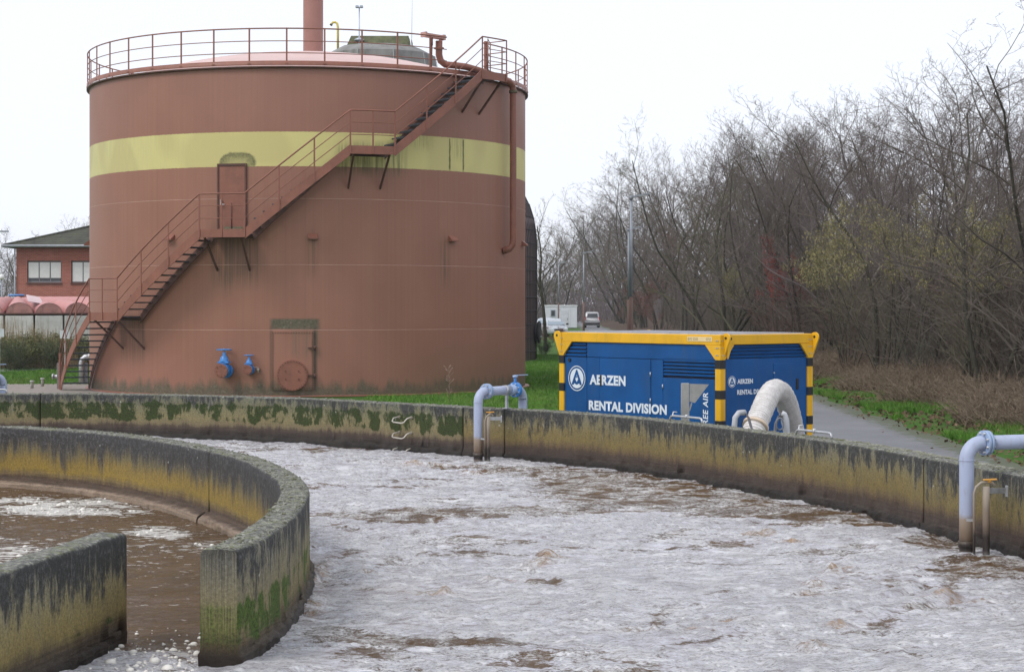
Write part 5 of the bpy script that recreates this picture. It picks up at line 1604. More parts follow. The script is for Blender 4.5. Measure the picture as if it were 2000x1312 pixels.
for (pa_, pb_) in ((53, 120), (139, 206), (225, 292)):
    x0_ = at(pa_, 0, BY0)[0] - BX0; x1_ = at(pb_, 0, BY0)[0] - BX0
    wins.append((x0_, x1_, at(0, 552, BY0)[2], at(0, 509, BY0)[2]))
# front wall as piers round the openings
mb = MB()
xs = [0] + [q for w in wins for q in w[:2]] + [W_]
zl, zh = wins[0][2], wins[0][3]
mb.box((W_ / 2, .15, zl / 2), (W_, .3, zl)); mb.box((W_ / 2, .15, (zh + EZ) / 2), (W_, .3, EZ - zh))
for i in range(0, len(xs), 2): mb.box(((xs[i] + xs[i + 1]) / 2, .15, (zl + zh) / 2), (xs[i + 1] - xs[i], .3, zh - zl))
mb.box((.15, D_ / 2 + .15, EZ / 2), (.3, D_ - .3, EZ)); mb.box((W_ - .15, D_ / 2 + .15, EZ / 2), (.3, D_ - .3, EZ)); mb.box((W_ / 2, D_ - .15, EZ / 2), (W_ - .6, .3, EZ))
mb.build('wall', BRICK, bld)
for (x0_, x1_, z0_, z1_) in wins:
    mb = MB(); mb.box(((x0_ + x1_) / 2, .22, (z0_ + z1_) / 2), (x1_ - x0_, .03, z1_ - z0_)); wn_ = mb.build('window', GLASSM, bld)
    mb = MB(); w_ = x1_ - x0_
    for k in range(4): mb.box((x0_ + .03 + k * (w_ - .06) / 3, .19, (z0_ + z1_) / 2), (.06, .05, z1_ - z0_))
    mb.box(((x0_ + x1_) / 2, .185, z0_ + .05), (w_, .05, .08)); mb.box(((x0_ + x1_) / 2, .185, z1_ - .04), (w_, .06, .08)); mb.build('frame', WG, wn_)
    full = x0_ > 3
    bz = z0_ + (.06 if full else .28)
    nb = 16
    for k in range(3):
        mb = MB(); xa, xb = x0_ + .06 + k * (w_ - .06) / 3, x0_ + (k + 1) * (w_ - .06) / 3
        for j in range(nb): mb.box(((xa + xb) / 2, .10, bz + (j + .5) * (z1_ - .10 - bz) / nb), (xb - xa, .018, (z1_ - .10 - bz) / nb * .9))
        mb.build('blind', BLIND, wn_)
    mb = MB(); mb.box(((x0_ + x1_) / 2, .05, z0_ - .04), (w_ + .1, .26, .07)); mb.build('sill', simple('sill_dark', (.13, .06, .05), .8), wn_)
mb = MB(); ov = .6
E = [(-ov, -ov, EZ), (W_ + ov, -ov, EZ), (W_ + ov, D_ + ov, EZ), (-ov, D_ + ov, EZ)]
rz_ = EZ + 2.05; hl_ = D_ / 2 + ov
Rg = [(-ov + hl_, D_ / 2, rz_), (W_ + ov - hl_, D_ / 2, rz_)]
mb.add(E + Rg + [(x, y, z_ - .12) for x, y, z_ in E], [(0, 1, 5, 4), (1, 2, 5), (2, 3, 4, 5), (3, 0, 4), (6, 7, 1, 0), (7, 8, 2, 1), (8, 9, 3, 2), (9, 6, 0, 3), (9, 8, 7, 6)])
rf = mb.build('roof', TILES, bld)
mb = MB(); mb.tube([(-ov, -ov - .06, EZ - .03), (W_ + ov, -ov - .06, EZ - .03)], .075, 8); mb.tube([(-ov - .06, -ov, EZ - .03), (-ov - .06, D_, EZ - .03)], .075, 8); mb.build('gutter', simple('zinc', (.32, .34, .37), .5, .5), rf)
mb = MB(); mb.tube([(-.05, -.10, EZ - .1), (-.05, -.10, 0)], .04, 8); mb.build('downpipe', simple('zinc_pipe', (.36, .38, .42), .5, .4), bld)
for i in (0, 1):
    mb = MB(); mb.tube([E[i], Rg[i]], .09, 6); mb.build('hip_ridge', TILES, rf)

# ------------------------------------------------------------------ round basin with radial barrel covers
PINK = simple('cover_pink', (.50, .225, .21), .6, var=.15, sc=1.6, dirt=(.30, .13, .11), dirt_amt=.5)
PINK_END = simple('cover_end_stained', (.40, .19, .17), .7, var=.3, sc=3, dirt=(.13, .10, .06), dirt_amt=.8)
PALE_C = simple('basin_panel_concrete', (.62, .60, .57), .9, var=.12, sc=2, bump=.2, dirt=(.30, .27, .23), dirt_amt=.5)
IVY = simple('ivy_dark', (.025, .04, .015), .9, var=.5, sc=6, bump=.8)
RBC = (-24.6, 89.0, 0); RBR = 9.0; NCV = 44
rb = thing('covered_basin', 'round concrete basin under radial pink barrel covers by the brick building', 'basin', RBC)
wz = at(0, 612, 80)[2]
step = 360 / NCV
cm_ = MB(); nn_ = 10
rows_ = [(RBR + .12, .60, .50), (RBR * .7, .44, .50), (RBR * .4, .25, .42), (.9, .06, .16)]
pts = []
for (r_, hw, hh_) in rows_:
    zc = wz + (RBR - r_) / RBR * .62
    for k in range(nn_ + 1):
        a = math.pi * k / nn_
        pts.append((-hw * math.cos(a), -r_, zc + hh_ * math.sin(a)))
m_ = nn_ + 1; fs = []
for i in range(len(rows_) - 1):
    for k in range(nn_): fs.append((i * m_ + k, i * m_ + k + 1, (i + 1) * m_ + k + 1, (i + 1) * m_ + k))
cm_.add(pts, fs, True)
cme = cm_.mesh('cover'); cme.materials.append(PINK)
ce = MB(); ce.add([(p[0] * .985, p[1] + .015, p[2] - .005) for p in pts[:m_]], [tuple(range(m_))]); ce.add([(p[0] * .985, p[1] + .05, p[2] - .005) for p in pts[:m_]], [tuple(range(m_))])
eme = ce.mesh('cover_end'); eme.materials.append(PINK_END)
wp = MB(); wp.box((0, -RBR - .02, wz / 2 - .05), (1.21, .2, wz - .1), bev=.02)
wme = wp.mesh('wall_panel'); wme.materials.append(PALE_C)
off0 = math.degrees(math.atan2(at(38, 0, 80)[0] - RBC[0], 9))
for k in range(NCV):
    p = off0 + k * step
    o = bpy.data.objects.new('cover', cme); COL.objects.link(o); o.parent = rb; o.rotation_euler = (0, 0, R(p))
    if k == 1: o.location = (0, 0, -.02)
    e_ = bpy.data.objects.new('cover_end', eme); COL.objects.link(e_); e_.parent = o
    if k % 2 == 0 or True:
        w_ = bpy.data.objects.new('wall_panel', wme); COL.objects.link(w_); w_.parent = rb; w_.rotation_euler = (0, 0, R(p))
mb = MB(); mb.lathe([(RBR - .25, 0), (RBR - .25, wz - .02)], 64); mb.build('inner_wall', IVY, rb)
mb = MB(); mb.lathe([(RBR + .02, wz - .06), (RBR + .14, wz - .06), (RBR + .14, wz + .02), (RBR + .02, wz + .02)], 88); mb.build('rim', DARK_RUST, rb)
mb = MB(); mb.tube([(.35 * math.sin(a), -.35 * math.cos(a), wz + .86) for a in np.linspace(0, 2 * math.pi, 30)[:-1]], .05, 6, closed=True); mb.build('centre_ring', simple('ring_blue', (.10, .28, .62), .5), rb)
pp_ = off0 + .5 * step
mb = MB(); a = R(pp_)
def rbp(r_, p, z_): return (r_ * math.sin(R(p)), -r_ * math.cos(R(p)), z_)
mb.add([rbp(RBR - .6, pp_ - 1.5, wz + .55), rbp(RBR - .4, pp_ + 3.2, wz + .42), rbp(RBR - 2.0, pp_ + 3.4, wz + .75), rbp(RBR - 2.4, pp_ - 1.2, wz + .86)], [(0, 1, 2, 3)])
mb.add([rbp(RBR - .6, pp_ - 1.5, wz + .53), rbp(RBR - .4, pp_ + 3.2, wz + .40), rbp(RBR - 2.0, pp_ + 3.4, wz + .73), rbp(RBR - 2.4, pp_ - 1.2, wz + .84)], [(3, 2, 1, 0)])
mb.build('loose_sheet', simple('loose_pale', (.58, .42, .42), .5), rb)

# ------------------------------------------------------------------ street lamps
GP = simple('lamp_pole_brown', (.15, .085, .065), .6, var=.15, sc=6)
GPT = simple('lamp_pole_grey', (.30, .33, .37), .5, .3, var=.15, sc=6)


def street_lamp(x, y, h, label, r=.085):
    t = thing('street_lamp', label, 'street lamp', (x, y, 0), 0, 'street lamps along the road')
    mb = MB(); mb.tube([(0, 0, 0), (0, 0, h * .45)], [r, r * .85], 10); mb.build('lower_pole', GP, t)
    mb = MB(); mb.tube([(0, 0, h * .45), (0, 0, h - .05)], [r * .72, r * .55], 10); mb.cyl((0, 0, h - .12), (0, 0, h + .02), r * .8, 10); mb.build('upper_pole', GPT, t)
    mb = MB(); mb.bar((.05, 0, h - .02), (.62, -.05, h + .10), .20, .055); mb.build('lamp_head', GPT, t)
    mb = MB(); mb.box((.35, -.02, h + .005), (.36, .14, .02)); mb.build('diffuser', BLIND, t)
    return t


street_lamp(4.12, 62, 6.32, 'nearest and tallest street lamp behind the blue container')
street_lamp(5.72, 88, 6.32, 'street lamp half hidden directly behind the tallest street lamp', .075)
street_lamp(5.0, 125, 6.25, 'thin street lamp standing in front of the silver van', .08)
street_lamp(4.05, 156, 6.25, 'faintest thin street lamp in front of the white site cabin', .07)
street_lamp(-25.0, 88 - 0, 4.0, 'lamp post at the left edge before the bare trees', .04) if False else None
q = at(3, 545, 120)
pl = thing('park_lamp', 'small white globe lamp post at the left edge behind the pink covers', 'lamp', (q[0], 120, 0))
mb = MB(); mb.tube([(0, 0, 0), (0, 0, q[2])], .05, 8); mb.build('pole', GPT, pl)
mb = MB(); mb.lathe([(.02, -.10), (.16, -.06), (.18, .10), (.10, .26), (.02, .30)], 12, c=(0, 0, q[2] + .05)); mb.build('globe', BLIND, pl)
q = at(-30, 452, 70)
sl_ = thing('mast_lamp', 'thin horizontal lamp arm reaching in at the upper left edge', 'lamp', (q[0], 70, 0))
mb = MB(); mb.tube([(0, 0, 0), (0, 0, q[2])], .06, 8); mb.build('pole', GPT, sl_)
mb = MB(); mb.bar((0, 0, q[2]), (.93, 0, q[2] + .0), .12, .06); mb.build('arm', GPT, sl_)

# ------------------------------------------------------------------ vehicles and site cabin
CARW = simple('car_silver', (.46, .49, .52), .28, .3, var=.04)
VANW = simple('van_silver', (.52, .52, .53), .30, .25, var=.05)
TYRE = simple('tyre', (.02, .02, .02), .8)
RIMM = simple('rim', (.4, .4, .42), .35, .8)
HEADL = simple('headlight', (.75, .77, .8), .1, var=.05)
REDL = simple('tail_lamp', (.45, .02, .02), .25)
PLATE = simple('number_plate', (.75, .75, .70), .5)


def loft(mb, secs, smooth=True):
    """secs: list of (y, [(x,z)...]) half profiles mirrored in x"""
    n_ = len(secs[0][1]); pts = []; 
    for y, pr_ in secs:
        pts += [(x, y, z_) for x, z_ in pr_] + [(-x, y, z_) for x, z_ in pr_[::-1]]
    m_ = 2 * n_; fs = []
    for i in range(len(secs) - 1):
        for k in range(m_):
            l = (k + 1) % m_; fs.append((i * m_ + k, i * m_ + l, (i + 1) * m_ + l, (i + 1) * m_ + k))
    fs += [tuple(range(m_ - 1, -1, -1)), tuple((len(secs) - 1) * m_ + k for k in range(m_))]
    return mb.add(pts, fs, smooth)


def car(loc, rz, label, paint, van=False):
    t = thing('van' if van else 'car', label, 'van' if van else 'car', loc, rz)
    # y: front at -, rear at +
    if van:
        L = 4.1; secs = [(-2.05, .72, .62, .70), (-1.95, .82, .30, .85), (-1.2, .86, .24, 1.02), (-.75, .86, .24, 1.12), (1.2, .86, .24, 1.12), (1.95, .86, .26, 1.10), (2.03, .84, .36, 1.05)]
        cab = [(-.85, .80, .58, 1.10, 1.14), (-.25, .80, .66, 1.10, 1.74), (.4, .80, .68, 1.10, 1.82), (1.6, .80, .69, 1.10, 1.82), (1.86, .80, .68, 1.10, 1.76), (2.0, .80, .72, 1.08, 1.16)]
    else:
        L = 4.2; secs = [(-2.1, .66, .40, .62), (-2.0, .80, .28, .74), (-1.2, .86, .22, .90), (-.8, .87, .22, .96), (1.3, .87, .22, .98), (2.0, .84, .28, .95), (2.1, .76, .40, .88)]
        cab = [(-.95, .76, .60, .94, .97), (-.15, .76, .58, .94, 1.44), (.3, .76, .58, .95, 1.50), (1.2, .76, .57, .95, 1.46), (1.95, .74, .60, .93, .98)]
    mb = MB(); loft(mb, [(y, [(w * .90, z0_), (w, z0_ + .12), (w, (z0_ + z1_) / 2), (w * .97, z1_ - .06), (w * .90, z1_)]) for y, w, z0_, z1_ in secs]); body = mb.build('body', paint, t)
    mb = MB(); loft(mb, [(y, [(wb, z0_), ((wb + wt_) / 2 + .02, (z0_ + z1_) / 2), (wt_, z1_ - .04), (wt_ * .8, z1_)]) for y, wb, wt_, z0_, z1_ in cab]); mb.build('cabin', paint, t)
    f = cab[0]; g = cab[1]
    def pane(y0_, z0_, w0, y1_, z1_, w1, sgn, name, off=.012):
        mb = MB(); A = [(-w0, y0_, z0_), (w0, y0_, z0_), (w1, y1_, z1_), (-w1, y1_, z1_)]
        nv = Vector((0, (z1_ - z0_), -(y1_ - y0_))).normalized() * off * sgn
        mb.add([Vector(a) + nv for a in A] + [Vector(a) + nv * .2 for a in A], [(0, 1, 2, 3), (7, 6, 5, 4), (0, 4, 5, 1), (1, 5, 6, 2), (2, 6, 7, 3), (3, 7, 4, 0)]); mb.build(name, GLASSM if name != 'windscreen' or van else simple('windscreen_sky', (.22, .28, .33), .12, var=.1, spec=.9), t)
    pane(f[0] + .04, f[3] + .06, f[1] * .92, g[0] - .02, g[4] - .07, g[2] * .94, -1, 'windscreen', .03)
    r1_, r0_ = cab[-1], cab[-2]
    pane(r1_[0] - .0, r1_[4] + .03, r1_[2] * .86, r0_[0] + .03, r0_[4] - .12, r0_[2] * .84, 1, 'rear_window', .03)
    for s_ in (-1, 1):
        mb = MB(); y0_, y1_ = g[0] - .1, r0_[0] - .15
        zt_ = (g[4] - .10); zb = g[3] + .08; xb = g[1] - .0; xt = (g[1] + g[2]) / 2 + .012
        mb.add([(s_ * (xb + .012), y0_ - .25, zb), (s_ * (xb + .012), y1_ + .1, zb), (s_ * (g[2] + .03), y1_, zt_), (s_ * (g[2] + .03), y0_ + .25, zt_)], [(0, 1, 2, 3)]); mb.build('side_window', GLASSM, t)
        for yw in (-1.28, 1.28):
            mb = MB(); mb.cyl((s_ * .66, yw, .31), (s_ * .87, yw, .31), .31, 20); wh = mb.build('wheel', TYRE, t)
            mb = MB(); mb.cyl((s_ * .86, yw, .31), (s_ * .882, yw, .31), .20, 14); mb.build('rim', RIMM, wh)
        mb = MB(); mb.box((s_ * .97, g[0] - .45, g[3] + .12), (.20, .10, .14), bev=.03); mb.build('mirror', BLACK, t)
        mb = MB(); mb.box((s_ * .62, -L / 2 + .05, .66), (.30, .12, .14), bev=.03); mb.build('headlight', HEADL, t)
        mb = MB(); mb.box((s_ * .80, L / 2 - .06, 1.05 if van else .82), (.12, .10, .40 if van else .16), bev=.02); mb.build('tail_lamp', REDL, t)
    mb = MB(); mb.box((0, L / 2 + .0, .50), (1.66, .14, .26), bev=.03); mb.build('rear_bumper', BLACK if van else paint, t)
    mb = MB(); mb.box((0, L / 2 + .075, .62), (1.5, .02, .05), bev=.0); mb.build('bumper_strip', paint if van else BLACK, t)
    mb = MB(); mb.box((0, -L / 2 - .0, .42), (1.5, .12, .22), bev=.03); mb.build('front_bumper', paint, t)
    mb = MB(); mb.box((0, -L / 2 - .02, .62), (.72, .08, .12), bev=.01); mb.build('grille', BLACK, t)
    mb = MB(); mb.box((0, L / 2 + .02, .86 if van else .70), (.52, .06, .11)); mb.build('number_plate', PLATE, t)
    return t


car((3.45, 146, 0), R(8), 'silver car facing the camera in front of the white site cabin', CARW)
car((2.95, 153, 0), R(6), 'second pale car mostly hidden behind the silver car', simple('car_pale', (.40, .44, .48), .3, .3))
car((9.25, 208, 0), R(180), 'silver delivery van seen from behind on the road', VANW, True)
CABIN = simple('cabin_white', (.66, .67, .72), .55, var=.05, sc=2, dirt=(.45, .45, .48), dirt_amt=.3)
cx0, cx1 = at(1062, 0, 200)[0], at(1127, 0, 200)[0]
cb = thing('site_cabin', 'white flat-roofed site cabin at the far end of the road', 'cabin', (cx0, 200, 0))
wC = cx1 - cx0; hC = at(0, 597, 200)[2] - .0
mb = MB(); mb.box((wC / 2, 3, hC / 2), (wC, 6, hC - .15), bev=.02); mb.build('walls', CABIN, cb)
mb = MB(); mb.box((wC / 2, 3, hC + .0), (wC + .12, 6.12, .14), bev=.02); mb.build('roof_edge', simple('cabin_edge', (.75, .76, .78), .5), cb)
mb = MB(); mb.box((.28 * wC, -.02, 1.7), (.40, .05, .62)); wd = mb.build('window', GLASSM, cb)
mb = MB()
for dx in (-.24, .24): mb.box((.28 * wC + dx, -.03, 1.7), (.08, .06, .72))
for dz in (-.35, .35): mb.box((.28 * wC, -.03, 1.7 + dz), (.56, .058, .08))
mb.build('frame', simple('cabin_frame', (.35, .38, .45), .5), wd)
mb = MB(); mb.box((.62 * wC, -.015, 1.05), (.85, .05, 2.0), bev=.01); dr_ = mb.build('door', simple('cabin_door', (.60, .61, .66), .5), cb)
mb = MB(); mb.box((.62 * wC + .34, -.06, 1.05), (.05, .05, .14)); mb.build('handle', BLACK, dr_)
mb = MB(); mb.box((.46 * wC, -.025, 2.1), (.30, .02, .16)); mb.build('sign', simple('cabin_sign', (.5, .52, .58), .5), cb)
for k in range(1, 5):
    mb = MB(); mb.box((k * wC / 5, -.008, hC / 2), (.02, .02, hC - .2)); mb.build('panel_joint', simple('joint_grey', (.5, .5, .54), .6), cb)

# ------------------------------------------------------------------ small yard things left of the tank
STUB = simple('stub_concrete', (.30, .29, .25), .9, var=.2, sc=8, bump=.3)
CAPM = simple('stub_cap', (.50, .51, .48), .7)
for k, (px, py0, py1, lab) in enumerate(((62.5, 759, 743, 'left short capped pipe stub standing on the sandy paving'), (83, 755, 738, 'right short capped pipe stub standing on the sandy paving'))):
    Yb = CAMH * FPX / (py0 - HOR); q = at(px, py0, Yb); hgt = (py0 - py1) / FPX * Yb
    t = thing('pipe_stub', lab, 'post', (q[0], q[1], 0), group='capped pipe stubs by the stair foot')
    mb = MB(); mb.cyl((0, 0, 0), (0, 0, hgt - .03), .048, 12); mb.build('tube', STUB, t)
    mb = MB(); mb.cyl((0, 0, hgt - .04), (0, 0, hgt), .066, 14); mb.build('cap', CAPM, t)
q = at(115, 760, 54.5)
t = thing('switch_post', 'grey upright steel plate post at the stair foot', 'post', (q[0] - .0, 54.6, 0))
mb = MB(); mb.box((0, 0, .40), (.15, .10, .80), bev=.01); mb.build('post', simple('post_brown_grey', (.20, .17, .17), .6, var=.2), t)
q = at(104, 735, 55.5)
t = thing('flanged_stub', 'short pale flanged pipe end sticking out beside the grey post', 'pipe', (q[0], 55.5, q[2]))
mb = MB(); mb.cyl((0, 0, 0), (.35, 0, 0), .055, 12); mb.build('pipe', GALV, t)
mb = MB(); mb.cyl((-.03, 0, 0), (.02, 0, 0), .085, 14); mb.build('flange', GALV, t)
mb = MB(); mb.box((.28, 0, -q[2] / 2), (.05, .05, q[2])); mb.build('stand', GALV, t)
q = at(159, 750, 58.0)
t = thing('elbow_pipe', 'grey elbow pipe rising behind the open stair treads', 'pipe', (q[0], 58.0, 0))
zt_ = at(0, 700, 58)[2]
mb = MB(); mb.tube([(0, 0, 0), (0, 0, zt_ - .15), (.03, 0, zt_ - .03), (.12, 0, zt_ + .05), (.30, .0, zt_ + .06)], .085, 14); mb.build('pipe', GALV, t)
mb = MB(); mb.cyl((.24, 0, zt_ + .06), (.30, 0, zt_ + .06), .13, 14); mb.build('flange', GALV, t)
mb = MB(); mb.box((.14, .05, .35), (.14, .1, .7)); mb.build('foot', simple('foot_dark', (.12, .12, .13), .7), t)
for px, Yb, py, lab in ((127, 66, 653, 'small white notice board on a post behind the stair'), (-1, 66, 650, 'small white notice board at the left edge before the shrubs')):
    q = at(px, py, Yb); t = thing('notice_board', lab, 'sign', (q[0], Yb, 0), group='white notice boards before the shrubs')
    mb = MB(); mb.box((0, -.03, q[2]), (.36, .02, .30), bev=.004); mb.build('board', simple('board_white', (.62, .65, .68), .5), t)
    mb = MB(); mb.box((0, 0, q[2] / 2), (.04, .04, q[2])); mb.build('post', GALV, t)
t = thing('wall_sticker', 'small white vertical notice stuck on the tank behind the stair treads', 'sign', (0, 0, 0))
p_ = -78.0; pw = 1.2
q0 = Vector(TC) + Vector(pol(TR + .006, p_, 1.66)); t.location = q0
mb = MB(); tv = Vector(pol(1, p_ + 90, 0)); A = [-tv * .11 + Vector((0, 0, -.22)), tv * .11 + Vector((0, 0, -.22)), tv * .11 + Vector((0, 0, .22)), -tv * .11 + Vector((0, 0, .22))]
nv = Vector(pol(.012, p_, 0)); mb.add(A + [a + nv for a in A], [(3, 2, 1, 0), (4, 5, 6, 7), (0, 1, 5, 4), (1, 2, 6, 5), (2, 3, 7, 6), (3, 0, 4, 7)]); mb.build('sheet', BLIND, t)

# ------------------------------------------------------------------ vegetation
BARK = NT('bark')
c = BARK.coord()
BARKM = BARK.out(BARK.ramp(BARK.noise(BARK.scale(c, (1, 1, .3)), 9, 5, .7), [(.3, (.032, .029, .024)), (.6, (.070, .065, .046)), (.8, (.10, .105, .062))]), .9, 0, BARK.bump(BARK.noise(BARK.scale(c, (1, 1, .2)), 22, 4), .8, .02), .2)


def twig_mat(name, lo, hi):
    m = NT(name); c_ = m.coord()
    oi = m.t.nodes.new('ShaderNodeObjectInfo').outputs['Random']
    col = m.ramp(m.noise(c_, .9, 3), [(.3, lo), (.7, hi)])
    col = m.mix(m.lin(oi, 0, 1, 0, .45), col, (.135, .112, .098))
    return m.out(col, .9, 0, None, .15)


TWIG = twig_mat('twigs_grey_brown', (.085, .072, .058), (.19, .158, .132))
TWIG_P = twig_mat('twigs_purple', (.105, .085, .084), (.20, .165, .160))
TWIG_O = twig_mat('twigs_olive', (.090, .086, .055), (.185, .172, .105))
TWIG_R = twig_mat('twigs_russet', (.115, .065, .052), (.20, .12, .095))


def leaf_mat(name, a, b, cc):
    m = NT(name); c_ = m.coord()
    return m.out(m.ramp(m.noise(c_, 3.0, 4, .8), [(.3, a), (.5, b), (.72, cc)]), .75, 0, None, .25)


CATKIN = leaf_mat('catkins', (.15, .135, .060), (.27, .24, .10), (.35, .31, .15))
RUSTY = leaf_mat('rusty_leaves', (.10, .045, .030), (.16, .068, .045), (.22, .10, .07))
REDLF = leaf_mat('red_leaves', (.24, .045, .04), (.34, .07, .06), (.36, .12, .10))
EVERG = leaf_mat('evergreen_leaves', (.032, .045, .022), (.065, .085, .038), (.10, .12, .06))
OLIVEL = leaf_mat('olive_leaves', (.075, .085, .035), (.14, .15, .055), (.22, .21, .09))


def grow_tree(seed, H, fork=.25, nl=15, spread=.55, up=.12, kids=(7, 6, 3), trunks=1, tr=.16, lenf=(.60, .45, .42, .42), rmin=.0045, lean=.38):
    """bare broadleaf skeleton. returns arrays trunk segs, crown segs, twig tip points"""
    rd = random.Random(seed)
    tk, cr_, tips = [], [], []

    def unit(v):
        l = math.sqrt(v[0] ** 2 + v[1] ** 2 + v[2] ** 2) or 1
        return (v[0] / l, v[1] / l, v[2] / l)

    def branch(p, d, L, r, lev):
        nseg = (7, 6, 4, 3, 2)[lev]
        pts = [p]; rads = [r]; sl_ = L / nseg
        wob = (.14, .24, .28, .32, .36)[lev]
        dd = d
        for i in range(nseg):
            dd = unit((dd[0] + rd.gauss(0, wob), dd[1] + rd.gauss(0, wob), dd[2] + rd.gauss(0, wob * .7) + up * (1.0 if lev else .6)))
            p = (p[0] + dd[0] * sl_, p[1] + dd[1] * sl_, p[2] + dd[2] * sl_)
            rr_ = max(r * (1 - (i + 1) / nseg * (.75 if lev < 2 else .6)), rmin * .6)
            (tk if lev == 0 else cr_).append((*pts[-1], *p, rads[-1], rr_, lev))
            pts.append(p); rads.append(rr_)
        if lev >= 3: tips.append(pts[-1]); tips.append(pts[len(pts) // 2])
        if lev == 4: return
        nk = nl if lev == 0 else kids[lev - 1]
        for j in range(nk):
            t = (fork + (1 - fork) * (j + rd.random() * .9) / nk) if lev == 0 else (.18 + .82 * (j + rd.random()) / nk)
            t = min(t, .999); fi = t * nseg; i = int(fi); f = fi - i
            q = tuple(pts[i][k] + (pts[i + 1][k] - pts[i][k]) * f for k in range(3))
            ax = unit(tuple(pts[i + 1][k] - pts[i][k] for k in range(3)))
            az = rd.random() * 2 * math.pi
            rv = unit((math.cos(az), math.sin(az), rd.uniform(-.25, .45) if lev else rd.uniform(.0, .5)))
            sp__ = spread * rd.uniform(.7, 1.35) if lev else spread * rd.uniform(.8, 1.5)
            nd = unit(tuple(ax[k] * (1 - sp__ * .6) + rv[k] * sp__ for k in range(3)))
            cl = L * lenf[lev] * rd.uniform(.65, 1.2) * (1.0 - .55 * t if lev == 0 else 1 - .35 * t)
            cr2 = max(rads[i] * rd.uniform(.45, .65), rmin)
            branch(q, nd, cl, cr2, lev + 1)

    for k in range(trunks):
        a = rd.random() * 6.28
        d0 = unit((math.cos(a) * (.10 if trunks == 1 else lean), math.sin(a) * (.10 if trunks == 1 else lean), 1))
        branch((math.cos(a) * .12 * (trunks > 1), math.sin(a) * .12 * (trunks > 1), -.1), d0, H * .86 * rd.uniform(.8, 1.0 if trunks > 1 else .92), tr * (1 if trunks == 1 else rd.uniform(.5, 1)), 0)
    T = np.array(tk); C = np.array(cr_); P_ = np.array(tips)
    zmax = max(C[:, 5].max(), T[:, 5].max()); s_ = H / zmax
    for A in (T, C): A[:, :6] *= s_
    return T, C, P_ * s_


def tree_meshes(seed, H, **kw):
    T, C, P_ = grow_tree(seed, H, **kw)
    tv, tf = segs_arrays(T[:, :3], T[:, 3:6], T[:, 6], T[:, 7], 7)
    big_ = C[:, 8] <= 1
    c1 = segs_arrays(C[big_, :3], C[big_, 3:6], C[big_, 6], C[big_, 7], 5)
    c2 = segs_arrays(C[~big_, :3], C[~big_, 3:6], C[~big_, 6], C[~big_, 7], 3)
    V = np.concatenate([c1[0], c2[0]]); F_ = np.concatenate([c1[1], c2[1] + len(c1[0])])
    return np_mesh('trunk', tv, tf, True), np_mesh('crown', V, F_, False), P_


def leaf_mesh(name, pts, n, size, spread_, droop=0.0, aspect=.6, seed=0):
    r_ = np.random.default_rng(seed)
    q = pts[r_.integers(0, len(pts), n)] + r_.normal(0, spread_, (n, 3))
    a = r_.normal(0, 1, (n, 3)); a[:, 2] -= droop; a /= np.linalg.norm(a, axis=1, keepdims=True)
    b = np.cross(a, r_.normal(0, 1, (n, 3))); b /= np.linalg.norm(b, axis=1, keepdims=True)
    s_ = size * r_.uniform(.6, 1.4, (n, 1))
    V = np.stack([q - b * s_ * aspect * .5, q + a * s_ * .5, q + b * s_ * aspect * .5 , q + a * s_ * 1.0 ], 1)
    V = np.stack([q, q + a * s_ * .5 - b * s_ * aspect * .5, q + a * s_, q + a * s_ * .5 + b * s_ * aspect * .5], 1)
    F_ = np.arange(n * 4).reshape(n, 4)
    return np_mesh(name, V.reshape(-1, 3), F_)


KINDS = {}
def kind(name, mat_tw, seed, H, leaf=None, **kw):
    t_, c_, P_ = tree_meshes(seed, H, **kw)
    t_.materials.append(BARKM); c_.materials.append(mat_tw)
    lm_ = None
    if leaf:
        mt, n_, size, spr, droop, asp = leaf
        lm_ = leaf_mesh('leaves', P_[P_[:, 2] > (.52 * H if name in ('hazel', 'redbush') else 0)], n_, size, spr, droop, asp, seed); lm_.materials.append(mt)
    KINDS[name] = (t_, c_, lm_, H)


KK = dict(kids=(8, 6, 4), rmin=.0036)
kind('spread', TWIG_O, 11, 10, trunks=5, lean=.42, fork=.12, nl=9, spread=.62, up=.045, tr=.085, **KK)
kind('spread2', TWIG, 12, 10, trunks=2, lean=.26, fork=.12, nl=17, spread=.72, up=.03, tr=.085, **KK)
kind('tall', TWIG_P, 13, 10, trunks=2, lean=.13, fork=.2, nl=16, spread=.62, up=.075, tr=.085, **KK)
kind('tall2', TWIG_P, 14, 10, trunks=2, lean=.17, fork=.16, nl=16, spread=.66, up=.07, tr=.085, **KK)
kind('ash', TWIG, 15, 10, trunks=2, lean=.15, fork=.2, nl=15, spread=.64, up=.05, tr=.10, **KK)
kind('pollard', TWIG_O, 16, 9, fork=.40, nl=10, spread=.60, up=.14, tr=.15, kids=(8, 6, 3))
SH = dict(fork=.10, nl=9, spread=.60, up=.035, kids=(5, 5, 2), tr=.030, lenf=(.50, .45, .42, .4))
kind('shrub', TWIG, 21, 4, trunks=7, **SH)
kind('shrub2', TWIG_R, 22, 4, trunks=7, **SH)
kind('shrub3', TWIG_O, 23, 4, trunks=6, **SH)
kind('hazel', TWIG_O, 24, 5, trunks=7, leaf=(CATKIN, 5500, .075, .08, 1.6, .28), **SH)
kind('beech', TWIG_R, 25, 5, leaf=(RUSTY, 5200, .065, .16, .3, .7), fork=.08, nl=14, spread=.6, up=.05, tr=.08, kids=(6, 5, 2))
kind('redbush', TWIG_R, 26, 4, trunks=5, leaf=(REDLF, 3000, .07, .10, .3, .7), **SH)
kind('greenbush', TWIG_O, 27, 3, trunks=7, leaf=(EVERG, 5200, .085, .16, .2, .6), **SH)


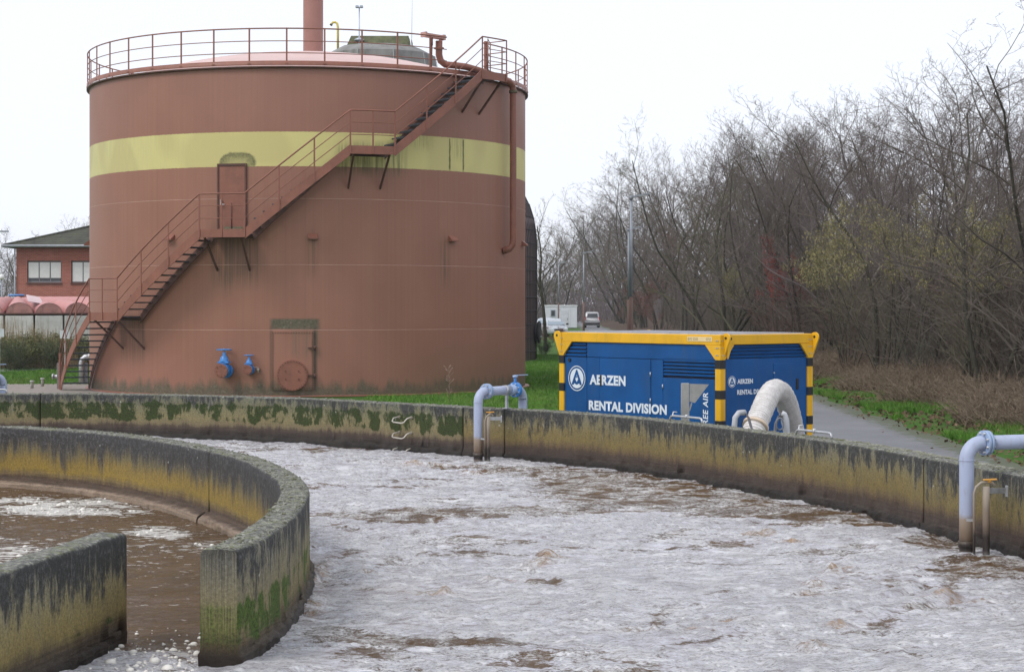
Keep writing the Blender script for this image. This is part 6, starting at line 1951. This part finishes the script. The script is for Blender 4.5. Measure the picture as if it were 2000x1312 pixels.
GREYL = leaf_mat('grey_green_leaves', (.055, .060, .042), (.085, .090, .062), (.12, .12, .085))
kind('greybush', TWIG, 28, 3, trunks=6, leaf=(GREYL, 3000, .06, .14, .2, .4), **SH)


def plant(k, x, y, h, label, cat, group=None, sx=1.0, rz=None, name=None):
    t_, c_, lm_, H0 = KINDS[k]
    z_ = float(ground_z(x, y)) - .03
    o = thing(name or ('tree' if cat == 'tree' else 'shrub'), label, cat, (x, y, z_), random.uniform(0, 6.28) if rz is None else rz, group)
    s_ = h / H0; o.scale = (s_ * sx, s_ * sx, s_)
    for nm, me in (('trunk' if cat == 'tree' else 'stems', t_), ('crown' if cat == 'tree' else 'twigs', c_), ('leaves', lm_)):
        if me is not None:
            ch = bpy.data.objects.new(nm, me); COL.objects.link(ch); ch.parent = o
    return o


def plant_px(k, px, py_top, Y, label, cat='tree', clear=3.0, **kw):
    while 1100 < px and road_left(Y) - 1.5 < (px - 1000) / FPX * Y < road_right(Y) + clear: Y += 1.0
    x = (px - 1000) / FPX * Y; h = CAMH - (py_top - HOR) / FPX * Y - float(ground_z(x, Y))
    return plant(k, x, Y, h, label, cat, **kw)


G_ = 'bare trees along the right of the road'
for a in (('pollard', 1066, 372, 100, 'pollarded bare tree standing just right of the dark digester', .75),
          ('tall2', 1128, 385, 232, 'slender bare tree above the white site cabin', .9),
          ('tall', 1176, 372, 235, 'bare tree above the silver van beside the far road end', .9),
          ('spread', 1218, 352, 100, 'low-forked bare tree just left of the tallest street lamp', 1.0),
          ('tall2', 1262, 292, 88, 'bare tree rising just right of the tallest street lamp', .9),
          ('spread', 1412, 206, 70, 'broad bare tree with many fanning limbs above the container near corner', 1.0),
          ('tall', 1335, 262, 80, 'bare purple-grey tree left of the broad fanning tree', .9),
          ('tall2', 1500, 232, 68, 'bare tree right of the broad fanning tree, above the red bush', .85),
          ('spread2', 1575, 196, 62, 'bare tree behind the right end of the container', .9),
          ('tall', 1645, 196, 58, 'bare tree between the container end and the yellow-green hazel', .85),
          ('ash', 1715, 165, 52, 'bare tree rising behind the large yellow-green hazel', .9),
          ('tall2', 1790, 130, 48, 'bare tree second from the tall corner tree on the right', .9),
          ('spread2', 1865, 120, 45, 'bare tree with low sweeping limbs left of the corner tree', .9),
          ('ash', 1935, 60, 41, 'bare mossy-limbed tree next to the tall corner tree', .95),
          ('spread2', 2075, -40, 41, 'tallest bare tree at the upper right corner with long low limbs', 1.0)):
    plant_px(a[0], a[1], a[2], a[3], a[4], group=G_, sx=a[5] * 1.05, clear=1.2 if a[1] == 1412 else 3.0)
# back rows: indistinguishable from one another
BK = 'bare tree in the back rows of the roadside wood'
rd = random.Random(5)
for Y, pxs in ((66, (1740, 1850, 1950)), (74, (1640, 1690, 1790, 1880, 1970)), (86, (1530, 1580, 1640, 1720, 1810, 1900, 1985)), (104, (1440, 1480, 1520, 1560, 1600, 1690, 1780, 1880)), (128, (1350, 1390, 1440, 1475, 1510, 1590, 1680, 1780)), (165, (1275, 1325, 1380, 1440, 1500, 1570)), (200, (1225, 1265, 1310, 1360))):
    for px in pxs:
        px += rd.uniform(-14, 14)
        ytop = np.interp(px, [1180, 1250, 1300, 1420, 1500, 1620, 1760, 1900, 2000], [368, 305, 285, 240, 245, 215, 175, 140, 110]) + rd.uniform(-12, 30)
        plant_px(rd.choice(['tall', 'tall2', 'spread2', 'ash']), px, ytop, Y + rd.uniform(-4, 4), BK, group='trees of the back rows', sx=.95)
FB = 'distant bare tree closing the view beyond the cabin and van'
for (px, yt, Y) in ((1040, 452, 250), (1068, 430, 235), (1095, 415, 260), (1122, 420, 240), (1150, 415, 262), (1180, 410, 245), (1205, 400, 225), (1230, 380, 215), (1085, 460, 300), (1135, 450, 300), (1165, 440, 300)):
    plant_px(rd.choice(['tall', 'tall2', 'ash']), px, yt, Y, FB, group='distant trees closing the view', sx=1.1)
for (px, yt, Y, lab) in ((20, 452, 128, 'bare tree at the far left edge beside the brick building'), (100, 412, 145, 'bare tree top showing above the left of the tiled roof'), (150, 425, 150, 'bare tree top showing above the tiled roof next to the tank')):
    plant_px('ash' if px != 20 else 'spread2', px, yt, Y, lab, group='bare trees behind the brick building')
plant_px('tall', 55, 440, 160, 'smaller bare tree top above the roof corner of the brick building', group='bare trees behind the brick building')
plant_px('spread2', -12, 440, 140, 'bare tree cut by the left edge behind the small globe lamp', group='bare trees behind the brick building')

# named shrubs
for a in (('beech', 1252, 428, 86, 'russet-leaved beech just right of the street lamps', 1.0), ('beech', 1278, 545, 70, 'lower russet-leaved bush behind the container roof', .8), ('beech', 1218, 560, 96, 'small russet-leaved bush at the foot of the tallest street lamp', .8),
          ('hazel', 1440, 495, 60, 'smaller yellow-green hazel bush above the container roof', .75), ('hazel', 1660, 400, 45, 'large yellow-green hazel bush, left one of the pair', .8), ('hazel', 1730, 350, 45, 'large yellow-green hazel bush, right one of the pair', .9),
          ('hazel', 1900, 362, 45, 'thin yellow-green hazel behind the low sweeping limbs on the right', .8),
          ('redbush', 1525, 462, 60, 'bush with bright red leaves above the right end of the container', .36), ('shrub2', 1560, 500, 58, 'low reddish leafless bush just right of the bright red one', .8),
          ('greybush', 1790, 640, 50, 'grey-green bush low behind the brambles', .9), ('greybush', 1900, 622, 48, 'larger grey-green bush behind the brambles near the right edge', 1.0),
          ('greenbush', 1245, 580, 66, 'dark green bush at the right of the lamp pole foot', .9), ('greybush', 1990, 640, 44, 'grey-green bush at the right edge behind the brambles', .9)):
    plant_px(a[0], a[1], a[2], a[3], a[4], cat='shrub', sx=a[5], group=None, clear=1.9 if a[0] == 'redbush' else 2.5)
TH = 'leafless shrub in the dense thicket along the road'
for Y, n_ in ((38, 8), (42, 10), (47, 11), (53, 12), (60, 13), (66, 12), (72, 12), (82, 12), (92, 10), (104, 10), (118, 9), (140, 9), (165, 8)):
    for k in range(n_):
        x = float(road_right(Y)) + rd.uniform(3.0, 4.0) + k * rd.uniform(1.0, 1.5) + (1.2 if Y < 50 else 0)
        h = rd.uniform(2.6, 4.4) + (1.5 if k > 2 else 0)
        plant(rd.choice(['shrub', 'shrub', 'shrub2', 'shrub3']), x, Y + rd.uniform(-2.5, 2.5), h, TH, 'shrub', 'thicket shrubs', sx=rd.uniform(.8, 1.15))
# left side shrubs before the covered basin
for (k, px, yt, Y, lab, sx) in (('left', 25, 655, 71, 'olive shrub at the left edge before the pale basin panels', 1.6), ('left', 70, 648, 73, 'middle olive-green shrub before the pale basin panels', 1.7), ('left', 118, 650, 74, 'right olive-green shrub before the basin, nearest the stair', 1.6), ('left', 158, 655, 75, 'olive shrub seen through the open stair treads', 1.5)):
    if 'leftbush' not in KINDS: kind('leftbush', TWIG_O, 31, 2.0, trunks=8, leaf=(OLIVEL, 7500, .075, .13, -.2, .45), **SH)
    plant_px('leftbush', px, yt, Y, lab, cat='shrub', sx=sx, group='olive shrubs before the covered basin')
plant_px('greenbush', 25, 668, 69.5, 'dark evergreen shrub low at the left edge', cat='shrub', sx=1.3)
plant_px('greenbush', 96, 664, 70.5, 'dark evergreen shrub low between the olive shrubs', cat='shrub', sx=1.3)
for (px, yt, Y, k, lab, sx) in ((1062, 664, 92, 'greenbush', 'dark clipped bush on the lawn beside the digester foot', 1.5), (1064, 632, 122, 'beech', 'brown-leaved hedge bush in front of the silver car', 1.9), (1080, 636, 124, 'beech', 'lower brown-leaved hedge bush in front of the silver car', 1.9)):
    plant_px(k, px, yt, Y, lab, cat='shrub', sx=sx)

# dry upright stems at the far left
r_ = np.random.default_rng(3)
n_ = 900
bx = r_.uniform(-21, -17.5, n_); by = r_.uniform(71.5, 75.5, n_); hh_ = r_.uniform(.7, 1.9, n_) * np.interp(bx, [-21, -19.5, -17.5], [1.2, 1.0, .6])
p0_ = np.stack([bx, by, np.zeros(n_)], 1); p1_ = p0_ + np.stack([r_.normal(0, .10, n_), r_.normal(0, .1, n_), hh_], 1)
V, F_ = segs_arrays(p0_, p1_, np.full(n_, .010), np.full(n_, .003), 3)
tag(link_mesh('dry_stems', np_mesh('dry_stems', V, F_), None, simple('dry_stem', (.26, .19, .11), .9, var=.3)), 'thin dry tan stems standing among the olive shrubs', 'dry grass', kind='stuff')

# thicket filling: fine crossing twigs that nobody could count
def canes(n, xf, yf, h0, h1, seed, r0, seg=3, lean=.6, patch=False):
    r_ = np.random.default_rng(seed)
    y = yf(r_, n); x = xf(r_, n, y)
    z_ = ground_z(x, y)
    p = np.stack([x, y, z_], 1)
    d = np.stack([r_.normal(0, lean, n), r_.normal(0, lean, n), np.ones(n)], 1)
    h = r_.uniform(h0, h1, n)
    if patch: h *= .10 + 1.4 * fbm(x * .55, y * .4, 3, 5)
    A, B, Ra, Rb = [], [], [], []
    for s_ in range(seg):
        q = p + d * (h / seg)[:, None]
        A.append(p); B.append(q); Ra.append(np.full(n, r0 * (1 - s_ / seg * .7))); Rb.append(np.full(n, r0 * (1 - (s_ + 1) / seg * .7)))
        p = q; d = d + r_.normal(0, .45, (n, 3)); d[:, 2] -= .25
        d /= np.linalg.norm(d, axis=1, keepdims=True)
    return segs_arrays(np.concatenate(A), np.concatenate(B), np.concatenate(Ra), np.concatenate(Rb), 3)


V, F_ = canes(6000, lambda r, n, y: r.uniform(-25, 95, n), lambda r, n: r.uniform(262, 330, n), 4, 11, 43, .055, 2, .3)
V2, F2_ = canes(5000, lambda r, n, y: road_right(y) + r.uniform(7, 60, n), lambda r, n: r.uniform(120, 250, n), 3, 8, 44, .034, 2, .3)
V3, F3_ = canes(3500, lambda r, n, y: r.uniform(-70, -20, n), lambda r, n: r.uniform(150, 190, n), 3, 8, 45, .025, 2, .3)
V = np.concatenate([V, V2, V3]); F_ = np.concatenate([F_, F2_ + len(V) - len(V2) - len(V3), F3_ + len(V) - len(V3)])
tag(link_mesh('far_wood', np_mesh('far_wood', V, F_), None, TWIG_P), 'far-off leafless wood closing the horizon', 'wood', kind='stuff')
V, F_ = canes(16000, lambda r, n, y: road_right(y) + r.uniform(3.6, 19, n), lambda r, n: 34 + 120 * r.uniform(0, 1, n) ** 1.6, 1.5, 5.2, 41, .011, 3, .55)
tag(link_mesh('thicket_twigs', np_mesh('thicket_twigs', V, F_), None, TWIG), 'tangled fine grey-brown twigs filling the roadside wood', 'undergrowth', kind='stuff')
V, F_ = canes(17000, lambda r, n, y: road_right(y) + 1.5 + np.abs(r.normal(0, 1.6, n)) + .5 * np.sin(y * .8), lambda r, n: 27 + 55 * r.uniform(0, 1, n) ** 1.3, .35, 1.05, 42, .0080, 3, .9, True)
BRAM = NT('bramble')
c = BRAM.coord()
BRAMM = BRAM.out(BRAM.ramp(BRAM.noise(c, 5, 6, .85), [(.34, (.065, .045, .032)), (.48, (.165, .122, .086)), (.62, (.33, .265, .19))]), .9, 0, None, .2)
tag(link_mesh('bramble_canes', np_mesh('bramble_canes', V, F_), None, BRAMM), 'dead tan bramble canes matted along the road verge', 'brambles', kind='stuff')
# fallen leaves on the verge
r_ = np.random.default_rng(8); n_ = 14000
y = 24 + 45 * r_.uniform(0, 1, n_) ** 1.2; x = road_right(y) + r_.uniform(.1, 4.5, n_) + r_.normal(0, .3, n_)
pts = np.stack([x, y, ground_z(x, y) + .012], 1)
lme = leaf_mesh('fallen_leaves', pts, n_, .085, .01, .0, .7, 4)
tag(link_mesh('fallen_leaves', lme, None, leaf_mat('leaf_litter', (.06, .035, .022), (.14, .085, .055), (.24, .15, .10))), 'brown fallen leaves scattered on the verge', 'leaf litter', kind='stuff')

# grass blades
def blades(name, x, y, h, seed, label, mat, z_=None):
    r_ = np.random.default_rng(seed); n_ = len(x)
    z0_ = ground_z(x, y) if z_ is None else z_
    a = r_.uniform(0, 6.28, n_); w = .010 * r_.uniform(.7, 1.4, n_)
    hh_ = h * r_.uniform(.5, 1.4, n_)
    lx, ly = r_.normal(0, .5, n_) * hh_, r_.normal(0, .5, n_) * hh_
    V = np.stack([np.stack([x - np.cos(a) * w, y - np.sin(a) * w, z0_], 1), np.stack([x + np.cos(a) * w, y + np.sin(a) * w, z0_], 1), np.stack([x + lx, y + ly, z0_ + hh_], 1)], 1)
    return tag(link_mesh(name, np_mesh(name, V.reshape(-1, 3), np.arange(n_ * 3).reshape(n_, 3)), None, mat), label, 'grass', kind='stuff')


GRS = NT('grass_blades')
c = GRS.coord()
GRSM = GRS.out(GRS.mix(GRS.lin(GRS.noise(c, .45, 4, .6), .50, .70, 0, .6), GRS.ramp(GRS.noise(c, 2.0, 5, .75), [(.3, (.045, .12, .014)), (.5, (.085, .21, .020)), (.72, (.16, .30, .045))]), (.18, .21, .06)), .7, 0, None, .25)
r_ = np.random.default_rng(12); n_ = 150000
x = r_.uniform(-4, 6, n_); y = 30 + 62 * r_.uniform(0, 1, n_) ** 1.35
k_ = ((x - TC[0]) ** 2 + (y - TC[1]) ** 2 > (TR + .2) ** 2) & (x < np.where(y < 46, np.interp(y, [12, 24, 34, 40, 46], [6.2, 4.2, 2.2, 2.0, 4.3]), road_left(y))) & ((x - DC[0]) ** 2 + (y - DC[1]) ** 2 > 7.5 ** 2) & ~in_poly(x, y, hl)
blades('lawn_grass', x[k_], y[k_], .085, 1, 'bright green lawn between the tank and the container', GRSM)
n_ = 60000
x = r_.uniform(-24, -10, n_); y = r_.uniform(57.5, 82, n_)
k_ = ((x - TC[0]) ** 2 + (y - TC[1]) ** 2 > (TR + .2) ** 2)
blades('yard_grass', x[k_], y[k_], .08, 2, 'green grass left of the tank before the shrubs', GRSM)
n_ = 90000
y = 22 + 60 * r_.uniform(0, 1, n_) ** 1.5; x = road_right(y) + .12 + np.abs(r_.normal(0, 1.0, n_))
k_ = fbm(x * .8, y * .45, 3, 77) > .53
blades('verge_grass', x[k_], y[k_], .13, 3, 'green grass tufts along the right road verge', GRSM)
n_ = 5000
y = r_.uniform(16, 30, n_); sI = r_.uniform(s_at_px(1500), s_at_px(1995), n_)
xw, yw = np.interp(sI, ws, wpath[:, 0]), np.interp(sI, ws, wpath[:, 1])
# a lone dry weed before the tank
q = at(877, 775, 46)
wd = thing('dry_weed', 'single dry pinkish weed stalk standing in front of the tank foot', 'plant', (q[0], 46, 0))
rr = random.Random(4); mb = MB(); mb.tube([(0, 0, 0), (.01, 0, .5), (-.01, 0, .98)], [.008, .006, .003], 5); mb.build('stalk', simple('weed_stalk', (.30, .19, .14), .9), wd)
mb = MB()
for k in range(26):
    z_ = rr.uniform(.15, .95); a = rr.uniform(0, 6.28); l = rr.uniform(.05, .16)
    mb.tube([(0, 0, z_), (l * math.cos(a), l * math.sin(a), z_ + l * .9)], [.004, .006], 4)
mb.build('seed_sprays', simple('weed_seed', (.36, .24, .19), .9), wd)
# moss cushions and crumbs along the wall top
r_ = np.random.default_rng(9); n_ = 5200
sI = np.concatenate([r_.uniform(s_at_px(10), s_at_px(1995), n_ // 2), r_.uniform(s_at_px(1500), s_at_px(1995), n_ - n_ // 2)])
o_ = np.concatenate([r_.uniform(.03, .27, n_ // 2), r_.uniform(.18, .29, n_ - n_ // 2)])
xx = np.interp(sI, ws, wpath[:, 0]) + np.interp(sI, ws, -wn[:, 1]) * o_; yy = np.interp(sI, ws, wpath[:, 1]) + np.interp(sI, ws, wn[:, 0]) * o_
sI2 = r_.uniform(0, rs[-1] * .6, 1800); o2_ = r_.uniform(.02, .25, 1800)
xx = np.concatenate([xx, np.interp(sI2, rs, rp[:, 0]) + np.interp(sI2, rs, -rn[:, 1]) * o2_]); yy = np.concatenate([yy, np.interp(sI2, rs, rp[:, 1]) + np.interp(sI2, rs, rn[:, 0]) * o2_])
rad = np.clip(r_.lognormal(-5.1, .5, len(xx)), .003, .018)
MV = IV[None] * rad[:, None, None] * np.array([1.3, 1.3, .8]) * r_.uniform(.6, 1.3, (len(xx), len(IV), 1)) + np.stack([xx, yy, .862 + rad * .2], 1)[:, None]
MF = (IF[None] + (np.arange(len(xx)) * len(IV))[:, None, None]).reshape(-1, 3)
MOSSM = NT('wall_top_moss'); c = MOSSM.coord()
MM = MOSSM.out(MOSSM.ramp(MOSSM.noise(c, 6, 4, .8), [(.35, (.10, .108, .045)), (.45, (.17, .17, .12)), (.6, (.30, .30, .26))]), .95, 0, None, .1)
tag(link_mesh('wall_moss', np_mesh('wall_moss', MV.reshape(-1, 3), MF), None, MM), 'moss cushions and lichen crumbs on the basin wall tops', 'moss', kind='stuff')

# ------------------------------------------------------------------ damp winter air
hz = MB(); hz.box((0, 1100, 9.0), (3400, 3300, 22.0))
hm_ = bpy.data.materials.new('haze_air'); hm_.use_nodes = True
for n in list(hm_.node_tree.nodes): hm_.node_tree.nodes.remove(n)
ho_ = hm_.node_tree.nodes.new('ShaderNodeOutputMaterial'); pv_ = hm_.node_tree.nodes.new('ShaderNodeVolumePrincipled')
pv_.inputs['Color'].default_value = (.93, .95, 1.0, 1); pv_.inputs['Density'].default_value = .0003
hm_.node_tree.links.new(pv_.outputs[0], ho_.inputs['Volume'])
tag(hz.build('haze', hm_), 'thin pale haze in the winter air', 'haze', kind='stuff')
